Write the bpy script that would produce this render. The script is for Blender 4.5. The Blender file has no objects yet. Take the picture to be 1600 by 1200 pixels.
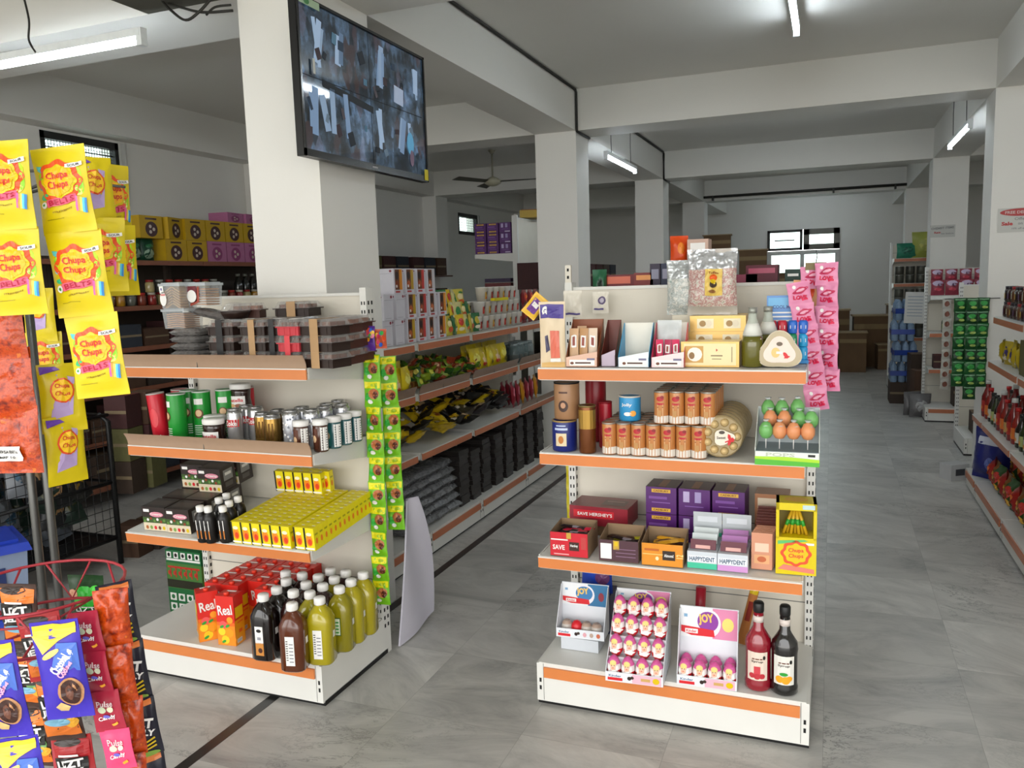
import bpy, math, random
from mathutils import Vector, Matrix
random.seed(7)
PI = math.pi
S = bpy.context.scene
COL = S.collection

# ---------------------------------------------------------------- camera
cam_data = bpy.data.cameras.new('camera')
cam_data.sensor_width = 36.0
cam_data.lens = 28.35
cam_data.clip_start = 0.05
cam_data.clip_end = 200
cam = bpy.data.objects.new('camera', cam_data)
COL.objects.link(cam)
cam.matrix_world = Matrix(((0.930193, -0.017934, 0.366633, 0.0),
                           (0.365810, 0.128033, -0.921841, 0.0),
                           (-0.030409, 0.991608, 0.125656, 1.6),
                           (0, 0, 0, 1)))
S.camera = cam

# ---------------------------------------------------------------- daylight and exposure
S.view_settings.view_transform = 'Standard'
S.view_settings.look = 'None'
S.view_settings.gamma = 1.0
S.view_settings.use_curve_mapping = False
S.view_settings.exposure = 0.0
WORLD_STRENGTH = 5.0
w = bpy.data.worlds.new('sky'); S.world = w; w.use_nodes = True
wn = w.node_tree.nodes; wl = w.node_tree.links
bg = wn['Background']
grad = wn.new('ShaderNodeTexCoord'); sep = wn.new('ShaderNodeSeparateXYZ')
rmp = wn.new('ShaderNodeValToRGB')
wl.new(grad.outputs['Generated'], sep.inputs[0]); wl.new(sep.outputs['Z'], rmp.inputs[0])
rmp.color_ramp.elements[0].position = 0.0; rmp.color_ramp.elements[0].color = (0.92, 0.90, 0.87, 1)
rmp.color_ramp.elements[1].position = 0.6; rmp.color_ramp.elements[1].color = (0.95, 0.97, 0.98, 1)
wl.new(rmp.outputs[0], bg.inputs[0])
bg.inputs[1].default_value = WORLD_STRENGTH
# portal over the open shop front: guides the daylight of the sky in, gives off nothing itself
pd = bpy.data.lights.new('shop_front_daylight', 'AREA'); pd.shape = 'RECTANGLE'; pd.size = 9.6; pd.size_y = 2.8
pd.cycles.is_portal = True
po = bpy.data.objects.new('shop_front_daylight', pd); COL.objects.link(po)
po.location = (-0.5, -1.45, 1.42); po.rotation_euler = (PI/2, 0, 0)   # faces into the shop (+y)

# ---------------------------------------------------------------- materials
MATS = {}
def s2l(c): return c/12.92 if c <= 0.04045 else ((c+0.055)/1.055)**2.4
def hexc(h):
    h = h.lstrip('#'); return tuple(s2l(int(h[i:i+2], 16)/255) for i in (0, 2, 4)) + (1.0,)
def mat(h, rough=0.55, metal=0.0, var=0.05, scale=30.0, name=None, trans=0.0, coat=0.0, alpha=1.0, bump=0.0, ior=1.45, emit=0.0):
    """plain-coloured principled material with a faint noise variation"""
    key = (h, rough, metal, trans, coat, alpha, bump, emit, var)
    if key in MATS: return MATS[key]
    m = bpy.data.materials.new(name or ('paint_' + h.lstrip('#'))); m.use_nodes = True
    n = m.node_tree.nodes; l = m.node_tree.links; b = n['Principled BSDF']
    c = hexc(h)
    b.inputs['Base Color'].default_value = c
    b.inputs['Roughness'].default_value = rough
    b.inputs['Metallic'].default_value = metal
    b.inputs['IOR'].default_value = ior
    if trans: b.inputs['Transmission Weight'].default_value = trans
    if coat: b.inputs['Coat Weight'].default_value = coat; b.inputs['Coat Roughness'].default_value = 0.12
    if alpha < 1: b.inputs['Alpha'].default_value = alpha
    if emit: b.inputs['Emission Color'].default_value = c; b.inputs['Emission Strength'].default_value = emit
    if var and not emit:
        tc = n.new('ShaderNodeTexCoord'); t = n.new('ShaderNodeTexNoise'); t.inputs['Scale'].default_value = scale; t.inputs['Detail'].default_value = 1.0
        r = n.new('ShaderNodeMapRange'); r.inputs['To Min'].default_value = 1-var*1.5; r.inputs['To Max'].default_value = 1+var
        v = n.new('ShaderNodeVectorMath'); v.operation = 'SCALE'; v.inputs[0].default_value = c[:3]
        l.new(tc.outputs['Object'], t.inputs['Vector']); l.new(t.outputs[0], r.inputs[0]); l.new(r.outputs[0], v.inputs['Scale'])
        l.new(v.outputs[0], b.inputs['Base Color'])
        if bump:
            bp = n.new('ShaderNodeBump'); bp.inputs['Strength'].default_value = bump; bp.inputs['Distance'].default_value = 0.01
            l.new(t.outputs[0], bp.inputs['Height']); l.new(bp.outputs[0], b.inputs['Normal'])
    MATS[key] = m
    return m
def gloss(h, **k): return mat(h, rough=0.3, **k)
def foil(h, bump=0.0): return mat(h, rough=0.28, metal=0.0, coat=0.5, bump=bump, scale=40)

# ---------------------------------------------------------------- text outlines (the font built into the program)
TXT = {}
def text_mesh(s, bold=0.0):
    k = (s, bold)
    if k in TXT: return TXT[k]
    cu = bpy.data.curves.new('t', 'FONT'); cu.body = s; cu.align_x = 'CENTER'; cu.align_y = 'CENTER'
    cu.resolution_u = 2; cu.offset = bold
    o = bpy.data.objects.new('t', cu); COL.objects.link(o)
    dg = bpy.context.evaluated_depsgraph_get(); me = o.evaluated_get(dg).to_mesh()
    vs = [(v.co.x, v.co.y) for v in me.vertices]; fs = [tuple(p.vertices) for p in me.polygons]
    o.evaluated_get(dg).to_mesh_clear()
    bpy.data.objects.remove(o); bpy.data.curves.remove(cu)
    if vs:
        x0 = min(v[0] for v in vs); x1 = max(v[0] for v in vs); y0 = min(v[1] for v in vs); y1 = max(v[1] for v in vs)
    else: x0 = y0 = 0; x1 = y1 = 1
    TXT[k] = (vs, fs, x0, y0, x1, y1)
    return TXT[k]

# ---------------------------------------------------------------- mesh builder
class Flat:
    """a flat drawing plane: origin, right and up vectors"""
    curved = False
    def __init__(s, o, u, v): s.o = Vector(o); s.u = Vector(u).normalized(); s.v = Vector(v).normalized(); s.n = s.u.cross(s.v)
    def __call__(s, x, y, k=0.0): return s.o + s.u*x + s.v*y + s.n*k
class Cyl:
    """drawing surface wrapped round an upright cylinder; x runs round it, a0 is the centre angle"""
    curved = True
    def __init__(s, c, r, a0=-PI/2): s.c = Vector(c); s.r = r; s.a0 = a0
    def __call__(s, x, y, k=0.0):
        a = s.a0 + x/s.r; return s.c + Vector(((s.r+k)*math.cos(a), (s.r+k)*math.sin(a), y))
class Fn:
    curved = True
    def __init__(s, f): s.f = f
    def __call__(s, x, y, k=0.0): return s.f(x, y, k)

class MB:
    def __init__(s): s.v = []; s.f = []; s.m = []; s.sm = []; s.mats = []
    def mi(s, m):
        if isinstance(m, str): m = mat(m)
        if m not in s.mats: s.mats.append(m)
        return s.mats.index(m)
    def add(s, vs, fs, m, smooth=False):
        b = len(s.v); s.v += [tuple(v) for v in vs]; i = s.mi(m)
        for f in fs: s.f.append(tuple(b+j for j in f)); s.m.append(i); s.sm.append(smooth)
        return s
    def box(s, c, d, m, rz=0.0, rx=0.0, ry=0.0, top=None, front=None, taper=1.0):
        c = Vector(c); h = Vector(d)/2
        R = Matrix.Rotation(rz, 3, 'Z') @ Matrix.Rotation(ry, 3, 'Y') @ Matrix.Rotation(rx, 3, 'X')
        vs = []
        for z in (-1, 1):
            t = taper if z > 0 else 1.0
            for x, y in ((-1, -1), (1, -1), (1, 1), (-1, 1)): vs.append(c + R @ Vector((x*h.x*t, y*h.y*t, z*h.z)))
        s.add(vs, [(0, 3, 2, 1), (1, 2, 6, 5), (2, 3, 7, 6), (3, 0, 4, 7)], m)
        s.add(vs, [(4, 5, 6, 7)], top or m); s.add(vs, [(0, 1, 5, 4)], front or m)
        return s
    def b2(s, x0, x1, y0, y1, z0, z1, m, **k): return s.box(((x0+x1)/2, (y0+y1)/2, (z0+z1)/2), (abs(x1-x0), abs(y1-y0), abs(z1-z0)), m, **k)
    def lathe(s, prof, m, c=(0, 0, 0), seg=16, axis='z', mats=None, smooth=True, sx=1.0, sy=1.0, rot=None):
        c = Vector(c); vs = []
        for r, z in prof:
            for i in range(seg):
                a = 2*PI*i/seg; p = Vector((r*math.cos(a)*sx, r*math.sin(a)*sy, z))
                if axis == 'x': p = Vector((p.z, p.x, p.y))
                elif axis == 'y': p = Vector((p.x, p.z, -p.y))
                if rot: p = rot @ p
                vs.append(c+p)
        b = len(s.v); s.v += [tuple(v) for v in vs]
        for k in range(len(prof)-1):
            i = s.mi(mats[k] if mats else m)
            for j in range(seg):
                j2 = (j+1) % seg
                s.f.append((b+k*seg+j, b+k*seg+j2, b+(k+1)*seg+j2, b+(k+1)*seg+j)); s.m.append(i); s.sm.append(smooth)
        if prof[0][0] > 1e-5: s.f.append(tuple(b+j for j in reversed(range(seg)))); s.m.append(s.mi(mats[0] if mats else m)); s.sm.append(False)
        if prof[-1][0] > 1e-5:
            o = b+(len(prof)-1)*seg; s.f.append(tuple(o+j for j in range(seg))); s.m.append(s.mi(mats[-1] if mats else m)); s.sm.append(False)
        return s
    def tube(s, pts, r, m, seg=8, cap=True):
        pts = [Vector(p) for p in pts]; n = len(pts); rings = []
        for i, p in enumerate(pts):
            t = (pts[min(i+1, n-1)] - pts[max(i-1, 0)]).normalized()
            a = Vector((0, 0, 1)) if abs(t.z) < 0.9 else Vector((1, 0, 0))
            u = t.cross(a).normalized(); w_ = t.cross(u)
            rr = r[i] if isinstance(r, (list, tuple)) else r
            rings.append([p + (u*math.cos(2*PI*k/seg) + w_*math.sin(2*PI*k/seg))*rr for k in range(seg)])
        vs = [v for q in rings for v in q]
        fs = [(i*seg+k, (i+1)*seg+k, (i+1)*seg+(k+1) % seg, i*seg+(k+1) % seg) for i in range(n-1) for k in range(seg)]
        if cap: fs += [tuple(range(seg)), tuple((n-1)*seg+k for k in reversed(range(seg)))]
        return s.add(vs, fs, m, True)
    def prism(s, pts, fr, depth, m, side=None):
        """outline in frame fr pushed back by depth"""
        n = len(pts); a = [fr(x, y, 0) for x, y in pts]; b = [fr(x, y, -depth) for x, y in pts]
        s.add(a+b, [tuple(range(n))], m)
        s.add(a+b, [tuple(reversed(range(n, 2*n)))] + [((i+1) % n, i, n+i, n+(i+1) % n) for i in range(n)], side or m)
        return s
    # drawing on a surface
    def rect(s, fr, x, y, w_, h_, m, k=0.0006, a=0.0, n=None):
        nx = n or (max(1, int(w_/0.012)) if fr.curved else 1); ny = (n or (max(1, int(h_/0.02)) if fr.curved else 1))
        ca, sa = math.cos(a), math.sin(a); vs = []
        for j in range(ny+1):
            for i in range(nx+1):
                p = (-w_/2 + w_*i/nx, -h_/2 + h_*j/ny); vs.append(fr(x + p[0]*ca - p[1]*sa, y + p[0]*sa + p[1]*ca, k))
        return s.add(vs, [(j*(nx+1)+i, j*(nx+1)+i+1, (j+1)*(nx+1)+i+1, (j+1)*(nx+1)+i) for j in range(ny) for i in range(nx)], m)
    def ell(s, fr, x, y, rx, ry, m, k=0.0009, seg=14, lobes=0, amp=0.0, a=0.0):
        ca, sa = math.cos(a), math.sin(a); pts = []
        for i in range(seg):
            t = 2*PI*i/seg; q = 1 + amp*math.cos(lobes*t) if lobes else 1
            px, py = rx*q*math.cos(t), ry*q*math.sin(t); pts.append((x + px*ca - py*sa, y + px*sa + py*ca))
        return s.poly(fr, pts, m, k, (x, y))
    def poly(s, fr, pts, m, k=0.0006, ctr=None):
        if ctr is None: ctr = (sum(p[0] for p in pts)/len(pts), sum(p[1] for p in pts)/len(pts))
        n = len(pts); R_ = 4 if isinstance(fr, Pouch) and n > 20 else (2 if fr.curved else 1)
        vs = [fr(ctr[0], ctr[1], k)] + [fr(ctr[0]+(p[0]-ctr[0])*q/R_, ctr[1]+(p[1]-ctr[1])*q/R_, k) for q in range(1, R_+1) for p in pts]
        fs = [(0, 1+i, 1+(i+1) % n) for i in range(n)] + [(1+q*n+i, 1+(q+1)*n+i, 1+(q+1)*n+(i+1) % n, 1+q*n+(i+1) % n) for q in range(R_-1) for i in range(n)]
        return s.add(vs, fs, m)
    def text(s, fr, t, x, y, w_, h_, m, k=0.0012, a=0.0, bold=0.02):
        vs, fs, x0, y0, x1, y1 = text_mesh(t, bold)
        if not vs: return s
        kx = w_/max(x1-x0, 1e-6); ky = h_/max(y1-y0, 1e-6); cx = (x0+x1)/2; cy = (y0+y1)/2
        ca, sa = math.cos(a), math.sin(a)
        pts = []
        for vx, vy in vs:
            px, py = (vx-cx)*kx, (vy-cy)*ky; pts.append(fr(x + px*ca - py*sa, y + px*sa + py*ca, k))
        return s.add(pts, fs, m)
    def grid(s, fn, nx, ny, m, smooth=True, mfun=None, flip=False):
        """fn(u,v) in 0..1 -> point; mfun(u,v) -> material"""
        b = len(s.v)
        for j in range(ny+1):
            for i in range(nx+1): s.v.append(tuple(fn(i/nx, j/ny)))
        for j in range(ny):
            for i in range(nx):
                q = (b+j*(nx+1)+i, b+j*(nx+1)+i+1, b+(j+1)*(nx+1)+i+1, b+(j+1)*(nx+1)+i)
                s.f.append(tuple(reversed(q)) if flip else q); s.m.append(s.mi(mfun((i+.5)/nx, (j+.5)/ny) if mfun else m)); s.sm.append(smooth)
        return s
    def mesh(s, name):
        me = bpy.data.meshes.new(name); me.from_pydata(s.v, [], s.f)
        for m in s.mats: me.materials.append(m)
        me.polygons.foreach_set('material_index', s.m); me.polygons.foreach_set('use_smooth', s.sm); me.update()
        return me
    def build(s, name, parent=None, loc=(0, 0, 0), rz=0.0, bevel=0.0):
        o = bpy.data.objects.new(name, s.mesh(name)); COL.objects.link(o)
        o.location = loc; o.rotation_euler = (0, 0, rz)
        if parent: o.parent = parent
        if bevel:
            b = o.modifiers.new('bevel', 'BEVEL'); b.width = bevel; b.segments = 2; b.limit_method = 'ANGLE'; b.angle_limit = 0.7
        return o

def tag(o, label, cat, group=None, kind=None):
    if label: o['label'] = label
    if cat: o['category'] = cat
    if group: o['group'] = group
    if kind: o['kind'] = kind
    return o
def thing(name, label, cat, loc=(0, 0, 0), rz=0.0, group=None):
    o = bpy.data.objects.new(name, None); COL.objects.link(o); o.empty_display_size = 0.05
    o.location = loc; o.rotation_euler = (0, 0, rz); return tag(o, label, cat, group)
def struct(o): o['kind'] = 'structure'; return o
def kids(o): return [c for c in COL.objects if c.parent == o]
def dup(o, loc, rz=None, label=None, group=None, rx=None, ry=None, scale=None):
    """copy of a thing with copies of its parts and sub-parts (mesh data shared)"""
    def cp(x, par):
        c = x.copy(); COL.objects.link(c)
        if par: c.parent = par
        for ch in list(x.children): cp(ch, c)
        return c
    c = cp(o, None); c.location = loc
    e = list(o.rotation_euler)
    if rz is not None: e[2] = rz
    if rx is not None: e[0] = rx
    if ry is not None: e[1] = ry
    c.rotation_euler = e
    if scale: c.scale = (scale,)*3 if not isinstance(scale, (tuple, list)) else scale
    if label: c['label'] = label
    if group: c['group'] = group
    return c
class Sc:
    """stretches a built thing's meshes once, so all its copies share the size"""
    def __new__(c, o, sx, sy, sz):
        seen = set()
        def go(x):
            if x.data and x.data.name not in seen:
                seen.add(x.data.name); x.data.transform(Matrix.Diagonal((sx, sy, sz, 1)))
            for ch in x.children: ch.location = (ch.location.x*sx, ch.location.y*sy, ch.location.z*sz); go(ch)
        go(o); return o
class Proto:
    """first use moves the built thing itself, later uses copy it"""
    def __init__(s, o): s.o = o; s.used = False
    def put(s, loc, rz=0.0, label=None, group=None, rx=0.0, ry=0.0, scale=None):
        if not s.used:
            s.used = True; s.o.location = loc; s.o.rotation_euler = (rx, ry, rz)
            if label: s.o['label'] = label
            if group: s.o['group'] = group
            if scale: s.o.scale = (scale,)*3 if not isinstance(scale, (tuple, list)) else scale
            return s.o
        return dup(s.o, loc, rz, label, group, rx, ry, scale or 1.0)
ORD = ['first', 'second', 'third', 'fourth', 'fifth', 'sixth', 'seventh', 'eighth', 'ninth', 'tenth', 'eleventh', 'twelfth', 'thirteenth', 'fourteenth', 'fifteenth', 'sixteenth', 'seventeenth', 'eighteenth', 'nineteenth', 'twentieth', 'twenty-first', 'twenty-second', 'twenty-third']
WHITE = mat('dad9d3', rough=0.4, var=0.03, scale=8, name='shelf_white')
CREAM = mat('d8d2c4', rough=0.45, var=0.03, scale=8, name='panel_cream')
ORANGE = mat('d07c42', rough=0.38, var=0.05, scale=12, name='price_strip_orange')
BLACK = mat('121212', rough=0.4, name='black_plastic')
DARKSLOT = mat('1a1a1a', rough=0.8, var=0, name='slot_dark')
# ================================================================ THE SETTING
def plaster(name, h, amt=0.05):
    m = bpy.data.materials.new(name); m.use_nodes = True; n = m.node_tree.nodes; l = m.node_tree.links; b = n['Principled BSDF']
    tc = n.new('ShaderNodeTexCoord'); t = n.new('ShaderNodeTexNoise'); t.inputs['Scale'].default_value = 1.3; t.inputs['Detail'].default_value = 5
    t2 = n.new('ShaderNodeTexNoise'); t2.inputs['Scale'].default_value = 120
    r = n.new('ShaderNodeMapRange'); r.inputs['To Min'].default_value = 1-amt; r.inputs['To Max'].default_value = 1+amt
    v = n.new('ShaderNodeVectorMath'); v.operation = 'SCALE'; v.inputs[0].default_value = hexc(h)[:3]
    l.new(tc.outputs['Object'], t.inputs['Vector']); l.new(tc.outputs['Object'], t2.inputs['Vector']); l.new(t.outputs[0], r.inputs[0]); l.new(r.outputs[0], v.inputs['Scale']); l.new(v.outputs[0], b.inputs['Base Color'])
    bp = n.new('ShaderNodeBump'); bp.inputs['Strength'].default_value = 0.08; bp.inputs['Distance'].default_value = 0.004
    l.new(t2.outputs[0], bp.inputs['Height']); l.new(bp.outputs[0], b.inputs['Normal']); b.inputs['Roughness'].default_value = 0.6
    return m
WALLM = plaster('painted_plaster', 'e4e2dc')
CEILM = plaster('ceiling_plaster', 'dedcd6')

def marble():
    m = bpy.data.materials.new('marble_tiles'); m.use_nodes = True; n = m.node_tree.nodes; l = m.node_tree.links; b = n['Principled BSDF']
    def N(t, **k):
        x = n.new(t)
        for a, v in k.items(): x.inputs[a].default_value = v
        return x
    tc = n.new('ShaderNodeTexCoord')
    br = N('ShaderNodeTexBrick', **{'Scale': 1.0, 'Mortar Size': 0.0012, 'Mortar Smooth': 0.2, 'Brick Width': 0.5, 'Row Height': 0.5})
    br.offset = 0.0; br.inputs['Color1'].default_value = (0, 0, 0, 1); br.inputs['Color2'].default_value = (1, 1, 1, 1); br.inputs['Mortar'].default_value = (0.5, 0.5, 0.5, 1)
    l.new(tc.outputs['Object'], br.inputs['Vector'])
    # random number for each tile
    sn = n.new('ShaderNodeVectorMath'); sn.operation = 'SNAP'; sn.inputs[1].default_value = (0.5, 0.5, 10)
    l.new(tc.outputs['Object'], sn.inputs[0])
    wn_ = n.new('ShaderNodeTexWhiteNoise'); l.new(sn.outputs[0], wn_.inputs['Vector'])
    # veins run a different way in each tile
    rot = n.new('ShaderNodeVectorRotate'); rot.rotation_type = 'Z_AXIS'
    mr = N('ShaderNodeMapRange', **{'To Min': -0.35, 'To Max': 0.7}); l.new(wn_.outputs['Value'], mr.inputs[0]); l.new(mr.outputs[0], rot.inputs['Angle'])
    off = n.new('ShaderNodeVectorMath'); off.operation = 'MULTIPLY_ADD'; off.inputs[1].default_value = (7, 7, 7)
    l.new(tc.outputs['Object'], rot.inputs['Vector']); l.new(wn_.outputs['Color'], off.inputs[0]); l.new(rot.outputs[0], off.inputs[2])
    mp = n.new('ShaderNodeMapping'); mp.inputs['Scale'].default_value = (1.0, 2.1, 1); l.new(off.outputs[0], mp.inputs[0])
    t1 = N('ShaderNodeTexNoise', Scale=2.2, Detail=9.0, Roughness=0.68, Distortion=0.9); l.new(mp.outputs[0], t1.inputs['Vector'])
    t2 = N('ShaderNodeTexNoise', Scale=3.6, Detail=6.0, Roughness=0.75, Distortion=0.35); l.new(mp.outputs[0], t2.inputs['Vector'])
    cr = n.new('ShaderNodeValToRGB'); e = cr.color_ramp.elements
    e[0].position = 0.30; e[0].color = hexc('908f8b'); e[1].position = 0.62; e[1].color = hexc('c0beb8')
    x = e.new(0.44); x.color = hexc('aba9a4')
    l.new(t1.outputs[0], cr.inputs[0])
    ab = n.new('ShaderNodeMath'); ab.operation = 'SUBTRACT'; ab.inputs[1].default_value = 0.5; l.new(t2.outputs[0], ab.inputs[0])
    ab2 = n.new('ShaderNodeMath'); ab2.operation = 'ABSOLUTE'; l.new(ab.outputs[0], ab2.inputs[0])
    vr = N('ShaderNodeMapRange', **{'From Min': 0.0, 'From Max': 0.02, 'To Min': 0.7, 'To Max': 0.0}); l.new(ab2.outputs[0], vr.inputs[0])
    big = N('ShaderNodeTexNoise', Scale=1.1, Detail=2.0); l.new(off.outputs[0], big.inputs['Vector'])
    bm = N('ShaderNodeMapRange', **{'From Min': 0.5, 'From Max': 0.66}); l.new(big.outputs[0], bm.inputs[0])
    vm = n.new('ShaderNodeMath'); vm.operation = 'MULTIPLY'; l.new(vr.outputs[0], vm.inputs[0]); l.new(bm.outputs[0], vm.inputs[1])
    mx = n.new('ShaderNodeMixRGB'); mx.inputs[2].default_value = hexc('4a4a48'); l.new(vm.outputs[0], mx.inputs[0]); l.new(cr.outputs[0], mx.inputs[1])
    tv = N('ShaderNodeMapRange', **{'To Min': 0.86, 'To Max': 1.10}); l.new(wn_.outputs['Value'], tv.inputs[0])
    sc = n.new('ShaderNodeVectorMath'); sc.operation = 'SCALE'; l.new(mx.outputs[0], sc.inputs[0]); l.new(tv.outputs[0], sc.inputs['Scale'])
    mm = n.new('ShaderNodeMixRGB'); mm.inputs[2].default_value = hexc('55564f'); l.new(sc.outputs[0], mm.inputs[1]); 
    mf = n.new('ShaderNodeMath'); mf.operation = 'MULTIPLY'; mf.inputs[1].default_value = 0.35; l.new(br.outputs['Fac'], mf.inputs[0]); l.new(mf.outputs[0], mm.inputs[0])
    l.new(mm.outputs[0], b.inputs['Base Color'])
    rr = N('ShaderNodeMapRange', **{'To Min': 0.22, 'To Max': 0.5}); l.new(t1.outputs[0], rr.inputs[0]); l.new(rr.outputs[0], b.inputs['Roughness'])
    return m
def slab(name, x0, x1, y0, y1, z0, z1, m): return struct(MB().b2(x0, x1, y0, y1, z0, z1, m).build(name))
slab('floor', -5.75, 4.7, -1.6, 17.7, -0.12, 0.0, marble())
LINE = mat('1c1c1b', rough=0.3, name='black_stone')
slab('trim_1', -2.045, -2.0, -1.6, 6.75, -0.02, 0.0012, LINE)
slab('outside_pavement', -30, 30, -30, -1.6, -0.2, -0.06, mat('a7a59c', rough=0.9, scale=2, name='pavement'))
CZ = 3.2; BZ = 2.86
slab('ceiling', -5.75, 4.7, -1.6, 17.7, CZ, CZ+0.15, CEILM)
# walls
wl_ = MB()   # left wall with two window openings
WX = -5.55
wins = [(4.52, 5.24, 2.38, 2.84), (11.85, 12.6, 2.38, 2.72)]
ys = [-1.6]
for a, b_, c_, d_ in wins:
    wl_.b2(WX-0.2, WX, ys[-1], a, 0, CZ, WALLM); wl_.b2(WX-0.2, WX, a, b_, 0, c_, WALLM); wl_.b2(WX-0.2, WX, a, b_, d_, CZ, WALLM); ys.append(b_)
wl_.b2(WX-0.2, WX, ys[-1], 17.7, 0, CZ, WALLM)
struct(wl_.build('wall_left'))
slab('wall_right', 4.5, 4.7, -1.6, 17.7, 0, CZ, WALLM)
# back wall at y=17.5 with door and transom openings
BY = 17.5; DX0, DX1 = -1.24, 0.13
bw = MB(); bw.b2(-5.75, DX0, BY, BY+0.2, 0, CZ, WALLM); bw.b2(DX1, 4.7, BY, BY+0.2, 0, CZ, WALLM); bw.b2(DX0, DX1, BY, BY+0.2, 2.47, CZ, WALLM)
struct(bw.build('wall_back'))
fw = MB(); fw.b2(-5.75, -5.3, -1.6, -1.4, 0, CZ, WALLM); fw.b2(4.3, 4.7, -1.6, -1.4, 0, CZ, WALLM); fw.b2(-5.3, 4.3, -1.6, -1.4, 2.86, CZ, WALLM)
struct(fw.build('wall_front'))
# beams
def beam(x0, x1, y0, y1, z0=BZ): return struct(MB().b2(x0, x1, y0, y1, z0, CZ, CEILM).build('ceiling_beam'))
LX0, LX1, RX0, RX1 = -2.42, -2.05, 1.06, 1.43
py = [3.0, 6.8, 10.65, 14.3]
beam(LX0, LX1, -1.4, py[0])
struct(MB().b2(-2.92, LX0-0.002, -1.4, py[0]-0.002, BZ, CZ, mat('55544c', rough=.7, name='beam_shade_dark')).build('trim_2'))  # wide part of the front beam; its shaded underside is put into the dark colour
beam(RX0, RX1, -1.4, py[0])
for i, y in enumerate(py):
    nxt = py[i+1] if i < 3 else BY
    beam(LX0, LX1, y+0.46 if i == 0 else y+0.38, nxt); beam(RX0, RX1, y+0.38, nxt)
    beam(WX, 4.5, y, y+(0.46 if i == 0 else 0.38))
    if i < 3 or True: beam(WX, WX+0.2, y+(0.46 if i == 0 else 0.38), nxt)
beam(WX, WX+0.2, -1.4, py[0])
def pillar(x0, x1, y0, y1): return struct(MB().b2(x0, x1, y0, y1, 0, BZ, WALLM).build('pillar', bevel=0.006))
pillar(LX0, LX1, 3.0, 3.46)
pillar(RX0+0.9, RX1+0.9, 3.0, 3.4)
for y in py[1:]:
    pillar(LX0, LX1, y, y+0.38); pillar(RX0, RX1, y, y+0.38)
for y in py[1:]: pillar(WX, WX+0.22, y, y+0.38)
# windows and door
GLASS = mat('cfe4e2', rough=0.02, trans=1.0, var=0, name='window_glass')
BLKF = mat('14120f', rough=0.45, name='black_frame')
WHTF = mat('c9c9c4', rough=0.4, name='white_frame')
def window_left(n, y0, y1, z0, z1, pitch):
    mb = MB(); t = 0.035
    for a in (y0, y1-t): mb.b2(WX-0.06, WX+0.005, a, a+t, z0, z1, BLKF)
    for a in (z0, z1-t-0.02): mb.b2(WX-0.06, WX+0.005, y0, y1, a, a+t+0.02, BLKF)
    y = y0+t
    while y < y1-t: mb.b2(WX-0.03, WX-0.026, y, y+0.004, z0, z1, BLKF); y += pitch
    z = z0+t; k = 0
    while z < z1-t:
        th = 0.010 if k % 6 == 0 else 0.004
        mb.b2(WX-0.034, WX-0.03, y0, y1, z, z+th, BLKF); z += pitch; k += 1
    f = struct(mb.build('window_%d' % n))
    g = MB(); g.b2(WX-0.052, WX-0.048, y0+t, y1-t, z0+t, z1-t, GLASS); g.build('pane', f)
    r = MB(); r.b2(WX-0.02, WX+0.03, y1, y1+0.05, z0-0.05, z1, WHTF); r.build('jamb', f)
window_left(1, *wins[0], 0.026); window_left(2, *wins[1], 0.04)
def rear_window():
    z0, z1 = 2.06, 2.47; xm = (DX0+DX1)/2
    mb = MB(); t = 0.07
    for x0, x1, m, f in ((DX0, xm-0.01, BLKF, 0.05), (xm+0.01, DX1, mat('6d6a60', name='grey_frame'), 0.11)):
        mb.b2(x0, x0+f, BY-0.04, BY+0.05, z0, z1, m); mb.b2(x1-f, x1, BY-0.04, BY+0.05, z0, z1, m)
        mb.b2(x0, x1, BY-0.04, BY+0.05, z0, z0+f, m); mb.b2(x0, x1, BY-0.04, BY+0.05, z1-f, z1, m)
    mb.b2(DX0+0.14, xm-0.16, BY-0.03, BY-0.01, 2.25, 2.275, BLKF)
    f = struct(mb.build('window_3')); MB().b2(DX0+.04, DX1-.04, BY, BY+0.006, z0+.04, z1-.04, GLASS).build('pane', f)
    d = MB(); 
    d.b2(DX0, DX1, BY-0.05, BY+0.06, 1.97, 2.05, WHTF)
    for x in (DX0, xm-0.05, DX1-0.08): d.b2(x, x+0.08, BY-0.05, BY+0.06, 0, 1.98, WHTF)
    for z in (0.0, 0.85): d.b2(DX0, DX1, BY-0.04, BY+0.04, z, z+0.10, WHTF)
    d.b2(DX0, DX1, BY-0.02, BY+0.02, 0.1, 0.9, mat('8f8f88', name='door_panel'))
    f = struct(d.build('door_1')); MB().b2(DX0+.06, DX1-.06, BY, BY+0.006, 0.9, 1.98, GLASS).build('pane', f)
    MB().b2(xm+0.06, xm+0.08, BY-0.09, BY-0.05, 0.95, 1.15, BLKF).build('door_handle', f)
rear_window()
# conduits and pipe
PIPE = mat('2a2925', rough=0.5, name='conduit_black')
GREYC = mat('6b6b66', rough=0.5, name='conduit_grey')
c = MB(); c.tube([(LX1+0.012, -1.0, CZ-0.012), (LX1+0.012, 6.77, CZ-0.012), (LX1+0.014, 6.785, CZ-0.03), (LX1+0.014, 6.785, BZ-0.01), (LX1+0.014, 6.81, BZ-0.012), (LX1+0.014, 7.17, BZ-0.012)], 0.011, PIPE)
tag(c.build('cable_conduit'), 'dark cable conduit running along the nearest beam to the second pillar', 'conduit')
c = MB(); c.tube([(LX1+0.012, 7.2, CZ-0.012), (LX1+0.012, 10.6, CZ-0.012), (LX1+0.014, 10.63, CZ-0.03), (LX1+0.014, 10.63, BZ-0.01), (LX1+0.014, 11.0, BZ-0.012)], 0.013, PIPE)
tag(c.build('cable_conduit'), 'dark cable conduit on the farther beam between second and third pillars', 'conduit')
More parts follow.
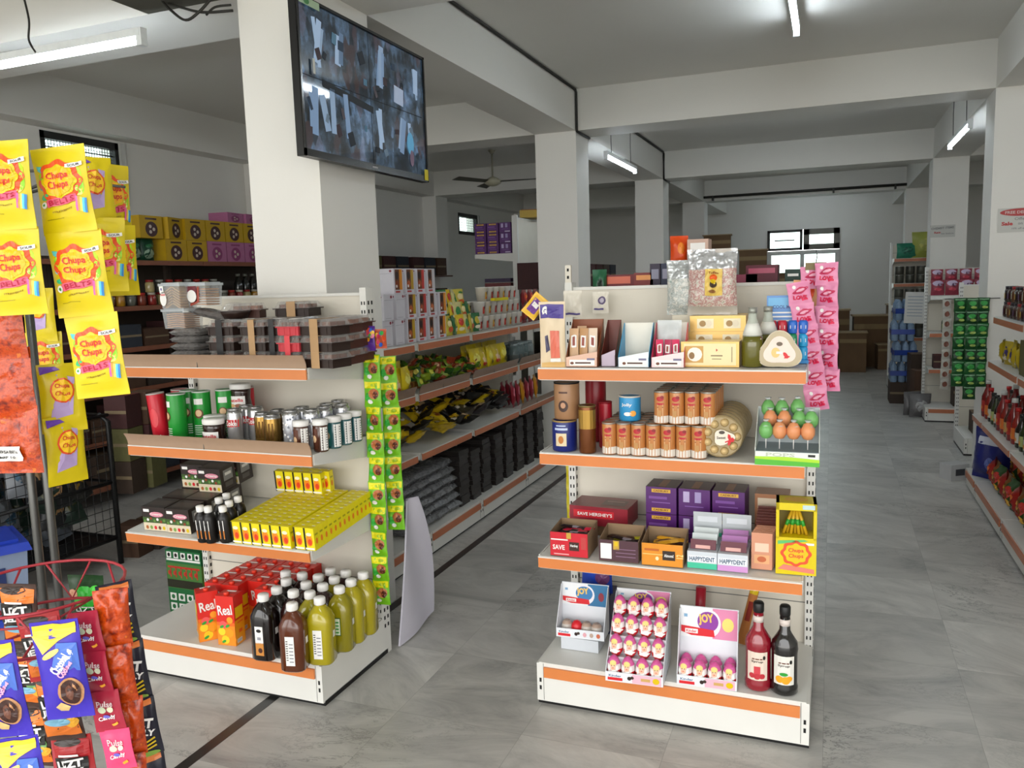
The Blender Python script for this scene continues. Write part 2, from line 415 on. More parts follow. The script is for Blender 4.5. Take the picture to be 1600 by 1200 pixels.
c = MB(); c.tube([(LX1, 14.22, 2.92), (RX0, 14.22, 2.92)], 0.022, PIPE)
for x in (-1.9, 0.0, 0.9): c.b2(x-0.015, x+0.015, 14.2, 14.3, 2.86, 2.94, PIPE)
tag(c.build('ceiling_pipe'), 'long black pipe fixed across the far cross beam', 'pipe')
# lamps
TUBE = mat('eaf6ff', emit=52.0, name='lit_tube', var=0)
REFL = mat('eef3f4', rough=0.25, name='reflector_white')
def tube_light(label, loc, rz, L=1.2, group=None, hang=0.3, wing=0.0):
    t = thing('tube_light', label, 'tube light', loc, rz, group)
    MB().b2(-L/2, L/2, -0.02, 0.02, 0.016, 0.05, REFL).build('batten', t)
    for s_ in (-1, 1): MB().b2(s_*L/2-0.02, s_*L/2+0.01, -0.018, 0.018, -0.024, 0.05, REFL).build('end_cap', t)
    MB().tube([(-L/2+0.01, 0, 0), (L/2-0.01, 0, 0)], 0.014, TUBE, 10).build('tube', t)
    if hang:
        for s_ in (-0.33, 0.33): MB().tube([(s_*L, 0, 0.05), (s_*L*1.01, 0.004, 0.05+hang/2), (s_*L, 0, 0.05+hang)], 0.003, PIPE, 6).build('wire', t)
    return t
tube_light('lit tube light hanging in front of the left cross beam', (-3.43, 2.86, 2.70), 0.0, hang=0.0)
tube_light('lit tube light under the ceiling nearest the camera', (-0.235, 5.02, 3.10), PI/2, hang=0.05)
tube_light('lit tube light hanging by the left beam near the ceiling middle', (-1.96, 8.05, 2.72), PI/2, hang=0.42)
tube_light('lit tube light hanging beside the right-hand beam', (1.0, 8.1, 2.72), PI/2, hang=0.42)
r = MB(); r.lathe([(0.001, 0), (0.07, -0.01), (0.085, -0.03), (0.06, -0.034), (0.001, -0.034)], REFL, seg=20)
pr = Proto(tag(r.build('ceiling_lamp'), 'small round ceiling lamp base', 'ceiling lamp'))
pr.put((-0.5, 8.6, CZ), label='white disc lamp base on the second ceiling bay')
lit = MB().lathe([(0.001, 0), (0.05, -0.01), (0.06, -0.03), (0.001, -0.05)], mat('ffe9c8', emit=6.0, var=0, name='lit_bulb'), seg=16).build('ceiling_lamp')
tag(lit, 'small lit ceiling lamp in the third bay', 'ceiling lamp'); lit.location = (-0.35, 12.4, CZ)
# ================================================================ SHELVING
GUARD = mat('8a6f5c', rough=0.35, var=0.04, name='brown_guard')
GUARDL = mat('a68a72', rough=0.4, var=0.04, name='tan_guard')
STRIPD = mat('b86f4c', rough=0.4, var=0.05, scale=12, name='price_strip_faded')
def rack(name, label, loc, rz, W, H, shelves, base_d, base_h=0.165, base_strip=ORANGE, slots=True, two_sided=False, joint=None, body=CREAM, deck_back=0.0, posts=(1, 1), back_shelves=()):
    """shelving unit: local x = width, front towards -y, back panel at y=0.
    shelves: (deck z, depth, guard height, tilt, strip material, guard material)"""
    t = thing(name, label, 'shelving unit', loc, rz)
    h = W/2; pw = 0.03
    p = MB(); p.b2(-h+pw, h-pw, -0.006, 0.012, 0.05, H, body)
    z = 0.33
    while z < H-0.05: p.b2(-h+pw, h-pw, -0.0075, -0.006, z, z+0.003, GREYC); z += 0.3
    p.b2(-h+pw, h-pw, -0.012, 0.018, H-0.012, H, WHITE)
    p.build('back_panel', t)
    for s_, on in zip((-1, 1), posts):
        u = MB(); x = s_*(h-pw/2); u.b2(x-pw/2, x+pw/2, -0.03, 0.03, 0.0, H+0.02*(on > 0), WHITE)
        if slots:
            z = 0.12
            while z < H-0.02:
                u.b2(x-0.009, x-0.004, -0.0312, -0.03, z, z+0.014, DARKSLOT); u.b2(x+0.004, x+0.009, -0.0312, -0.03, z, z+0.014, DARKSLOT)
                u.b2(x+pw/2, x+pw/2+0.0012, -0.018, -0.008, z, z+0.016, DARKSLOT)
                u.b2(x+pw/2, x+pw/2+0.0012, 0.008, 0.018, z, z+0.016, DARKSLOT)
                z += 0.036
        u.build('upright', t)
    sides = [(-1, shelves)] + ([(1, back_shelves)] if back_shelves else [])
    for d, shs in sides:
        b = MB(); F = base_d
        y0, y1 = sorted((d*F, 0)); ys0, ys1 = sorted((d*(F-0.012), 0))
        b.b2(-h, h, ys0, ys1, 0.0, 0.02, BLACK)  # black kick strip colours in the shadow gap under the base
        b.b2(-h, h, y0, y1, 0.016, base_h, WHITE)
        b.b2(-h+0.01, h-0.01, y0, y1, base_h, base_h+0.004, WHITE)
        for s_ in (-1, 1):
            for z in (0.06, 0.09): b.b2(s_*(h-0.014)-0.004, s_*(h-0.014)+0.004, d*F-0.001, d*F+0.001, z, z+0.016, DARKSLOT)
        b.b2(-h+0.026, -h+0.0275, d*F-0.001, d*F+0.001, 0.02, base_h, GREYC); b.b2(h-0.0275, h-0.026, d*F-0.001, d*F+0.001, 0.02, base_h, GREYC)
        bo = b.build('base', t)
        g = MB(); yy = d*(F+0.004); g.b2(-h+0.03, h-0.03, yy-0.004, yy+0.004, base_h-0.052, base_h-0.012, base_strip); g.build('price_strip', bo)
        for (z, dep, gh, tilt, sm, gm) in shs:
            # deck: a thin tray with rolled front edge; tilted about the back
            R = Matrix.Rotation(-d*tilt, 4, 'X')
            s = MB(); w2 = h-pw-0.002
            ya, yb = sorted((d*dep, 0))
            s.b2(-w2, w2, ya, yb, -0.006, 0.0, WHITE)
            s.b2(-w2, w2, d*dep-0.004, d*dep+0.004, -0.045, 0.001, WHITE)
            s.b2(-w2, w2, min(d*0.01, d*0.02), max(d*0.01, d*0.02), -0.035, 0.0, WHITE)
            so = s.build('shelf', t); so.matrix_local = Matrix.Translation((0, 0, z)) @ R
            for q in (-1, 1):
                k = MB(); x = q*(w2+0.004); fr = Flat((x+0.0025, 0, 0), (0, d, 0), (0, 0, 1)) if d*1 > 0 else Flat((x-0.0025, 0, 0), (0, d, 0), (0, 0, 1))
                k.prism([(0.0, -0.09), (0.05, -0.085), (dep*0.8, -0.05), (dep-0.005, -0.04), (dep-0.005, 0.002), (0.0, 0.002)], fr, 0.005, WHITE)
                k.build('bracket', so)
            g = MB(); yy = d*(dep+0.006)
            g.b2(-w2-0.004, w2+0.004, yy-0.003, yy+0.003, -0.042, -0.002, sm); g.b2(-w2-0.004, w2+0.004, yy-0.004, yy+0.004, -0.004, 0.0, WHITE)
            if joint: 
                for jx in joint: g.b2(jx-0.0015, jx+0.0015, yy-0.0045, yy+0.0045, -0.043, -0.001, WHITE)
            g.build('price_strip', so)
            if gh:
                g = MB(); e = 0.02; o_ = d*0.02
                n = 2
                fn = lambda a, b_: Vector((-w2-0.004 + (2*w2+0.008)*a, yy + o_*b_*b_, gh*b_))
                g.grid(fn, 8, 3, gm); g.grid(lambda a, b_: fn(a, b_)+Vector((0, -d*0.003, 0)), 8, 3, gm, flip=True)
                g.b2(-w2*0.12-0.0008, -w2*0.12+0.0008, yy-0.004, yy+0.004, 0, gh*0.6, GREYC)
                g.build('shelf_guard', so)
    return t
RGX, RGY = -0.53, 3.2
LGX, LGY = -2.272, 2.92
rg = rack('shelving_unit', 'white double-sided end shelving unit with orange price strips standing in the middle of the floor', (RGX, RGY, 0), 0, 0.972, 1.57,
     [(1.287, 0.45, 0, 0, ORANGE, None), (0.975, 0.455, 0, 0.0, ORANGE, None), (0.61, 0.50, 0, 0.03, ORANGE, None)], 0.48,
     back_shelves=[(1.287, 0.42, 0, 0, ORANGE, None), (0.9, 0.42, 0, 0, ORANGE, None), (0.5, 0.42, 0, 0, STRIPD, None)])
rack('shelving_unit', 'white end shelving unit in front of the screen pillar, juice bottles on its base', (LGX, LGY, 0), 0, 0.972, 1.575,
     [(1.302, 0.42, 0.052, 0, ORANGE, GUARDL), (0.972, 0.42, 0.052, 0.0, ORANGE, GUARDL), (0.66, 0.475, 0, 0.10, ORANGE, None)], 0.488)
# tongue with holes on the right-hand unit's left post
k = MB(); k.b2(-0.012, 0.012, -0.006, 0.006, 0, 0.075, CREAM); k.b2(-0.004, 0.004, -0.0072, -0.006, 0.02, 0.032, DARKSLOT); k.b2(-0.004, 0.004, -0.0072, -0.006, 0.05, 0.062, DARKSLOT)
o = k.build('post_extension', rg, (-0.472, -0.02, 1.585))
# the row of shelving along the aisle between the first and the second pillar (faces +x)
bnd = [3.50, 4.10, 4.86, 5.74, 6.62]
where = ['nearest the first pillar', 'second from the first pillar', 'third from the first pillar, holding sauces', 'nearest the second pillar']
for i in range(4):
    W = bnd[i+1]-bnd[i]-0.002
    last = i == 3
    rack('shelving_unit', 'white shelving unit in the row along the aisle, ' + where[i], (-2.65, (bnd[i]+bnd[i+1])/2, 0), PI/2, W, 1.42,
         [(1.262, 0.43, 0, 0, STRIPD, None), (0.965, 0.42, 0.055, 0.0, STRIPD, GUARD), (0.615, 0.42, 0.05 if last else 0, 0.0, STRIPD, GUARD)], 0.47, 0.14, STRIPD, slots=False, posts=(0, 0))
# right-hand shelving along the aisle (faces -x)
rb = [3.42, 4.36, 5.30, 6.24, 6.66]
rw = ['mostly out of the picture', 'second from the picture edge', 'holding jam jars', 'farthest, beside the blue bag']
for i in (1, 2, 3):
    W = rb[i+1]-rb[i]-0.002
    rack('shelving_unit', 'white shelving unit against the right-hand side of the aisle, ' + rw[i], (1.42, (rb[i]+rb[i+1])/2, 0), -PI/2, W, 1.5 if i < 3 else 0.6,
         ([(1.27, 0.40, 0, 0, STRIPD, None), (0.975, 0.42, 0, 0.0, STRIPD, None)] if i < 3 else []) + [(0.555, 0.44, 0, 0.03, STRIPD, None)], 0.47, 0.13, STRIPD, slots=False, posts=(0, 0))
# left wall shelving (faces +x), dark wood boards
WOOD = mat('5a3a28', rough=0.5, var=0.12, scale=14, name='dark_board'); WOODF = mat('84503a', rough=0.45, var=0.1, scale=14, name='red_brown_edge')
lb = [2.0, 3.2, 4.4, 5.6, 6.78]
for i in range(4):
    t = thing('wall_shelving', 'dark brown wall shelving bay on the left wall, %s from the camera' % ORD[i], 'wall shelving', (-5.5, (lb[i]+lb[i+1])/2, 0), PI/2)
    W = lb[i+1]-lb[i]-0.003; h = W/2
    MB().b2(-h, h, 0.0, 0.012, 0.02, 1.86, mat('3a3028', name='dark_back')).build('back_panel', t)
    for s_ in (-1, 1): MB().b2(s_*(h-0.015)-0.015, s_*(h-0.015)+0.015, -0.03, 0.0, 0, 1.9, mat('4a4038', name='dark_post')).build('upright', t)
    for z in (0.16, 0.5, 0.86, 1.18, 1.5, 1.855):
        so = MB().b2(-h, h, -0.42, 0, z-0.022, z, WOOD).build('shelf', t)
        MB().b2(-h, h, -0.428, -0.42, z-0.035, z+0.002, WOODF).build('edge_strip', so)
# tall gondola beyond the second pillar with purple boxes
rack('shelving_unit', 'tall white shelving unit behind the second pillar, purple boxes on its top shelf', (-3.1, 8.55, 0), -PI/2, 1.1, 2.27,
     [(1.90, 0.47, 0, 0, WHITE, None), (1.5, 0.47, 0, 0, WHITE, None), (1.1, 0.47, 0, 0, STRIPD, None), (0.6, 0.47, 0, 0, STRIPD, None)], 0.5, 0.15, slots=False)
# far right gondolas with their ends towards the camera
rack('shelving_unit', 'far white shelving unit right of the aisle, pink packets on top', (1.25, 9.85, 0), 0, 0.62, 1.60,
     [(1.32, 0.35, 0, 0, WHITE, None), (0.93, 0.35, 0, 0, STRIPD, None), (0.55, 0.36, 0, 0, STRIPD, None)], 0.45, 0.15, STRIPD)
rack('shelving_unit', 'small white shelving unit with green snack strips beside it at the right pillar', (1.38, 8.35, 0), 0, 0.6, 1.45,
     [(0.66, 0.36, 0, 0, WHITE, None)], 0.62, 0.15, WHITE)
# ================================================================ helpers for goods
from mathutils import noise as _nz
_R = cam.matrix_world.to_3x3(); _F = 1260.0; _C = Vector((0, 0, 1.6))
def _ray(px, py): return _R @ Vector(((px-800)/_F, -(py-600)/_F, -1.0))
def PZ(px, py, z): r = _ray(px, py); p = _C + r*((z-1.6)/r.z); return (p.x, p.y, z)
def PY(px, py, y): r = _ray(px, py); p = _C + r*(y/r.y); return (p.x, y, p.z)
def PX(px, py, x): r = _ray(px, py); p = _C + r*(x/r.x); return (x, p.y, p.z)
def FR(w, d, h, which='front'):
    return {'front': Flat((0, -d/2, h/2), (1, 0, 0), (0, 0, 1)), 'right': Flat((w/2, 0, h/2), (0, 1, 0), (0, 0, 1)),
            'left': Flat((-w/2, 0, h/2), (0, -1, 0), (0, 0, 1)), 'top': Flat((0, 0, h), (1, 0, 0), (0, 1, 0)), 'back': Flat((0, d/2, h/2), (-1, 0, 0), (0, 0, 1))}[which]
class Pouch:
    """a filled sachet hanging or standing in the x-z plane, front towards -y; origin at bottom centre"""
    curved = True
    def __init__(s, w, h, t, wr=0.003, seed=0, seal=0.09): s.w = w; s.h = h; s.t = t; s.wr = wr; s.seed = seed; s.seal = seal
    def pt(s, x, y, side, k=0.0):
        u = 2*x/s.w; v = (y/s.h+0.5)
        u = max(-1, min(1, u)); e = s.seal
        vv = (v-e)/(1-2*e); vv = max(0, min(1, vv))
        b = max(0.0, 1-u*u)**0.55 * max(0.0, 1-abs(2*vv-1)**3.5)
        n = _nz.noise(Vector((x*28/max(s.w, .05)*.1, y*20/max(s.h, .05)*.1, s.seed+side*3.1)))*2 + _nz.noise(Vector((x*90, y*70, s.seed+side)))
        edge = min(1.0, (1-abs(u))*6) 
        yy = -side*(s.t/2*b + s.wr*n*edge*min(1, b+.25) + 0.0006 + k)
        pinch = 1-0.05*math.sin(PI*vv)
        return Vector((x*pinch, yy, y + s.h/2 + (0.002*n if 0.02 < v < 0.98 else 0)))
    def __call__(s, x, y, k=0.0): return s.pt(x, y, 1, k)
    def make(s, m, nx=12, ny=16, mfun=None, backm=None, mb=None):
        mb = mb or MB()
        for side in (1, -1):
            mb.grid(lambda a, b, sd=side: s.pt((a-.5)*s.w, (b-.5)*s.h, sd), nx, ny, m if side == 1 or not backm else backm, mfun=mfun if side == 1 else None, flip=side < 0)
        return mb
def mk(col): return mat(col, rough=0.38, coat=0.08, var=0.03)
Y_ = mk('d6c000'); YD = mk('d8b800'); RED_ = mk('d0202a'); ORG_ = mk('e8611c'); GRN_ = mk('2f9a35'); LIME = mk('a6d428'); BLUE_ = mk('1c3f9e'); PUR_ = mk('4a2a96'); PINK_ = mk('e06a9c'); WHT_ = mat('eceae6', rough=0.45, var=0.02, name='white_print'); SKY_ = mk('5fb8d8'); BRN_ = mk('4a2416'); BLK_ = mk('15130f'); TEAL_ = mk('2aa38c'); GOLD_ = mat('c8a24a', rough=0.3, metal=0.6, name='gold_print'); SILV = mat('c8c8c8', rough=0.25, metal=0.9, name='silver'); PEACH = mk('e8b48e')
KRAFT = mat('8d7458', rough=0.8, var=0.08, scale=10, name='kraft_card'); KRAFTD = mat('6b5239', rough=0.85, var=0.1, scale=8, name='brown_cardboard')
CLEAR = mat('e8eef0', rough=0.08, alpha=0.28, var=0, coat=0.4, name='clear_plastic')
CLEARW = mat('dfe6ea', rough=0.12, alpha=0.42, var=0, coat=0.4, name='cloudy_plastic')
def flower_logo(mb, fr, x, y, r, t1='Chupa', t2='Chups', k=0.001, ring='e2502a'):
    q = 2.6 if isinstance(fr, Pouch) else 1; k = k*(1.6 if q > 1 else 1)
    mb.ell(fr, x, y, r*1.22, r*1.12, mk(ring), k, 48, 8, 0.07); mb.ell(fr, x, y, r*.95, r*.86, Y_, k+.0006*q, 48, 8, 0.07)
    mb.ell(fr, x, y, r*.8, r*.72, mk('f4b818'), k+.0011*q, 40, 8, 0.05)
    mb.text(fr, t1, x, y+r*.26, r*1.25, r*.46, RED_, k+.0018*q, 0.04); mb.text(fr, t2, x, y-r*.24, r*1.2, r*.46, RED_, k+.0018*q, 0.04)
    return mb
def mixmat(name, cols, scale=30.0, rough=0.35, alpha=1.0, coat=0.2, vor=False, bump=0.3):
    """many-coloured contents: noise through a colour ramp"""
    m = bpy.data.materials.new(name); m.use_nodes = True; n = m.node_tree.nodes; l = m.node_tree.links; b = n['Principled BSDF']
    tc = n.new('ShaderNodeTexCoord'); t = n.new('ShaderNodeTexNoise'); t.inputs['Scale'].default_value = scale; t.inputs['Detail'].default_value = 3; t.inputs['Roughness'].default_value = .65
    cr = n.new('ShaderNodeValToRGB'); e = cr.color_ramp.elements; k = len(cols)
    e[0].position = .32; e[0].color = hexc(cols[0]); e[1].position = .68; e[1].color = hexc(cols[-1])
    for i in range(1, k-1): x = e.new(.32+.36*i/(k-1)); x.color = hexc(cols[i])
    l.new(tc.outputs['Object'], t.inputs['Vector']); l.new(t.outputs[0], cr.inputs[0]); l.new(cr.outputs[0], b.inputs['Base Color'])
    bp_ = n.new('ShaderNodeBump'); bp_.inputs['Strength'].default_value = bump; bp_.inputs['Distance'].default_value = .01; l.new(t.outputs[0], bp_.inputs['Height']); l.new(bp_.outputs[0], b.inputs['Normal'])
    b.inputs['Roughness'].default_value = rough; b.inputs['Coat Weight'].default_value = coat; b.inputs['Alpha'].default_value = alpha
    return m
def lathe_thing(name, prof, m, mats=None, seg=18): return MB().lathe(prof, m, seg=seg, mats=mats)
def can(name, r, h, body, label, cat, art=None, lid=SILV, rim=True, seg=20, parts=True):
    """straight-sided tin: body with printed wrap, lid part"""
    t = thing(name, label, cat)
    b = MB().lathe([(r*.94, 0), (r, 0.004), (r, h-0.004), (r*.96, h)], body, seg=seg)
    if art: art(b, Cyl((0, 0, h/2), r), r, h)
    b.build('body', t)
    l = MB().lathe([(r*1.0, h-0.004), (r*1.02, h-0.001), (r*1.02, h+0.002), (r*.93, h+0.002), (r*.9, h-0.003), (0.001, h-0.003)], lid, seg=seg)
    l.build('lid', t)
    return t
def soda(r, h, body, label, art=None, top=SILV, name='drink_can', cat='can'):
    t = thing(name, label, cat)
    b = MB().lathe([(r*.72, 0), (r*.8, 0.003), (r, 0.012), (r, h*.88), (r*.84, h-0.004)], body, mats=[SILV, SILV, body, SILV], seg=18)
    if art: art(b, Cyl((0, 0, h/2), r), r, h)
    b.build('body', t)
    MB().lathe([(r*.85, h-0.004), (r*.87, h), (r*.8, h), (r*.78, h-0.004), (0.001, h-0.004)], top, seg=18).box((0, -r*.25, h-0.002), (r*.4, r*.7, 0.002), top).build('lid', t)
    return t
def bottle(name, label, cat, prof, m, capprof, capm, art=None, R=0.03, H=0.2, sx=1, sy=1, seg=16):
    t = thing(name, label, cat)
    b = MB().lathe(prof, m, seg=seg, sx=sx, sy=sy)
    if art: art(b)
    b.build('body', t)
    MB().lathe(capprof, capm, seg=seg).build('cap', t)
    return t
# ================================================================ LEFT END UNIT: base shelf
BD = 0.170   # top of the base deck
# juice cartons, red at the top fading to orange, fruit below
def juice_art(mb, w, d, h):
    for wh in ('front', 'back'):
        f = FR(w, d, h, wh)
        mb.rect(f, 0, -h*.30, w, h*.4, mk('ee8a1e')); mb.rect(f, 0, -h*.08, w, h*.1, mk('ea6a20'))
        mb.text(f, 'Real', 0, h*.22, w*.8, h*.2, WHT_, 0.002, 0.1)
        for (x, y, r, c) in ((-.12, -.08, .2, 'ec5a5a'), (.2, .02, .17, 'f09a28'), (-.2, -.22, .2, 'f6d02a'), (.14, -.24, .24, 'f29a18'), (-.05, -.38, .22, 'f6c81e'), (.3, -.36, .17, 'f08a18')):
            mb.ell(f, x*w*1.2, y*h, r*w, r*w, mk(c), 0.0012)
        for (x, y) in ((-.22, -.12), (-.15, -.42), (.1, -.1)): mb.ell(f, x*w, y*h, w*.13, w*.07, GRN_, 0.0018, a=0.5)
    for wh in ('left', 'right'):
        f = FR(w, d, h, wh)
        mb.rect(f, 0, -h*.25, d, h*.5, mk('f0a018')); mb.rect(f, 0, h*.15, d*.8, h*.22, mk('f2cf10'), 0.001); mb.rect(f, -d*.1, -h*.42, d*.5, h*.08, WHT_, 0.001)
        for i in range(5): mb.rect(f, -d*.28+i*d*.09, -h*.42, d*.025, h*.06, BLK_, 0.0016)
        mb.rect(f, d*.05, -h*.24, d*.35, h*.07, ORG_, 0.001); mb.rect(f, d*.05, -h*.06, d*.6, h*.03, ORG_, 0.001)
jw, jd, jh = 0.082, 0.066, 0.208
t = thing('juice_carton', 'x', 'juice carton')
m_ = MB(); m_.box((0, 0, jh/2), (jw, jd, jh), mk('d8281e')); juice_art(m_, jw, jd, jh); m_.box((0, jd*.05, jh+0.0005), (jw*.9, jd*.35, 0.001), mk('c82a20')); m_.box((0, jd*.35, jh+0.001), (jw*.5, 0.008, 0.002), WHT_); m_.build('carton', t)
MB().lathe([(0.011, 0), (0.011, 0.01), (0.009, 0.012)], mk('e2402a'), c=(0.0, -jd*.22, jh), seg=12).build('cap', t)
jp = Proto(t); g_ = 'red and orange juice cartons on the base shelf of the left end unit'
x0, y0 = -2.352, 2.53
jp.put((-2.385, 2.50, BD), 0.85, 'juice carton turned to show its yellow side, front left of the juice block', g_)
jp.put((-2.262, 2.495, BD), 0.12, 'juice carton standing square at the front of the juice block', g_)
jp.put((-2.15, 2.60, BD), 0.1, 'juice carton one step back, just left of the black bottle', g_)
for r in range(5):
    for c in range(4):
        if r == 0 and c > 1: continue
        x = -2.41 + c*0.0875 + r*0.002; y = 2.60 + r*0.0685
        if r == 0 and c in (0, 1, 2) and False: continue
        if y > 2.88: continue
        jp.put((x, y, BD), 0.08, 'juice carton, %s row behind the front ones, %s from the left' % (ORD[r], ORD[c]), g_)
# squash bottles: square shoulders, white caps
def squash(col, label, lab='white', alpha=1.0, txt=None):
    H = 0.222; w = 0.037
    body = mat(col, rough=0.12, coat=0.6, var=0.02, trans=0.25 if alpha < 1 else 0, name='bottle_'+col)
    t = thing('squash_bottle', label, 'bottle')
    b = MB(); n = 24; rings = []
    prof = [(0.88, 0), (1.0, 0.006), (1.0, 0.14), (0.98, 0.155), (0.8, 0.178), (0.5, 0.194), (0.34, 0.2), (0.34, 0.212)]
    vs = []
    for s_, z in prof:
        sq = 0.55 if z < 0.17 else (0.8 if z < 0.19 else 1.0)
        for i in range(n):
            a = 2*PI*i/n+PI/4; c_, s2 = math.cos(a), math.sin(a); p = 2/(sq)
            rr = (abs(c_)**p + abs(s2)**p)**(-1/p) if sq < 1 else 1
            vs.append((c_*rr*w*s_, s2*rr*w*s_*0.92, z))
    fs = [(k*n+i, k*n+(i+1) % n, (k+1)*n+(i+1) % n, (k+1)*n+i) for k in range(len(prof)-1) for i in range(n)] + [tuple(reversed(range(n)))]
    b.add(vs, fs, body, True)
    b.build('body', t)
    f = Flat((0, -w*.93, 0.075), (1, 0, 0), (0, 0, 1)); l = MB()
    if lab == 'white':
        l.rect(f, 0, 0, 0.026, 0.1, WHT_, 0.0004)
        for i in range(6): l.rect(f, 0.004, -0.036+i*0.012, 0.012, 0.0035, mk('7f8088'), 0.001)
        for i in range(9): l.rect(f, -0.008, -0.03+i*0.008, 0.006, 0.003, BLK_, 0.001)
    elif lab == 'tan':
        l.rect(f, 0, 0.02, 0.026, 0.06, WHT_, 0.0004); l.rect(f, 0, -0.03, 0.026, 0.045, mk('c8853c'), 0.0004); l.ell(f, 0, 0.035, 0.008, 0.006, BLK_, 0.001); l.ell(f, 0.002, -0.034, 0.007, 0.009, BRN_, 0.001); l.rect(f, 0, 0.008, 0.012, 0.01, mk('9a9aa0'), 0.001)
    else:
        l.rect(f, 0, 0.02, 0.02, 0.065, mk('3a5a1e'), 0.0004); l.rect(f, 0, 0.02, 0.016, 0.058, mk('dfe8cc'), 0.0008)
        for i in range(4): l.rect(f, 0, 0.0+i*0.012, 0.009, 0.005, GRN_, 0.0012)
    l.build('label', t)
    f2 = Flat((w*.99, 0, 0.10), (0, 1, 0), (0, 0, 1)); l2 = MB(); l2.rect(f2, 0, 0, 0.014, 0.022, WHT_, 0.0004); l2.build('side_sticker', t)
    MB().lathe([(0.0155, 0.202), (0.0165, 0.204), (0.0165, 0.222), (0.014, 0.226), (0.001, 0.226)], WHT_, seg=16).build('cap', t)
    return Sc(t, 1.34, 1.34, 1.14)
sq = {k: Proto(squash(c, 'x', l)) for k, c, l in (('black', '17110f', 'tan'), ('brown', '5a2a12', 'white'), ('yellow', 'a99b12', 'white'), ('olive', '8e8412', 'green'), ('dark', '2a100e', 'white'))}
capz = BD+0.254
caps = [('black', 411, 929, 'black squash bottle with a tan label at the front of the base shelf'), ('black', 432, 918, 'black squash bottle right behind the front black one'),
        ('black', 447, 905, 'black squash bottle, third back from the tan-labelled one'), ('black', 446, 893, 'black squash bottle against the back panel, left end of its row'),
        ('brown', 456, 943, 'brown squash bottle with a white label, frontmost of all bottles'), ('dark', 458, 923, 'dark red squash bottle directly behind the brown one'),
        ('dark', 478, 910, 'dark red squash bottle, second behind the brown one'), ('dark', 472, 896, 'dark red squash bottle, back row, next to the black one'),
        ('yellow', 499, 934, 'yellow squash bottle at the front right corner with a white label'), ('olive', 484, 925, 'olive squash bottle half hidden behind the front yellow one'),
        ('dark', 504, 913, 'dark squash bottle between the olive and the yellow bottles'), ('dark', 497, 899, 'dark squash bottle, third from the left in the back row'),
        ('olive', 530, 917, 'yellow-green squash bottle with a small green label'), ('olive', 522, 902, 'olive squash bottle behind the green-labelled one'),
        ('yellow', 548, 906, 'yellow squash bottle, second from the post'), ('dark', 516, 889, 'dark squash bottle, fourth in the back row'), ('dark', 540, 892, 'dark squash bottle, last of the dark ones before the post'),
        ('yellow', 567, 895, 'yellow squash bottle nearest the perforated post')]
for k, px, py, lb_ in caps:
    x, y, _ = PZ(px, py, capz); sq[k].put((x, min(y, 2.855), BD), 0.25 if k != 'black' else 0.1, lb_, 'squash bottles on the base shelf of the left end unit')
# green carton on the floor beside the unit
GB = mk('1f6a3a'); m_ = MB(); w, d, h = 0.22, 0.15, 0.34; m_.box((0, 0, h/2), (w, d, h), GB)
f = FR(w, d, h); m_.rect(f, 0, h*.36, w*.96, h*.03, WHT_)
for i in range(5): m_.rect(f, -w*.4+i*w*.2, h*.43, w*.13, h*.09, WHT_); m_.ell(f, -w*.4+i*w*.2, h*.43, w*.04, h*.03, BLK_, 0.0012)
m_.rect(f, 0, h*.12, w, h*.38, mk('4a7a3a'), 0.0003); m_.rect(f, 0, h*.0, w, h*.12, mk('2a2a1c'), 0.0006)
for i in range(6):  # large red lettering under a head line
    x = -w*.38+i*w*.15; m_.rect(f, x, h*.17, w*.03, h*.15, mk('c03a2c'), 0.0012); m_.ell(f, x-w*.04, h*.16, w*.04, h*.035, mk('c03a2c'), 0.0012)
m_.rect(f, 0, h*.25, w*.9, h*.03, mk('c03a2c'), 0.0012)
for j in range(2):
    for i in range(4):
        x = -w*.36+i*w*.24; y = -h*.2-j*h*.15; m_.rect(f, x, y, w*.18, h*.11, WHT_, 0.001); m_.ell(f, x, y, w*.05, h*.035, GB, 0.0016)
for s_ in ('left', 'right'): m_.rect(FR(w, d, h, s_), 0, h*.15, d, h*.3, mk('6a8a3a'))
o = m_.build('carton', None, (-2.935, 3.02, 0), 0.0, bevel=0.003); tag(o, 'green carton with red lettering standing on the floor left of the juice cartons', 'carton')
# ---------------------------------------------------------------- LEFT END UNIT: third shelf
def dz3(y): return 0.662 - (2.92-y)*0.1003
mw, md, mh = 0.0445, 0.0305, 0.090
m_ = MB(); m_.box((0, 0, mh/2), (mw, md, mh), mk('e8d813'))
for wh, ww in (('front', mw), ('right', md), ('left', md)):
    f = FR(mw, md, mh, wh)
    if wh == 'front': m_.ell(f, 0, -mh*.06, ww*.33, mh*.26, mk('f08a1c'), 0.0006); m_.ell(f, ww*.05, -mh*.12, ww*.2, mh*.14, mk('e0401c'), 0.001); m_.ell(f, 0, mh*.22, ww*.28, mh*.08, mk('f6f0c8'), 0.001)
    else: m_.ell(f, 0, -mh*.1, ww*.22, mh*.14, mk('e8801c'), 0.0006); m_.rect(f, 0, mh*.2, ww*.6, mh*.08, mk('a8a010'), 0.0006)
    if wh == 'front': m_.rect(f, -ww*.42, 0.0, ww*.16, mh, mk('1c1c12'), 0.0008); m_.rect(f, 0, -mh*.42, ww*.9, mh*.08, WHT_, 0.001)
m_.rect(FR(mw, md, mh, 'top'), 0, 0, mw*.8, md*.35, mk('d8c010'), 0.0006); m_.rect(FR(mw, md, mh, 'top'), mw*.2, md*.3, mw*.3, md*.2, WHT_, 0.0009)
mg = Proto(tag(m_.build('mango_drink_carton'), 'x', 'drink carton'))
gm = 'small yellow mango drink cartons on the third shelf of the left end unit'
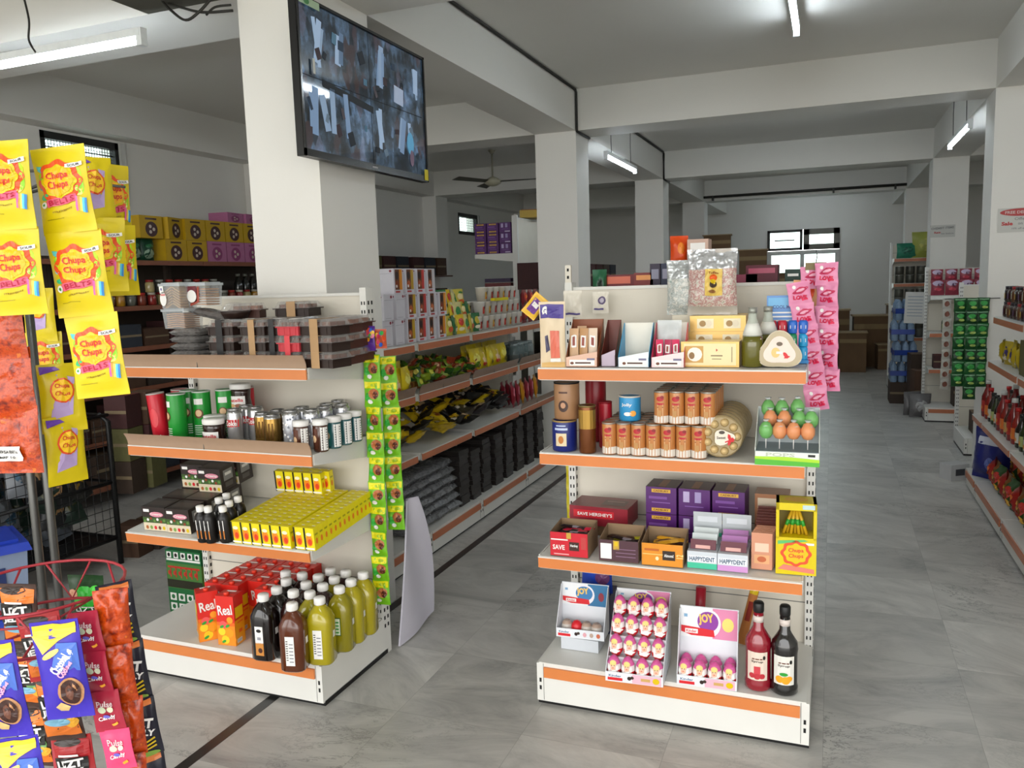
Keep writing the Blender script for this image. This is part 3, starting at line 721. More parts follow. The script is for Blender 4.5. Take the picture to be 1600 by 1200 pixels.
for r in range(13):
    for c in range(9):
        xx = -2.176 + c*0.0465 + (0.012 if c >= 6 else 0) + (r*0.0003)
        if c == 8: continue
        y = 2.462 + r*0.0312
        if c >= 6: y += 0.006
        if y > 2.885: continue
        mg.put((xx + 0.0465*0.5, y, dz3(y)), 0.0, 'yellow mango carton, %s row from the front edge, %s from the left' % (ORD[r], ORD[c]), gm, rx=0.1)
for r in range(2):
    for c in range(5):
        if r == 1 and c == 0: continue
        y = 2.79 + r*0.034; mg.put((-2.19 + c*0.0475 + (0.02 if r else 0), y, dz3(y)+mh), 0.04, 'yellow mango carton stacked on top of the block, %s pair row, %s from the left' % (ORD[r], ORD[c]), gm, rx=0.1)
# small black syrup bottles
t = thing('syrup_bottle', 'x', 'bottle'); bm = mk('14100f')
b = MB(); b.lathe([(0.019, 0), (0.021, 0.004), (0.021, 0.075), (0.017, 0.088), (0.009, 0.096), (0.009, 0.102)], bm, seg=14); b.build('body', t)
l = MB(); f = Cyl((0, 0, 0.045), 0.0212); l.rect(f, 0, 0, 0.017, 0.06, WHT_, 0.0005); l.rect(f, 0, -0.016, 0.017, 0.026, mk('d07a2c'), 0.0009); l.ell(f, 0, 0.018, 0.005, 0.005, BLK_, 0.0012); l.build('label', t)
MB().lathe([(0.012, 0.098), (0.0125, 0.1), (0.0125, 0.115), (0.001, 0.117)], WHT_, seg=14).build('cap', t)
sp = Proto(Sc(t, 1.25, 1.25, 1.28))
for i, (px, py) in enumerate([(315.6, 789), (328, 790), (351, 790), (345, 780), (361, 784), (357, 775), (375, 779)]):
    x, y, _ = PZ(px, py, 0.76); y = min(y, 2.85); sp.put((x, y, dz3(y)), 0.1, ['small black syrup bottle at the very left', 'small black syrup bottle, second from the left', 'small black syrup bottle beside the mango cartons', 'small black syrup bottle in the middle row', 'small black syrup bottle behind the one by the mango cartons', 'small black syrup bottle at the back of the cluster', 'small black syrup bottle, rightmost by the panel'][i], 'small black syrup bottles with white caps', rx=0.1)
# chocolate drink boxes
def choc_box(w, d, h):
    m_ = MB(); m_.box((0, 0, h/2), (w, d, h), mk('2e2420'))
    f = FR(w, d, h); m_.rect(f, 0, -h*.33, w, h*.33, mk('d8cbb0')); m_.rect(f, 0, -h*.05, w, h*.22, mk('3f5a2c'), 0.0004)
    for i in range(7): m_.ell(f, -w*.42+i*w*.14, -h*.1+((i*37) % 5)*h*.03, w*.05, h*.06, [mk('5f8a3c'), WHT_, mk('8a3a24')][i % 3], 0.001)
    m_.ell(f, w*.12, h*.2, w*.3, h*.11, mk('d88a9c'), 0.001); m_.text(f, 'Creamy', w*.12, h*.2, w*.5, h*.12, WHT_, 0.0015); m_.rect(f, -w*.3, h*.35, w*.25, h*.12, WHT_, 0.001)
    for i in range(5): m_.ell(f, -w*.35+i*w*.18, -h*.36, w*.06, h*.08, [mk('a8602c'), mk('7aa04c'), RED_, mk('6a3a20'), YD][i], 0.0012)
    f = FR(w, d, h, 'right'); m_.rect(f, 0, h*.15, d*.6, h*.45, mk('8a8a88')); m_.rect(f, 0, h*.2, d*.4, h*.12, WHT_, 0.001); m_.rect(f, 0, -h*.25, d*.5, h*.2, mk('55504c'), 0.001)
    m_.rect(FR(w, d, h, 'top'), 0, 0, w*.8, d*.5, mk('4a3e38'), 0.0005)
    return m_
cb = Proto(tag(choc_box(0.118, 0.10, 0.104).build('drink_box', bevel=0.0015), 'x', 'box'))
gq = 'dark chocolate drink boxes on the third shelf'
for i, (x, y, k, lb_) in enumerate([(-2.60, 2.525, 0, 'dark drink box at the front left corner of the third shelf'), (-2.475, 2.525, 0, 'dark drink box at the front, next to the syrup bottles'),
        (-2.60, 2.64, 0, 'dark drink box right behind the corner one'), (-2.475, 2.64, 0, 'dark drink box behind the one by the syrup bottles'),
        (-2.60, 2.755, 0, 'dark drink box, bottom of the rear left stack'), (-2.475, 2.755, 0, 'dark drink box, bottom of the rear right stack'), 
        (-2.60, 2.755, 1, 'dark drink box, top of the rear left stack'), (-2.475, 2.72, 1, 'dark drink box, upper tier with grey side label in front'), (-2.475, 2.83, 1, 'dark drink box, upper tier against the back panel')]):
    cb.put((x, y, dz3(y)+k*0.104), 0.05, lb_, gq, rx=0.1)
# ---------------------------------------------------------------- LEFT END UNIT: second shelf
S2 = 0.973
def chip_art(b, f, r, h):
    b.rect(f, 0, h*.3, r*1.0, h*.12, WHT_, 0.0008); b.ell(f, 0, h*.05, r*.5, h*.1, mk('6a3a20'), 0.0012)
    b.ell(f, 0, h*.06, r*.35, h*.07, mk('d8b48a'), 0.0018)
    for i in range(5): b.rect(f, 0, -h*.2-i*h*.045, r*1.2, h*.015, WHT_, 0.001)
tg = Proto(can('snack_tube', 0.038, 0.205, mk('18922f'), 'x', 'snack tube', chip_art, lid=mat('c8d0c8', rough=0.3, name='grey_lid')))
tr = Proto(can('snack_tube', 0.036, 0.205, mk('c4142a'), 'x', 'snack tube', lambda b, f, r, h: (b.ell(f, 0, 0, r*.5, h*.2, mk('d83a44'), 0.0008), b.rect(f, 0, -h*.38, r, h*.05, WHT_, 0.0008)), lid=mat('b8b4b0', rough=0.3, name='grey_lid2')))
a = lambda px, py: PZ(px, py, S2)
tr.put((-2.645, 2.60, S2), 0.2, 'red snack tube leaning at the left end of the second shelf', 'snack tubes', ry=-0.10)
tg.put((-2.55, 2.595, S2), -0.5, 'green snack tube, front one next to the red tube', 'snack tubes')
tg.put((-2.50, 2.685, S2), 0.35, 'green snack tube, second row, seen between front tube and jars', 'snack tubes')
tg.put((-2.43, 2.75, S2), 0.4, 'green snack tube with brown picture, in the third row', 'snack tubes')
tr.put((-2.385, 2.83, S2), 0.3, 'red snack tube behind the upper spread jar', 'snack tubes')
tg.put((-2.58, 2.70, S2), 0.3, 'green snack tube behind the front green one', 'snack tubes')
tr.put((-2.65, 2.72, S2), 0.3, 'red snack tube behind the leaning one', 'snack tubes')
def spread_jar(lab, txt, textc, body='2a1712'):
    t = thing('spread_jar', 'x', 'jar')
    b = MB(); b.lathe([(0.030, 0), (0.034, 0.006), (0.034, 0.03), (0.031, 0.05), (0.033, 0.07), (0.033, 0.082), (0.028, 0.088)], mat(body, rough=0.12, coat=0.6, var=0, name='spread'), seg=20, sx=1.2); b.build('body', t)
    l = MB(); f = Fn(lambda x, y, k: Vector((1.2*(0.0345+k)*math.sin(x/0.040), -(0.0345+k)*math.cos(x/0.040), 0.034+y)))
    l.rect(f, 0, 0, 0.076, 0.05, WHT_, 0.0002); l.text(f, txt, 0, 0.008, 0.06, 0.014, textc, 0.001, 0.05); l.text(f, txt[0], -0.026, 0.008, 0.009, 0.014, BLK_, 0.0016, 0.05) if txt == 'nutella' else None
    l.ell(f, 0.012, -0.014, 0.014, 0.008, mk('8a4a28'), 0.001); l.ell(f, -0.012, -0.014, 0.012, 0.007, mk('d8a878'), 0.001); l.build('label', t)
    MB().lathe([(0.0335, 0.086), (0.0345, 0.088), (0.0345, 0.104), (0.032, 0.107), (0.001, 0.107)], WHT_, seg=20, sx=1.18).build('lid', t)
    return t
nj = Proto(Sc(spread_jar('w', 'nutella', RED_), 1.15, 1.15, 1.05))
x, y, _ = a(338, 690); nj.put((-2.335, 2.565, S2), 0.05, 'hazelnut spread jar at the front of the second shelf, label facing out', 'hazelnut spread jars')
nj.put((-2.395, 2.64, S2), 0.2, 'hazelnut spread jar half hidden left of the front one', 'hazelnut spread jars')
nj.put((-2.37, 2.78, S2), 0.05, 'hazelnut spread jar, lower one of the rear stack', 'hazelnut spread jars'); nj.put((-2.37, 2.78, S2+0.115), 0.05, 'hazelnut spread jar on top of the rear stack', 'hazelnut spread jars')
sc = Proto(soda(0.032, 0.150, mat('b8b8ba', rough=0.25, metal=0.7, name='alu'), 'x', lambda b, f, r, h: (b.rect(f, 0, h*.12, r*2.2, h*.2, mk('c0242c'), 0.0005), b.text(f, 'Coke', 0, h*.12, r*1.6, h*.14, WHT_, 0.0012))))
for i, (x, y, l_) in enumerate([(-2.255, 2.60, 'silver can with a red band, left of the gold cans'), (-2.20, 2.665, 'silver can with a red band, second, set further back'), (-2.27, 2.69, 'silver can with a red band behind the first')]): sc.put((x, y, S2), 0.1, l_, 'silver cans with red bands')
gc = Proto(soda(0.034, 0.135, mat('94743a', rough=0.25, metal=0.8, name='gold_can'), 'x', lambda b, f, r, h: b.rect(f, 0, 0, r*1.0, h*.5, mat('6a4a20', rough=.3, metal=.6, name='bronze'), 0.0005)))
for i, (x, y, l_) in enumerate([(-2.135, 2.625, 'gold can, left one of the front pair'), (-2.06, 2.59, 'gold can, right one of the front pair'), (-2.12, 2.70, 'gold can behind the left front gold can'), (-2.045, 2.68, 'gold can behind the right front gold can'), (-2.06, 2.78, 'gold can at the back near the panel')]): gc.put((x, y, S2), 0.2, l_, 'gold cans')
def silver_art(b, f, r, h):
    random.seed(3)
    for i in range(26): b.ell(f, random.uniform(-1.2, 1.2)*r, random.uniform(-.35, .35)*h, r*.14, h*.03, [WHT_, mk('7a7f8a'), mk('9aa2b4')][i % 3], 0.0006, seg=8, a=random.random()*3)
wc = Proto(soda(0.034, 0.155, mat('c2c4ca', rough=0.25, metal=0.5, name='white_silver'), 'x', silver_art))
for i, (x, y, l_) in enumerate([(-1.965, 2.585, 'tall white-silver can at the front, right of the gold cans'), (-1.895, 2.62, 'tall white-silver can behind the white-capped jars, left'), (-1.89, 2.70, 'tall white-silver can, second row'), (-1.86, 2.78, 'tall white-silver can, third row'), (-1.925, 2.77, 'tall white-silver can, third row, left'), (-1.93, 2.86, 'tall white-silver can against the panel'), (-1.975, 2.67, 'tall white-silver can right behind the front one')]): wc.put((x, y, S2), 0.5*i, l_, 'tall white-silver cans')
def coffee_jar(c, c2):
    t = thing('coffee_jar', 'x', 'jar'); b = MB(); b.lathe([(0.022, 0), (0.024, 0.004), (0.024, 0.086), (0.02, 0.094)], mat(c, rough=0.15, coat=0.5, var=0, name='jar_'+c), seg=18); b.build('body', t)
    l = MB(); f = Cyl((0, 0, 0.045), 0.0243); l.rect(f, 0.018, 0, 0.026, 0.078, WHT_, 0.0004); l.rect(f, -0.016, 0, 0.024, 0.07, mk(c2), 0.0004)
    for i in range(8): l.rect(f, 0.019, -0.03+i*0.0085, 0.02, 0.003, BLK_, 0.0009)
    l.ell(f, -0.016, 0, 0.008, 0.012, mk('d8b48a'), 0.001); l.build('label', t)
    MB().lathe([(0.024, 0.09), (0.0255, 0.092), (0.0255, 0.108), (0.001, 0.109)], WHT_, seg=18).build('lid', t); return t
cj = Proto(Sc(coffee_jar('4a2a1c', '5a3020'), 1.2, 1.2, 1.15)); cj2 = Proto(Sc(coffee_jar('2c5a5e', '2a6a68'), 1.2, 1.2, 1.15))
for i, (x, y, p_, l_) in enumerate([(-1.885, 2.535, cj, 'brown coffee jar with white lid, frontmost'), (-1.825, 2.575, cj, 'brown coffee jar with white lid, second in the row'), (-1.812, 2.645, cj2, 'white-labelled jar with white lid, third in the row'), (-1.808, 2.715, cj2, 'green-labelled jar with white lid, fourth in the row'), (-1.806, 2.785, cj2, 'last white-lidded jar by the post')]): p_.put((x, y, S2), 0.35, l_, 'white-lidded jars at the right end')
# ---------------------------------------------------------------- LEFT END UNIT: top shelf, cake and biscuit trays
S1 = 1.303
def tray(w, d, h, base, lid, inner=None, band=None, name='cake_tray', lidh=0.45, lab=None):
    t = thing(name, 'x', 'food tray')
    hb = h*(1-lidh)
    b = MB(); b.b2(-w/2*.9, w/2*.9, -d/2*.88, d/2*.88, 0, hb, base)
    for i in range(4): b.b2(-w/2*.93+i*w*.25, -w/2*.93+i*w*.25+w*.05, -d/2*.91, d/2*.91, 0.002, hb*.9, base)
    b.box((0, 0, hb), (w*1.02, d*1.02, 0.004), base); b.build('tray', t)
    if inner:
        c = MB(); random.seed(5)
        for i in range(3):
            for j in range(2): c.box((-w*.27+i*w*.27, -d*.2+j*d*.4, hb+h*lidh*.35), (w*.22, d*.33, h*lidh*.6), inner, rz=random.uniform(-.1, .1))
        c.build('cakes', t)
    l = MB(); l.box((0, 0, hb+h*lidh/2+0.003), (w*.95, d*.93, h*lidh), lid, taper=0.84)
    l.box((0, 0, hb+0.004), (w*1.04, d*1.04, 0.0025), lid)
    for i in range(-2, 3): l.box((i*w*.17, 0, hb+h*lidh/2+0.003), (w*.02, d*.96, h*lidh*.98), lid, taper=.85)
    l.build('lid', t)
    if band:
        s = MB(); bw_ = w*.24
        s.b2(-bw_/2, bw_/2, -d/2*1.03, d/2*1.03, h+0.001, h+0.003, band); s.b2(-bw_/2, bw_/2, -d/2*1.05, -d/2*1.035, 0.0, h+0.002, band)
        s.build('paper_band', t)
    if lab:
        s = MB(); s.b2(-w*.16, w*.16, -d*.2, d*.2, h+0.002, h+0.0035, WHT_); s.build('label', t)
    return t
TB = mat('2a1a14', rough=0.5, coat=0.0, name='dark_tray'); CLB = mat('c8c4c0', rough=0.1, alpha=0.22, var=0, coat=0.8, name='clear_lid')
CAKE = mat('6a3420', rough=0.7, var=0.2, name='cake_brown'); CAKE2 = mat('8a4a2a', rough=0.7, var=0.2, name='cake_caramel')
tanb = mat('b08c62', rough=0.5, name='tan_band'); redb = mat('d8434c', rough=0.45, name='red_band'); blkb = mat('1b1a1c', rough=0.4, name='black_band')
W_, D_, H_ = 0.165, 0.12, 0.058
redl = mat('c43a44', rough=0.5, name='red_tray')
tt = {'tan': Proto(tray(W_, D_, H_, TB, CLB, CAKE, tanb)), 'red': Proto(tray(W_*.8, D_, H_, redl, CLB, CAKE, redb)), 'black': Proto(tray(W_*.8, D_, H_, TB, CLB, CAKE, blkb, lab=1)), 'plain': Proto(tray(W_, D_, H_, mat('4a2418', rough=.5, name='brown_tray'), CLB, CAKE2, None)), 'white': Proto(tray(W_*.8, D_, H_, redl, CLB, CAKE, None, lab=1))}
gt = 'dark cake trays with clear lids on the top shelf'
NM = ('bottom', 'middle', 'top')
def px_x(px, y): return PY(px, 540, y)[0]
for n in range(3):
    q = S1+n*0.061
    tt['tan'].put((px_x(508, 2.56), 2.565, q), -0.12, 'cake tray with a tan band, %s of the front right corner stack' % NM[n], gt)
    tt['plain'].put((px_x(532, 2.69), 2.69, q), 0.06, 'brown cake tray, %s of the stack behind the corner one' % NM[n], gt)
    tt['plain'].put((px_x(548, 2.81), 2.812, q), -0.05, 'brown cake tray, %s of the stack by the post' % NM[n], gt)
    tt['red' if n < 2 else 'white'].put((px_x(466, 2.565), 2.565, q), -0.05, ['bottom red cake tray of the middle stack', 'middle red cake tray of the middle stack', 'red cake tray with a white label topping the middle stack'][n], gt, scale=(.8, 1, 1))
    tt['black'].put((px_x(440, 2.60), 2.60, q), 0.05, 'black-banded cake tray, %s of the stack left of the red trays' % NM[n], gt, scale=(.75, 1, 1))
    tt['plain'].put((px_x(468, 2.72), 2.722, q), -0.1, 'brown cake tray, %s of the stack behind the red ones' % NM[n], gt)
    tt['tan'].put((px_x(410, 2.58), 2.575, q), 0.08, 'cake tray with a tan band, %s of the stack third from the corner' % NM[n], gt, scale=(.7, 1, 1))
    tt['plain'].put((px_x(425, 2.72), 2.735, q), 0.1, 'brown cake tray, %s of the rear middle stack' % NM[n], gt, scale=(.8, 1, 1))
    tt['white' if n == 9 else 'black'].put((px_x(362, 2.60), 2.595, q), 0.0, 'dark dessert tray, %s of the stack under the domed bowl' % NM[n], gt, scale=(1.0, 1, 1))
tt['plain'].put((px_x(392, 2.70), 2.70, S1+3*0.061), 0.35, 'brown cake tray lying crooked on the rear stacks', gt, scale=(.8, .8, 1))
tt['tan'].put((px_x(470, 2.80), 2.80, S1+3*0.0612), 0.12, 'single cake tray sitting highest, in front of the white panel', gt)
# round bowl with a domed lid on the left stack
t = thing('dessert_bowl', 'round dark bowl with a clear domed lid on the left cake stack', 'bowl', (px_x(372, 2.62), 2.62, S1+0.185))
MB().lathe([(0.045, 0), (0.055, 0.02), (0.06, 0.03)], TB, seg=20).build('bowl', t); MB().lathe([(0.062, 0.03), (0.056, 0.034), (0.045, 0.055), (0.02, 0.064), (0.001, 0.065)], CLB, seg=20).build('lid', t)
# crinkled silver-clear biscuit packs
FO = mat('8f8c8a', rough=0.22, metal=0.35, var=0.25, scale=60, bump=0.6, name='crinkled_film')
def pack(w, d, h, m, seed, name, cat, extra=None):
    mb = MB()
    def f(sd):
        def g(a_, b_):
            x = (a_-.5)*2; y = (b_-.5)*2; e = max(0, 1-abs(x)**5)**.6*max(0, 1-abs(y)**4)**.6
            n = _nz.noise(Vector((x*4, y*3, seed+sd)))*.25
            return Vector((x*w/2, y*d/2, h/2 + sd*h/2*(e*(1+n)) + 0.0005*sd))
        return g
    mb.grid(f(1), 18, 10, m); mb.grid(f(-1), 18, 10, m, flip=True)
    if extra: extra(mb, Fn(lambda x, y, k: f(1)(x/w+.5, y/d+.5)+Vector((0, 0, k))))
    return tag(mb.build(name), 'x', cat)
bp = [Proto(pack(0.185, 0.12, 0.032, FO, i*7.7, 'biscuit_pack', 'biscuit pack')) for i in range(2)]
for n in range(5):
    bp[n % 2].put((px_x(306, 2.60)-.01, 2.60, S1+n*0.0295), 0.05*(n-2), 'crinkled clear biscuit pack, %s from the bottom of the left pile' % ORD[n], 'crinkled biscuit packs', scale=(.78, 1, 1))
    bp[(n+1) % 2].put((px_x(320, 2.74), 2.74, S1+n*0.0295), -0.04*(n-2), 'crinkled clear biscuit pack, %s from the bottom of the pile behind' % ORD[n], 'crinkled biscuit packs', scale=(.8, 1, 1))
# tubs of biscuits above
CK = mat('b8863c', rough=0.7, var=0.15, name='biscuit'); CK2 = mat('c07a28', rough=0.7, var=0.15, name='golden_biscuit')
def tub(w, d, h, ck, tilt, lab, sleeve):
    t = thing('biscuit_tub', 'x', 'biscuit tub')
    MB().box((0, 0, h/2), (w*.9, d*.9, h), CLEAR, taper=1.1).build('tub', t)
    c = MB(); n = 7
    for i in range(n):
        for s_ in (-1, 1): c.box((s_*w*.2, 0, h*.1+i*h*.115), (w*.42, d*.75, h*.05), ck, ry=s_*tilt)
    c.build('biscuits', t)
    l = MB(); l.box((0, 0, h), (w*1.06, d*1.06, 0.01), CLEARW); l.box((0, 0, h+0.006), (w*.9, d*.9, 0.006), CLEARW); l.build('lid', t)
    if lab:
        s = MB(); f = Flat((0, -d*.5, h*.5), (1, 0, 0), (0, 0, 1)); s.ell(f, -w*.32, -h*.1, w*.16, h*.3, WHT_, 0.002, 20); s.rect(f, -w*.38, h*.3, w*.2, h*.3, WHT_, 0.002, 0.1); s.ell(f, -w*.38, h*.32, w*.04, h*.06, mk('7a6aa0'), 0.003); s.rect(f, -w*.32, h*.08, w*.22, h*.08, mk('d07a7a'), 0.0026)
        s.build('label', t)
    if sleeve: 
        s = MB(); f = Flat((0, -d*.5, h*.5), (1, 0, 0), (0, 0, 1)); s.rect(f, -w*.2, h*.28, w*.5, h*.3, mk('6a1f2a'), 0.002); s.ell(f, -w*.2, -h*.02, w*.24, h*.28, WHT_, 0.003, 20); s.poly(f, [(w*.1, h*.4), (w*.2, h*.4), (w*.16, -h*.3), (-w*.3, -h*.46), (-w*.3, -h*.36), (w*.05, -h*.25)], mk('9a3a28'), 0.0025)
        s.build('label', t)
    return t
tb = tub(0.105, 0.10, 0.095, CK, 0.5, 1, 0); tb.location = (px_x(286, 2.6), 2.60, S1+0.232); tb['label'] = 'clear biscuit tub with a white oval label, topmost at the left end'
tb2 = tub(0.10, 0.10, 0.09, CK2, 0.05, 0, 1); tb2.location = (px_x(326, 2.65), 2.65, S1+0.235); tb2['label'] = 'clear tub of stacked golden biscuits with a dark red label'
tb3 = tub(0.115, 0.11, 0.075, CK2, 0.1, 0, 0); tb3.location = (px_x(290, 2.61), 2.61, S1+0.149); tb3['label'] = 'flat clear tub of golden biscuits under the white-labelled one'
o = pack(0.2, 0.12, 0.03, FO, 33, 'biscuit_pack', 'biscuit pack'); o.location = (px_x(338, 2.66), 2.67, S1+0.185); o.rotation_euler = (0, 0.22, 0.1); o['label'] = 'crinkled biscuit pack sloping between the tubs and the bowl'
# ================================================================ RIGHT END UNIT: top shelf
A1, A2, A3, A0 = 1.289, 0.977, 0.612, 0.171
def display_box(w, d, h, lip, wall, inner, front, name, label, cat, loc, rz=0, slant=0.02, art=None, back=None):
    """open counter display: base, two sides, back wall and a printed front lip"""
    t = thing(name, label, cat, loc, rz); th = 0.0015
    b = MB(); b.b2(-w/2, w/2, -d/2, d/2, 0, th, inner)
    b.b2(-w/2, w/2, d/2-th, d/2, 0, h, back or wall)
    for s_ in (-1, 1):
        fr = Flat((s_*(w/2), 0, 0), (0, s_, 0), (0, 0, 1)) if s_ > 0 else Flat((-w/2, 0, 0), (0, -1, 0), (0, 0, 1))
        pts = [(-d/2, 0), (d/2, 0), (d/2, h), (d/2-0.01, h), (-d/2, lip)] if s_ > 0 else [(-d/2, 0), (d/2, 0), (d/2, lip), (-d/2+0.01, h), (-d/2, h)]
        b.prism(pts, fr, th, wall, wall)
    b.build('box', t)
    f = MB(); fr = Flat((0, -d/2, 0), (1, 0, 0), (0, 0, 1))
    f.prism([(-w/2, 0), (w/2, 0), (w/2, lip+slant), (-w/2, lip)], fr, th, front)
    if art: art(f, fr, w, lip)
    f.build('front_lip', t)
    return t
def bar_front(f, fr, w, lip):
    f.rect(fr, w*.02, lip*.45, w*.8, lip*.6, WHT_, 0.0006); f.rect(fr, w*.05, lip*.42, w*.5, lip*.16, mk('4a2418'), 0.001); f.ell(fr, -w*.3, lip*.4, w*.06, lip*.14, mk('6a3418'), 0.0012); f.rect(fr, w*.3, lip*.8, w*.25, lip*.2, mk('6f6a8a'), 0.0012)
def stand_bars(n, w, h, cols, tag_, label, locs, group, art=None):
    pr = []
    for i, c in enumerate(cols):
        p = Pouch(w, h, 0.008, 0.001, i*3.3, 0.05); m_ = p.make(mk(c), 4, 8)
        m_.rect(p, 0, h*.12, w*.6, h*.35, WHT_, 0.0015, n=3); m_.rect(p, 0, h*.12, w*.3, h*.25, mk('8a3a2a'), 0.0025, n=3)
        pr.append(Proto(tag(m_.build(tag_), 'x', 'snack bar')))
    for i, (x, y, z, rz, l_) in enumerate(locs): pr[i % len(pr)].put((x, y, z), rz, l_, group, rx=-0.12)
display_box(0.115, 0.13, 0.165, 0.035, mk('8a4a28'), mk('7a4020'), mk('d8b09a'), 'display_box', 'brown chocolate bar display box at the left of the top shelf', 'display box', (-0.835, 2.835, A1), 0.06, art=bar_front)
stand_bars(0, 0.034, 0.125, ['c8a078', 'b88a5a', 'd8c0a8'], 'chocolate_bar', '', [(-0.868, 2.80, A1+0.012, 0.1, 'brown chocolate bar standing at the left in the brown display'), (-0.835, 2.805, A1+0.012, -0.1, 'brown chocolate bar standing in the middle of the brown display'), (-0.80, 2.81, A1+0.012, 0.15, 'light chocolate bar standing at the right in the brown display'), (-0.85, 2.84, A1+0.018, 0.1, 'brown chocolate bar in the back row of the brown display')], 'bars in the brown display')
display_box(0.05, 0.13, 0.16, 0.04, mk('6a2a1c'), mk('5a2418'), mk('b8a8b8'), 'display_box', 'narrow dark brown display box between the brown and the blue one', 'display box', (-0.742, 2.86, A1), 0.05)
display_box(0.108, 0.12, 0.15, 0.035, mk('1296c8'), mk('d8d4c8'), mk('dfe6ea'), 'display_box', 'empty blue display box on the top shelf', 'display box', (-0.645, 2.835, A1), 0.03, art=bar_front, back=mk('e0dccf'))
display_box(0.112, 0.12, 0.15, 0.035, mk('c81f50'), mk('d8d4c8'), mk('e8d4d4'), 'display_box', 'magenta display box with pink bars on the top shelf', 'display box', (-0.525, 2.835, A1), 0.03, art=bar_front, back=mk('e0dccf'))
stand_bars(0, 0.026, 0.085, ['c81a50', 'a81848'], 'pink_bar', '', [(-0.558, 2.81, A1+0.01, 0.1, 'pink bar standing leftmost in the magenta display'), (-0.53, 2.81, A1+0.01, -0.15, 'pink bar, second in the magenta display'), (-0.502, 2.812, A1+0.01, 0.1, 'pink bar, third in the magenta display')], 'bars in the magenta display')
p = Pouch(0.085, 0.15, 0.03, 0.004, 9); m_ = p.make(CLEARW); tag(m_.build('snack_pouch'), 'clear grey snack pouch standing in the magenta display box', 'pouch').location = (-0.53, 2.855, A1+0.01)
# glittering gold chocolate boxes
GB1 = mat('d9b26a', rough=0.28, metal=0.35, name='gold_box'); GB2 = mat('ecd9a4', rough=0.3, metal=0.2, name='pale_gold')
def gold_box(w, d, h, big):
    m_ = MB().box((0, 0, h/2), (w, d, h), GB1, top=GB2); f = FR(w, d, h)
    if big:
        m_.rect(f, 0, 0, w*.9, h*.86, mk('ead9a8')); m_.rect(f, -w*.27, 0, w*.32, h*.66, mk('c89a50'), 0.001); m_.ell(f, -w*.26, 0, w*.13, h*.28, mk('f4eedd'), 0.0014); m_.ell(f, -w*.31, -h*.05, w*.05, h*.14, mk('8a6a3a'), 0.0018)
        m_.ell(f, w*.12, h*.17, w*.02, h*.07, mk('b83a2a'), 0.0014, 3); m_.rect(f, w*.12, -h*.05, w*.2, h*.05, mk('8a7a5a'), 0.0014); m_.rect(f, w*.12, -h*.18, w*.16, h*.03, mk('8a7a5a'), 0.0014)
        m_.rect(f, w*.38, 0, w*.012, h*.6, mk('7a6a4a'), 0.0014)
    else:
        for s_ in (-.22, .26): m_.rect(f, s_*w, 0, w*.3, h*.62, mk('f2e8c8'), 0.0008); m_.ell(f, s_*w-w*.05, 0, w*.06, h*.2, mk('a8844a'), 0.0012); m_.ell(f, s_*w+w*.06, 0, w*.06, h*.22, mk('e8dcc0'), 0.0012)
    return m_
o = gold_box(0.195, 0.10, 0.087, True).build('chocolate_box', bevel=0.001); tag(o, 'long gold chocolate box at the front of the top shelf', 'chocolate box', 'gold chocolate boxes'); o.location = (-0.385, 2.86, A1)
gb = Proto(tag(gold_box(0.195, 0.075, 0.056, False).build('chocolate_box', bevel=0.001), 'x', 'chocolate box'))
for k, l_ in enumerate(['lower gold chocolate box behind the long front one', 'middle gold chocolate box in the rear stack', 'top gold chocolate box in the rear stack, bags standing on it']): gb.put((-0.385+0.004*k, 2.99, A1+k*0.0565), 0.0, l_, 'gold chocolate boxes')
o = MB().box((0, 0, 0.085), (0.2, 0.06, 0.17), GB1).build('chocolate_box'); tag(o, 'tall gold carton standing against the panel behind the gold stack', 'chocolate box'); o.location = (-0.385, 3.07, A1)
# bottles of olive oil
def oil(label, loc):
    t = thing('oil_bottle', label, 'bottle', loc)
    og = mat('5e5a14', rough=0.1, coat=0.7, var=0.02, name='oil'); cg = mat('c2c8bc', rough=0.1, coat=0.6, alpha=0.75, var=0, name='bottle_glass')
    MB().lathe([(0.028, 0), (0.032, 0.005), (0.0325, 0.075), (0.029, 0.095)], og, seg=20).build('oil', t)
    MB().lathe([(0.029, 0.095), (0.02, 0.125), (0.013, 0.15), (0.012, 0.17)], cg, seg=20).build('glass', t)
    l = MB(); l.lathe([(0.0295, 0.098), (0.021, 0.126), (0.017, 0.135)], mat('dcdcd4', rough=0.5, name='paper_label'), seg=20); l.build('label', t)
    MB().lathe([(0.0135, 0.165), (0.0135, 0.182), (0.001, 0.182)], mat('9a9c94', rough=0.3, metal=0.4, name='grey_cap'), seg=14).build('cap', t)
    return Sc(t, 1.12, 1.12, 1.1)
oil('green-gold oil bottle at the front beside the gold boxes', (-0.247, 2.84, A1)); o = oil('oil bottle partly hidden behind the front one', (-0.203, 2.93, A1))
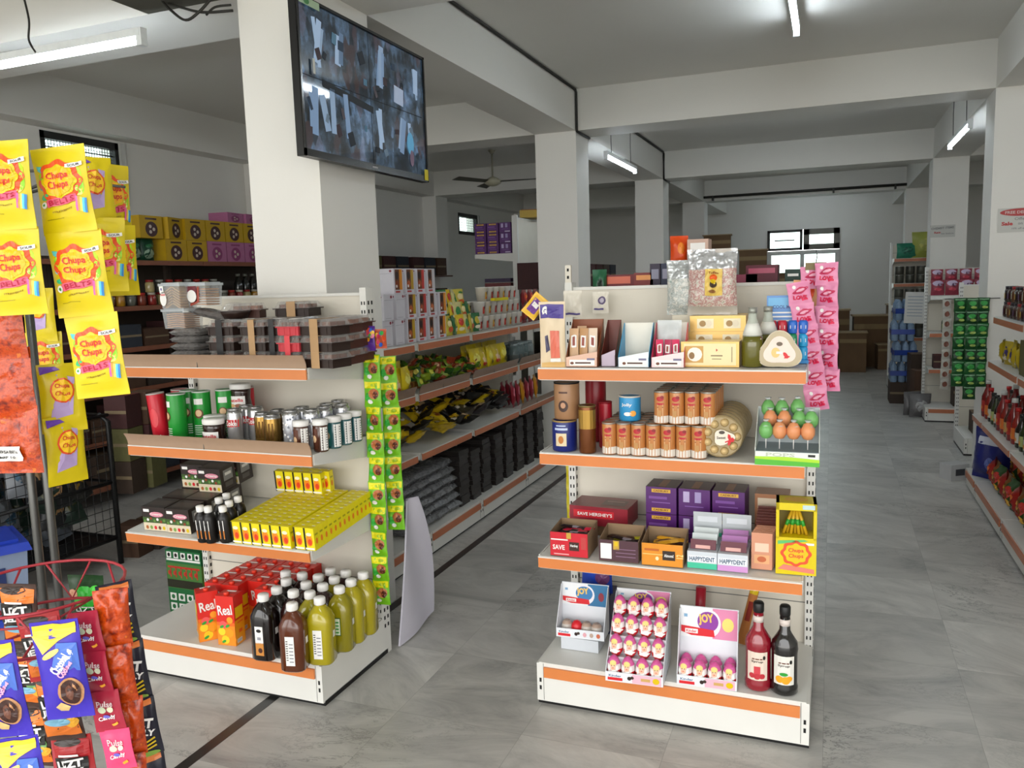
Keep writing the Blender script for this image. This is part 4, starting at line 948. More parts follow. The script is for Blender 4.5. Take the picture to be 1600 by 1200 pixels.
# gum display: card and four columns of tubes
t = thing('gum_display', 'blue gum display card with red and blue tubes behind the triangular tin', 'display', (-0.142, 2.995, A1), 0.05)
d_ = MB(); f = Flat((0, 0, 0), (1, 0, 0), (0, 0, 1)); d_.b2(-0.07, 0.07, -0.005, 0, 0.0, 0.235, mk('5f8fcc')); f = Flat((0, -0.005, 0.12), (1, 0, 0), (0, 0, 1))
d_.rect(f, 0.0, 0.09, 0.13, 0.035, mk('6fb0dc')); d_.text(f, 'COOL MINT', -0.01, 0.075, 0.08, 0.012, mk('3a4a8a'), 0.0012)
for i in range(3): d_.rect(f, 0, 0.055-i*0.014, 0.12, 0.005, WHT_, 0.001)
d_.b2(-0.07, 0.07, -0.05, -0.005, 0, 0.012, mk('2a8ad0')); d_.build('card', t)
for i, (c1, c2, c3) in enumerate([('c02a3a', '1f8a5a', '1f8a5a'), ('c02a3a', '1f8a5a', '1f8a5a'), ('2a6ac8', '1f8a5a', '2a8ad0'), ('2a6ac8', '2aa0d8', '2aa0d8')]):
    for k, c in enumerate((c3, c2, c1)):
        b = MB().lathe([(0.015, 0), (0.016, 0.003), (0.016, 0.037), (0.0125, 0.045)], mk(c), c=(-0.052+i*0.0345, -0.028, 0.012+k*0.046), seg=14); fr = Cyl((-0.052+i*0.0345, -0.028, 0.03+k*0.046), 0.016); b.rect(fr, 0, 0.004, 0.018, 0.012, WHT_, 0.0006); b.ell(fr, 0.0, 0.0, 0.006, 0.004, mk(c), 0.001)
        b.build('tube', t)
# triangular tin with a rounded label
t = thing('sweet_box', 'rounded triangular clear sweet box with a white label', 'sweet box', (-0.158, 2.845, A1), 0.0)
def tri(r, n=36, sh=0.26, up=0.0):
    out = []
    for i in range(n):
        a = 2*PI*i/n+PI/2; q = r*(1+sh*math.cos(3*(a-PI/2))*.55); out.append((q*math.cos(a)*1.1, q*math.sin(a)+up))
    return out
f = Flat((0, -0.03, 0.055), (1, 0, 0), (0, 0, 1))
b = MB(); b.prism(tri(0.058), f, 0.05, mat('b8a888', rough=0.3, coat=0.4, name='tan_clear')); b.prism(tri(0.061), Flat((0, -0.028, 0.055), (1, 0, 0), (0, 0, 1)), 0.004, mat('c8bda4', rough=0.25, name='rim')); b.build('box', t)
l = MB(); l.poly(f, tri(0.044), mk('ecd8cc'), 0.001, (0, 0)); l.ell(f, -0.012, -0.005, 0.014, 0.017, mk('e8c07a'), 0.002); l.ell(f, 0, 0.024, 0.01, 0.007, mk('6a5a4a'), 0.002); l.ell(f, 0.02, -0.014, 0.006, 0.012, RED_, 0.002, a=0.6); l.ell(f, 0.024, -0.02, 0.01, 0.003, RED_, 0.0024, a=0.3); l.rect(f, 0, -0.005, 0.02, 0.008, WHT_, 0.0024); l.build('label', t)
# yellow-red packet leaning on the panel
p = Pouch(0.09, 0.14, 0.02, 0.003, 4); m_ = p.make(mk('f0b27a')); m_.poly(p, [(-.04, -.06), (.04, -.06), (.04, -.045), (-.04, -.045)], mk('c8204a'), 0.002); m_.ell(p, -.005, -.02, .03, .022, mk('e8d0a0'), 0.002); m_.ell(p, .01, .03, .018, .03, mk('e8501c'), 0.002); m_.ell(p, .005, .02, .01, .02, YD, 0.003)
o = tag(m_.build('snack_packet'), 'orange and red snack packet leaning near the pink strips', 'snack packet'); o.location = (-0.09, 3.09, A1+0.145); o.rotation_euler = (0, 0.05, 0.2)
# clear bags standing on the gold stack
p = Pouch(0.178, 0.235, 0.08, 0.010, 12, 0.05)
SWM = mixmat('mixed_sweets', ['8f8b72', 'd0cac0', 'bda49c', 'a8706c', 'd8cfc4', '9a9078'], 55); SWM2 = mixmat('pale_sweets', ['7f8f88', 'c9ccc8', '98a09c', 'd8d4cc', 'a8b0a8'], 60)
def bagm(u, v):
    n = _nz.noise(Vector((u*9, v*9, 3)))
    if v > 0.70: return mat('d2d4d6', rough=0.15, metal=0.5, alpha=0.9, var=0.35, scale=45, bump=1.0, name='crinkled_foil')
    if v < 0.12: return mat('cfc8bc', rough=0.2, alpha=0.6, var=0.1, name='film_low')
    return SWM
m_ = p.make(CLEARW, 22, 30, mfun=bagm, backm=mat('b9b2aa', rough=0.35, var=.1, name='sweet_grey')); 
m_.rect(p, 0.012, 0.0, 0.062, 0.095, mk('d8b85a'), 0.006, n=6); m_.ell(p, 0.012, 0.016, 0.014, 0.012, ORG_, 0.0095); m_.ell(p, 0.012, -0.008, 0.013, 0.013, mk('3a2a1c'), 0.0095); m_.ell(p, 0.012, 0.003, 0.009, 0.008, YD, 0.011); m_.ell(p, 0.008, -0.033, 0.012, 0.006, mk('8a5a2a'), 0.0095); m_.text(p, 'Toffee', .012, .034, .036, .009, mk('8a3a1a'), .0095)
o = tag(m_.build('sweet_bag', None, (-0.40, 2.985, A1+0.171), -0.04), 'clear bag of mixed sweets with a square yellow label on the gold boxes', 'bag of sweets')
p = Pouch(0.12, 0.20, 0.055, 0.009, 31, 0.05)
def bagm2(u, v):
    n = _nz.noise(Vector((u*8, v*10, 8)))
    return mat('c8cccc', rough=0.15, metal=.4, alpha=0.85, var=0.3, scale=45, bump=.9, name='film_grey') if v > 0.66 else SWM2
o = tag(p.make(CLEARW, 18, 24, mfun=bagm2, backm=mat('b4b6b2', rough=.4, var=.1, name='sg2')).build('sweet_bag', None, (-0.510, 3.02, A1+0.171), 0.05), 'smaller clear bag of grey-green sweets left of the yellow-labelled bag', 'bag of sweets')
bt = MB().box((0, 0, 0.085), (0.10, 0.06, 0.17), mk('d2cbb8')).build('carton'); tag(bt, 'plain cream carton behind the magenta display, a bag standing on it', 'carton'); bt.location = (-0.50, 3.05, A1)
# ---------------------------------------------------------------- second shelf
AMB = mat('b9783f', rough=0.3, coat=0.3, var=0.04, name='amber_print')
def amber(b, f, r, h):
    b.rect(f, 0, -h*.36, 2*PI*r*.98, h*.22, mk('d8cfc4'), 0.0005); b.rect(f, 0, -h*.08, r*.8, h*.42, mk('c99a68'), 0.0007)
    b.ell(f, 0, h*.28, r*.5, h*.08, mk('b3202a'), 0.001); b.ell(f, r*.25, h*.33, r*.25, h*.05, mk('8a1820'), 0.0014); b.rect(f, 0, h*.12, r*1.0, h*.06, mk('b3202a'), 0.001); b.rect(f, 0, h*.02, r*.8, h*.03, mk('8a4a28'), 0.001)
    b.rect(f, -r*.1, -h*.18, r*.5, h*.2, mk('b88850'), 0.001)
ac = Proto(can('drink_tin', 0.0262, 0.113, AMB, 'x', 'tin', amber, lid=mat('a9a49a', rough=.3, metal=.7, name='tin_lid'), seg=16))
ga = 'amber drink tins on the second shelf of the right end unit'
for r in range(5):
    for c in range(7): ac.put((-0.733+c*0.0528, 2.775+r*0.053, A2), 0.0, 'amber drink tin, lower tier, %s row, %s from the left' % (ORD[r], ORD[c]), ga)
for r in range(5):
    for c in range(4): 
        if r*4+c == 99: continue
        ac.put((-0.548+c*0.0535, 2.79+r*0.054, A2+0.1155), 0.0, 'amber drink tin, upper tier, %s row, %s from the left' % (ORD[r], ORD[c]), ga)
bl = can('sweet_tin', 0.039, 0.088, mk('2f8fc4'), 'light blue tin with a white top standing on the amber tins', 'tin', lambda b, f, r, h: (b.text(f, 'Jolly', -r*.1, h*.16, r*1.0, h*.16, WHT_, 0.001), b.ell(f, r*.5, -h*.18, r*.3, h*.12, mk('e8a03c'), 0.001), b.ell(f, 0, -h*.2, r*.35, h*.08, WHT_, 0.001)), lid=mat('cfc8bc', rough=.4, name='pale_lid'), seg=22); bl.location = (-0.67, 2.83, A2+0.1155)
def coffee(b, f, r, h):
    b.ell(f, 0, -h*.12, r*.4, h*.16, mk('3a2016'), 0.0008); b.ell(f, 0, -h*.1, r*.2, h*.08, mk('b88a6a'), 0.0014); b.rect(f, 0, h*.25, r*.7, h*.05, mk('4a2a1c'), 0.0008)
q = can('coffee_tin', 0.047, 0.135, mk('9c7452'), 'brown coffee tin with a black lid stacked on the blue tin', 'tin', coffee, lid=BLACK, seg=24); q.location = (-0.905, 2.82, A2+0.115)
def bluet(b, f, r, h):
    b.rect(f, 0, -h*.1, r*.9, h*.42, mk('d8c8a4'), 0.0008); b.ell(f, 0, -h*.1, r*.22, h*.13, mk('b8702a'), 0.0014); b.rect(f, 0, h*.25, r*1.1, h*.07, mk('b8c4e0'), 0.0008); b.rect(f, 0, h*.36, r*.8, h*.04, mk('b8c4e0'), 0.0008)
q = can('biscuit_tin', 0.0455, 0.112, mk('16236e'), 'dark blue tin with a gold lid at the left end', 'tin', bluet, lid=mat('b89a5c', rough=.3, metal=.5, name='gold_lid'), seg=24); q.location = (-0.91, 2.80, A2)
q = can('drink_can', 0.031, 0.172, mat('70401f', rough=.25, metal=.5, name='copper'), 'tall copper and gold can beside the blue tin', 'can', lambda b, f, r, h: b.rect(f, 0, h*.22, 2*PI*r*.95, h*.4, mat('a8843c', rough=.3, metal=.6, name='goldband'), 0.0006), lid=mat('8a7a4a', rough=.3, metal=.7, name='lidg')); q.location = (-0.815, 2.775, A2)
q = can('drink_can', 0.025, 0.17, mk('a31426'), 'tall red can behind the copper one', 'can', lambda b, f, r, h: b.ell(f, 0, -h*.1, r*.5, h*.2, mk('c8404a'), 0.0008), lid=mat('8a1420', rough=.3, metal=.3, name='lidr')); q.location = (-0.775, 2.88, A2)
q = can('biscuit_tin', 0.04, 0.26, mk('8a1420'), 'tall dark red tin at the back behind the coffee tin', 'tin', None, lid=mat('8a1420', rough=.3, metal=.3, name='lidr')); q.location = (-0.845, 3.0, A2)
# round flat sweet packs lying on edge, one behind another
def round_pack():
    t = thing('round_sweet_pack', 'x', 'sweet pack'); r = 0.074
    b = MB(); b.lathe([(r*.9, -0.02), (r, -0.012), (r, 0.012), (r*.95, 0.02), (r*.95, 0.02)], mat('a8946c', rough=.25, coat=.5, alpha=.92, name='gold_clear'), axis='y', seg=28); b.build('box', t)
    s = MB(); 
    for i in range(9): a_ = 2*PI*i/9; s.lathe([(0.001, 0.013), (0.010, 0.010), (0.015, 0.002), (0.012, -0.004)], mat('c8ac78', rough=.4, metal=.2, name='wrapped_sweet'), c=(math.cos(a_)*r*.68, -0.018, math.sin(a_)*r*.68), axis='y', rot=Matrix.Rotation(PI, 3, 'Z'), seg=12)
    s.build('sweets', t)
    l = MB(); f = Flat((0, -0.0335, 0), (1, 0, 0), (0, 0, 1)); l.ell(f, 0.004, 0, 0.034, 0.026, mk('e6dccb'), 0, 20, 3, .15); l.ell(f, -0.002, 0.018, 0.01, 0.006, mk('4a4038'), 0.001); l.ell(f, 0.026, -0.008, 0.01, 0.016, RED_, 0.001, 12, 3, .5); l.rect(f, 0.018, -0.012, 0.02, 0.004, RED_, 0.0015, a=.4); l.text(f, 'Sweet', -0.004, 0.0, 0.03, 0.01, mk('5a5048'), 0.001); l.build('label', t)
    return t
rp = Proto(round_pack())
for k in range(7): rp.put((-0.345, 2.80+k*0.053, A2+0.0755), 0.25, 'round gold sweet pack on edge, %s from the front' % ORD[k], 'round sweet packs lined up on edge')
# lollipop display
t = thing('lollipop_display', 'white and green lollipop display box at the right end of the second shelf', 'display', (-0.128, 2.80, A2), 0.02)
b = MB(); gw = mk('dfe4dc'); w, d = 0.20, 0.16
b.b2(-w/2, w/2, -d/2, d/2, 0, 0.045, gw); f = Flat((0, -d/2, 0), (1, 0, 0), (0, 0, 1)); b.rect(f, 0, 0.01, w, 0.02, mk('4fae2e')); b.poly(f, [(-w/2, 0.02), (w/2, 0.014), (w/2, 0.024), (0, 0.03), (-w/2, 0.028)], LIME, 0.001); b.text(f, 'POPS', -0.02, 0.036, 0.09, 0.012, mk('b8c0b0'), 0.0012)
b.rect(f, w*.38, 0.036, 0.022, 0.008, BLK_, 0.0012)
b.b2(-w/2, w/2, d/2-0.003, d/2, 0, 0.17, mat('b9c2c4', rough=.3, name='card_grey')); 
for s_ in (-1, 1): b.prism([(-d/2, 0.0), (d/2, 0.0), (d/2, 0.17), (-d/2, 0.06)] if s_ > 0 else [(-d/2, 0.0), (d/2, 0.0), (d/2, 0.06), (-d/2, 0.17)], Flat((s_*w/2, 0, 0), (0, s_, 0), (0, 0, 1)), 0.002, gw)
b.b2(-w/2, w/2, -d/2, d/2, 0.045, 0.047, mat('6f8086', rough=.3, name='slot_board')); b.build('box', t)
def lolly(c):
    t = thing('lollipop', 'x', 'lollipop'); MB().tube([(0, 0, 0), (0, 0, 0.07)], 0.0018, WHT_, 6).build('stick', t)
    b = MB(); b.lathe([(0.001, 0.032), (0.014, 0.036), (0.022, 0.05), (0.0225, 0.068), (0.013, 0.086), (0.001, 0.092)], mk(c), seg=14); b.build('sweet', t)
    f = Cyl((0, 0, 0.068), 0.0165); e = MB(); e.ell(f, 0, 0.006, 0.011, 0.006, CLEARW, 0.001); e.lathe([(0.004, 0.088), (0.012, 0.098), (0.001, 0.094)], CLEARW, seg=10); e.build('wrapper', t); return t
lg_, lo_ = Proto(lolly('6fae62')), Proto(lolly('d98f5f'))
for i, (x, y, z, k, l_) in enumerate([(-0.195, 2.765, 0.0, 0, 'green lollipop, front left'), (-0.152, 2.765, 0, 1, 'orange lollipop, front, second'), (-0.108, 2.765, 0, 1, 'orange lollipop, front, third'), (-0.064, 2.765, 0, 1, 'orange lollipop, front right'),
        (-0.185, 2.82, 0.03, 1, 'orange lollipop, second row left'), (-0.140, 2.82, 0.03, 1, 'orange lollipop, second row middle'), (-0.093, 2.82, 0.03, 0, 'green lollipop, second row'), (-0.055, 2.82, 0.03, 0, 'green lollipop, second row right'),
        (-0.195, 2.855, 0.06, 0, 'green lollipop, back row left'), (-0.15, 2.855, 0.06, 0, 'green lollipop, back row second'), (-0.10, 2.855, 0.065, 0, 'green lollipop, back row, highest')]): (lo_ if k else lg_).put((x, y, A2+0.047+z), 0.3*i, l_, 'lollipops in the green display')
# ---------------------------------------------------------------- RIGHT END UNIT: third shelf
def zz(y): return 0.612-(3.2-y)*0.03
def open_carton(w, d, h, front, label, x, y, rz, art, hfront=None, inner=KRAFT, side=None, tilt=0.0):
    t = thing('open_carton', label, 'carton', (x, y, zz(y)), rz); th = 0.002; hf = hfront or h*.8
    b = MB(); b.b2(-w/2, w/2, -d/2, d/2, 0, th, inner); b.b2(-w/2, w/2, d/2-th, d/2, 0, h*1.1, inner)
    for s_ in (-1, 1): b.prism([(-d/2, 0), (d/2, 0), (d/2, h*1.1), (-d/2, hf)] if s_ > 0 else [(-d/2, 0), (d/2, 0), (d/2, hf), (-d/2, h*1.1)], Flat((s_*w/2, 0, 0), (0, s_, 0), (0, 0, 1)), th, side or inner)
    b.build('box', t)
    f = MB(); fr = Flat((0, -d/2, hf/2), (1, 0, 0), (0, 0, 1)); f.prism([(-w/2, -hf/2), (w/2, -hf/2), (w/2, hf/2), (-w/2, hf/2)], fr, th, front)
    art(f, fr, w, hf); f.build('front_panel', t)
    return t
def red_art(f, fr, w, h):
    f.rect(fr, -w*.25, h*.2, w*.45, h*.05, WHT_); f.text(fr, 'SAVE', -w*.27, -h*.12, w*.32, h*.2, WHT_, 0.001); f.rect(fr, w*.14, -h*.05, w*.26, h*.36, mk('3a1a12'), 0.001); f.text(fr, 'Hershey', w*.14, -h*.03, w*.2, h*.14, WHT_, 0.0016)
    f.rect(fr, w*.39, h*.1, w*.14, h*.5, mk('b83a3a'), 0.001); f.rect(fr, 0, h*.38, w*.12, h*.25, GOLD_, 0.001); f.rect(fr, -w*.2, -h*.4, w*.4, h*.05, mk('e8a0a0'), 0.001)
def brown_art(f, fr, w, h):
    f.rect(fr, -w*.32, -h*.02, w*.28, h*.72, WHT_); f.rect(fr, -w*.06, h*.28, w*.15, h*.42, GOLD_, 0.001); f.rect(fr, -w*.06, h*.34, w*.08, h*.2, YD, 0.0014)
    for i in range(3): f.rect(fr, w*.18, h*.1-i*h*.17, w*.5, h*.03, mk('8a6a84'), 0.001)
def orange_art(f, fr, w, h):
    f.rect(fr, w*.16, 0, w*.3, h*.42, mk('2a1a12'), 0.001); f.text(fr, 'Almond', w*.16, 0.0, w*.22, h*.14, WHT_, 0.0016); f.text(fr, '12', w*.42, 0, w*.1, h*.3, mk('f0d890'), 0.0012, a=PI/2)
    f.rect(fr, -w*.25, h*.22, w*.35, h*.1, mk('b8601c'), 0.001); f.rect(fr, -w*.22, h*.02, w*.5, h*.04, mk('f0c070'), 0.001); f.ell(fr, -w*.12, -h*.16, w*.04, h*.09, mk('f0e0b0'), 0.001)
open_carton(0.142, 0.15, 0.09, mk('c4182a'), 'red open carton of chocolate bars at the front left corner', -0.875, 2.78, 0.03, red_art, 0.09, side=KRAFT)
open_carton(0.142, 0.14, 0.088, mk('4a2a34'), 'dark brown open carton with a white sticker', -0.69, 2.775, 0.03, brown_art, 0.078)
open_carton(0.145, 0.14, 0.09, mk('d98a20'), 'orange open carton, half full of yellow bars', -0.535, 2.775, 0.03, orange_art, 0.08)
def bar(c, c2, nm, w=0.028, l=0.11):
    m_ = MB(); 
    fn = lambda s_: (lambda a_, b_: Vector(((a_-.5)*l, (b_-.5)*w, 0.006+s_*0.006*max(0, 1-(2*b_-1)**2)**.5*(1 if 0.06 < a_ < .94 else .15))))
    m_.grid(fn(1), 10, 4, mk(c), mfun=lambda u, v: mk(c2) if 0.35 < u < 0.7 else mk(c)); m_.grid(fn(-1), 10, 4, mk(c), flip=True)
    return Proto(tag(m_.build(nm), 'x', 'chocolate bar'))
random.seed(11)
def heap(ps, names, x, y, z, w, d, n, layers, label, group, a0=0.0, sp=0.5):
    k = 0
    for L in range(layers):
        for i in range(n):
            q = ps[k % len(ps)]; q.put((x+random.uniform(-w, w)/2, y+random.uniform(-d, d)/2, z+L*0.011+i*0.0015), a0+random.uniform(-sp, sp), names[k % len(ps)] + ' ' + label + ', %s layer, %s placed' % (ORD[L], ORD[i]), group, rx=random.uniform(-.15, .15), ry=random.uniform(-.12, .12)); k += 1
b1, b2_, b3, b4, b5 = bar('c8203c', '2a1416', 'chocolate_bar'), bar('241418', '8a8088', 'chocolate_bar'), bar('d89a20', 'e8b040', 'chocolate_bar'), bar('3a2018', '6a4a38', 'chocolate_bar'), bar('a8a020', 'c8b830', 'chocolate_bar')
heap([b1, b2_], ['red', 'black'], -0.875, 2.78, zz(2.78)+0.045, 0.04, 0.08, 6, 3, 'wrapped chocolate bar loose in the red carton', 'bars in the red carton', 0.0, 0.6)
heap([b4, b2_, b5], ['brown', 'black', 'olive'], -0.69, 2.785, zz(2.78)+0.035, 0.03, 0.07, 4, 2, 'wrapped bar loose in the dark brown carton', 'bars in the brown carton', 0, .5)
heap([b3, b4, b3], ['yellow', 'brown', 'yellow'], -0.525, 2.785, zz(2.78)+0.045, 0.03, 0.06, 5, 2, 'wrapped bar loose in the orange carton', 'bars in the orange carton', 0.3, .7)
m_ = MB(); w, d, h = 0.235, 0.15, 0.075; m_.box((0, 0, h/2), (w, d, h), mk('8a1c2c'), top=mk('7a2e30')); f = FR(w, d, h); m_.rect(f, -w*.08, h*.1, w*.7, h*.4, mk('c4202e')); m_.text(f, "SAVE HERSHEY'S", -w*.06, h*.1, w*.6, h*.18, WHT_, 0.0012); f = FR(w, d, h, 'top'); m_.rect(f, w*.2, 0, w*.4, d*.5, mk('5a3430')); m_.rect(f, w*.2, d*.1, w*.3, d*.1, mk('8f6a60'), 0.001)
o = m_.build('carton', None, (-0.825, 3.02, zz(3.02)), -0.04, bevel=0.001); tag(o, 'flat closed dark red carton behind the red open one', 'carton')
MB().box((0, 0, 0.02), (0.2, 0.13, 0.04), KRAFTD).build('x').name = 'carton'
o = bpy.data.objects['carton.004'] if 'carton.004' in bpy.data.objects else COL.objects[-1]
o = COL.objects[-1]; tag(o, 'plain brown card box under the flat dark red carton', 'carton'); o.location = (-0.825, 3.02, zz(3.02)); bpy.data.objects[COL.objects[-2].name].location.z += 0.041
# gum displays: mint green and lilac
def gum_disp(c, c2, label, x):
    y = 2.80; t = thing('gum_display', label, 'display', (x, y, zz(y)), 0.02); w, d = 0.100, 0.16
    b = MB(); b.b2(-w/2, w/2, -d/2, d/2, 0, 0.06, mk('c9cfd6')); f = Flat((0, -d/2, 0), (1, 0, 0), (0, 0, 1)); b.text(f, 'HAPPYDENT', 0, 0.034, 0.085, 0.016, mk('30506a'), 0.0016); b.rect(f, 0, 0.034, 0.092, 0.022, mk('e8eaf0'), 0.0006); b.rect(f, 0, 0.01, w, 0.02, mk(c), 0.0006)
    b.b2(-w/2, w/2, d/2-0.003, d/2, 0, 0.155, mk('b6bcc0')); f = Flat((0, d/2-0.003, 0), (1, 0, 0), (0, 0, 1)); b.rect(f, 0, 0.075, w, 0.014, mk(c), 0.0008); b.rect(f, 0, 0.13, w*.7, 0.02, mk('cfd4da'), 0.001); b.build('box', t)
    k = MB(); 
    for i in range(3): k.box((0, -0.045+i*0.045, 0.074+i*0.008), (w*.86, 0.012, 0.034), mk(c2 if i else '6a3a44'), rx=-0.5)
    k.rect(Flat((0, -0.06, 0.06), (1, 0, 0), (0, 0.5, 0.87)), 0, 0.01, w*.5, 0.012, mk('d8a8a0'), 0.003); k.build('gum_packs', t)
gum_disp('3fb894', 'c8d0d0', 'mint green gum display next to the orange carton', -0.40); gum_disp('c890c8', 'a870a8', 'lilac gum display beside the mint green one', -0.298)
cd = MB(); cd.box((0, 0, 0.0625), (0.068, 0.012, 0.125), mk('c98a6c')); f = Flat((0, -0.006, 0.055), (1, 0, 0), (0, 0, 1)); cd.rect(f, 0, 0.02, 0.045, 0.03, mk('e8c0a8')); cd.rect(f, 0, -0.02, 0.05, 0.03, mk('d8a070')); cd.ell(f, 0, -0.02, 0.015, 0.01, mk('b85a2c'), 0.001)
cp_ = Proto(tag(cd.build('wafer_pack'), 'x', 'wafer pack'))
for k in range(6): cp_.put((-0.205+0.002*k, 2.765+k*0.017, zz(2.78)+0.004), 0.03, 'peach coloured wafer pack standing on edge, %s from the front' % ORD[k], 'wafer packs standing in a row', rx=-0.08)
cb2 = MB().box((0, 0, 0.035), (0.07, 0.012, 0.07), mk('5a241c'), top=mk('7a3a2c')).build('wafer_pack'); tag(cb2, 'x', 'wafer pack'); cb2 = Proto(cb2)
for k in range(7): cb2.put((-0.20, 2.885+k*0.016, zz(2.9)+0.055+k*0.006), 0.03, 'dark brown wafer pack behind the peach ones, %s from the front' % ORD[k], 'dark wafer packs')
o = MB().box((0, 0, 0.0275), (0.072, 0.125, 0.055), mk('9a6a4c')).build('carton'); tag(o, 'low brown carton under the dark wafer packs', 'carton'); o.location = (-0.20, 2.935, zz(2.93))
# yellow lollipop box, tall, with a window
t = thing('lollipop_box', 'tall yellow lollipop box with a window at the right corner', 'display box', (-0.098, 2.80, zz(2.8)), 0.06); w, d, h = 0.128, 0.10, 0.245
b = MB(); b.b2(-w/2, w/2, -d/2, d/2, 0, h*.52, Y_); b.b2(-w/2, -w/2+.01, -d/2, d/2, h*.5, h, Y_); b.b2(w/2-.01, w/2, -d/2, d/2, h*.5, h, Y_); b.b2(-w/2, w/2, d/2-.004, d/2, h*.5, h, mk('8a7a20')); b.b2(-w/2, w/2, -d/2, d/2, h*.9, h, Y_)
f = FR(w, d, h); flower_logo(b, f, 0, -h*.2, w*.3); b.poly(f, [(-w*.45, -h*.08), (w*.3, -h*.02), (w*.2, 0), (-w*.45, -h*.03)], mk('5fb86a'), 0.001); b.poly(f, [(-w*.45, -h*.43), (w*.45, -h*.47), (w*.45, -h*.41), (-w*.3, -h*.36)], mk('d87a6a'), 0.001); b.rect(f, w*.3, h*.45, w*.3, h*.06, mk('b8d0d0'), 0.001); b.rect(f, w*.34, -h*.06, w*.2, h*.03, WHT_, 0.001)
f = FR(w, d, h, 'top'); b.ell(f, 0, 0, w*.3, d*.3, mk('d8a840'), 0.0006); b.build('box', t)
ls = Proto(tag(MB().tube([(0, 0, 0), (0, 0.0, 0.085)], 0.0055, mk('c8a020'), 8).tube([(0, 0, 0.03), (0, 0, 0.05)], 0.006, GRN_, 8).build('sweet_stick'), 'x', 'sweet stick'))
for i in range(7): ls.put((-0.138+i*0.0125, 2.79+0.01*(i % 2), zz(2.8)+0.129), 0.1, 'yellow-green sweet stick in the yellow box, %s from the left' % ORD[i], 'sweet sticks in the yellow box', rx=-0.1, ry=0.35-0.11*i)
# purple boxes, three columns in two tiers
def purple_box(w, d, h, white=False):
    m_ = MB().box((0, 0, h/2), (w, d, h), mk('54206a'), top=mk('3a1a2a')); f = FR(w, d, h)
    if white: m_.rect(f, -w*.25, h*.2, w*.2, h*.4, mk('b8a8d0')); m_.rect(f, w*.12, h*.2, w*.2, h*.4, mk('a090c0')); m_.rect(f, w*.2, -h*.38, w*.45, h*.1, mk('c8b8d8'), 0.001); m_.rect(f, 0, -h*.15, w*.6, h*.03, mk('8a60b0'), 0.001)
    else:
        for y in (.36, -.36): m_.rect(f, 0, y*h, w*.62, h*.13, mk('d8a840')); m_.text(f, 'CADBURY', 0, y*h, w*.5, h*.07, mk('6a3a1a'), 0.0012)
        m_.rect(f, -w*.1, h*.1, w*.6, h*.1, mk('7a4a98'), 0.001); m_.rect(f, 0, -h*.08, w*.6, h*.03, mk('8a60a8'), 0.001)
    m_.rect(FR(w, d, h, 'top'), 0, 0, w*.25, d*.8, mk('7a4a2a'), 0.0006); return m_
pa, pb = Proto(tag(purple_box(0.116, 0.13, 0.102).build('chocolate_box', bevel=0.001), 'x', 'chocolate box')), Proto(tag(purple_box(0.116, 0.13, 0.102, True).build('chocolate_box', bevel=0.001), 'x', 'chocolate box'))
for k in range(2):
    for c in range(3): (pb if c == 1 else pa).put((-0.585+c*0.124, 3.03, zz(3.03)+k*0.104), -0.03, 'purple chocolate box, %s column, %s tier' % (['left', 'middle', 'right'][c], ['lower', 'upper'][k]), 'purple chocolate boxes on the third shelf')
o = MB().box((0, 0, 0.09), (0.12, 0.1, 0.18), mk('a8714c'), top=mk('8a6048')); f = FR(.12, .1, .18); o.rect(f, 0, 0.05, 0.1, 0.05, mk('d8c8b0')); o.rect(f, 0, 0.015, 0.1, 0.015, mk('8a2a2c')); o = o.build('carton', None, (-0.19, 3.07, zz(3.07)+0.01)); tag(o, 'brown and cream carton behind the dark wafer packs', 'carton')
# ---------------------------------------------------------------- base
EGGM = mk('d8d0cc')
def egg():
    t = thing('surprise_egg', 'x', 'sweet egg'); e = MB()
    pr_ = [(0.001, 0), (0.012, 0.002), (0.021, 0.012), (0.0235, 0.024), (0.021, 0.038), (0.014, 0.05), (0.006, 0.056), (0.001, 0.057)]
    e.lathe(pr_, WHT_, mats=[RED_, RED_, RED_, mk('e8dcdc'), mk('d0609c'), mk('c8508e'), mk('c8508e')], seg=18)
    def fr(x, y, k):
        z = 0.028+y; r = 0.0238 if z < 0.03 else 0.0238*math.sqrt(max(0.02, 1-((z-0.026)/0.032)**2)); a_ = -PI/2+x/0.0235; return Vector(((r+k)*math.cos(a_), (r+k)*math.sin(a_), z))
    f = Fn(fr); e.ell(f, 0, 0.008, 0.011, 0.011, mk('e8b89c'), 0.0012, 16); e.ell(f, 0, 0.015, 0.012, 0.006, mk('e8c870'), 0.0016, 14)
    e.ell(f, -.004, 0.009, .0012, .0016, BLK_, .0022, 6); e.ell(f, .004, 0.009, .0012, .0016, BLK_, .0022, 6); e.ell(f, 0, 0.003, .003, .001, RED_, .0022, 6)
    e.ell(f, 0.0, -0.009, 0.018, 0.006, WHT_, 0.0012, 16, 5, .2); e.ell(f, -0.013, 0.002, 0.005, 0.007, WHT_, 0.0014); e.ell(f, 0.013, 0.002, 0.005, 0.007, WHT_, 0.0014)
    e.build('egg_shell', t); return t
eg = Proto(egg())
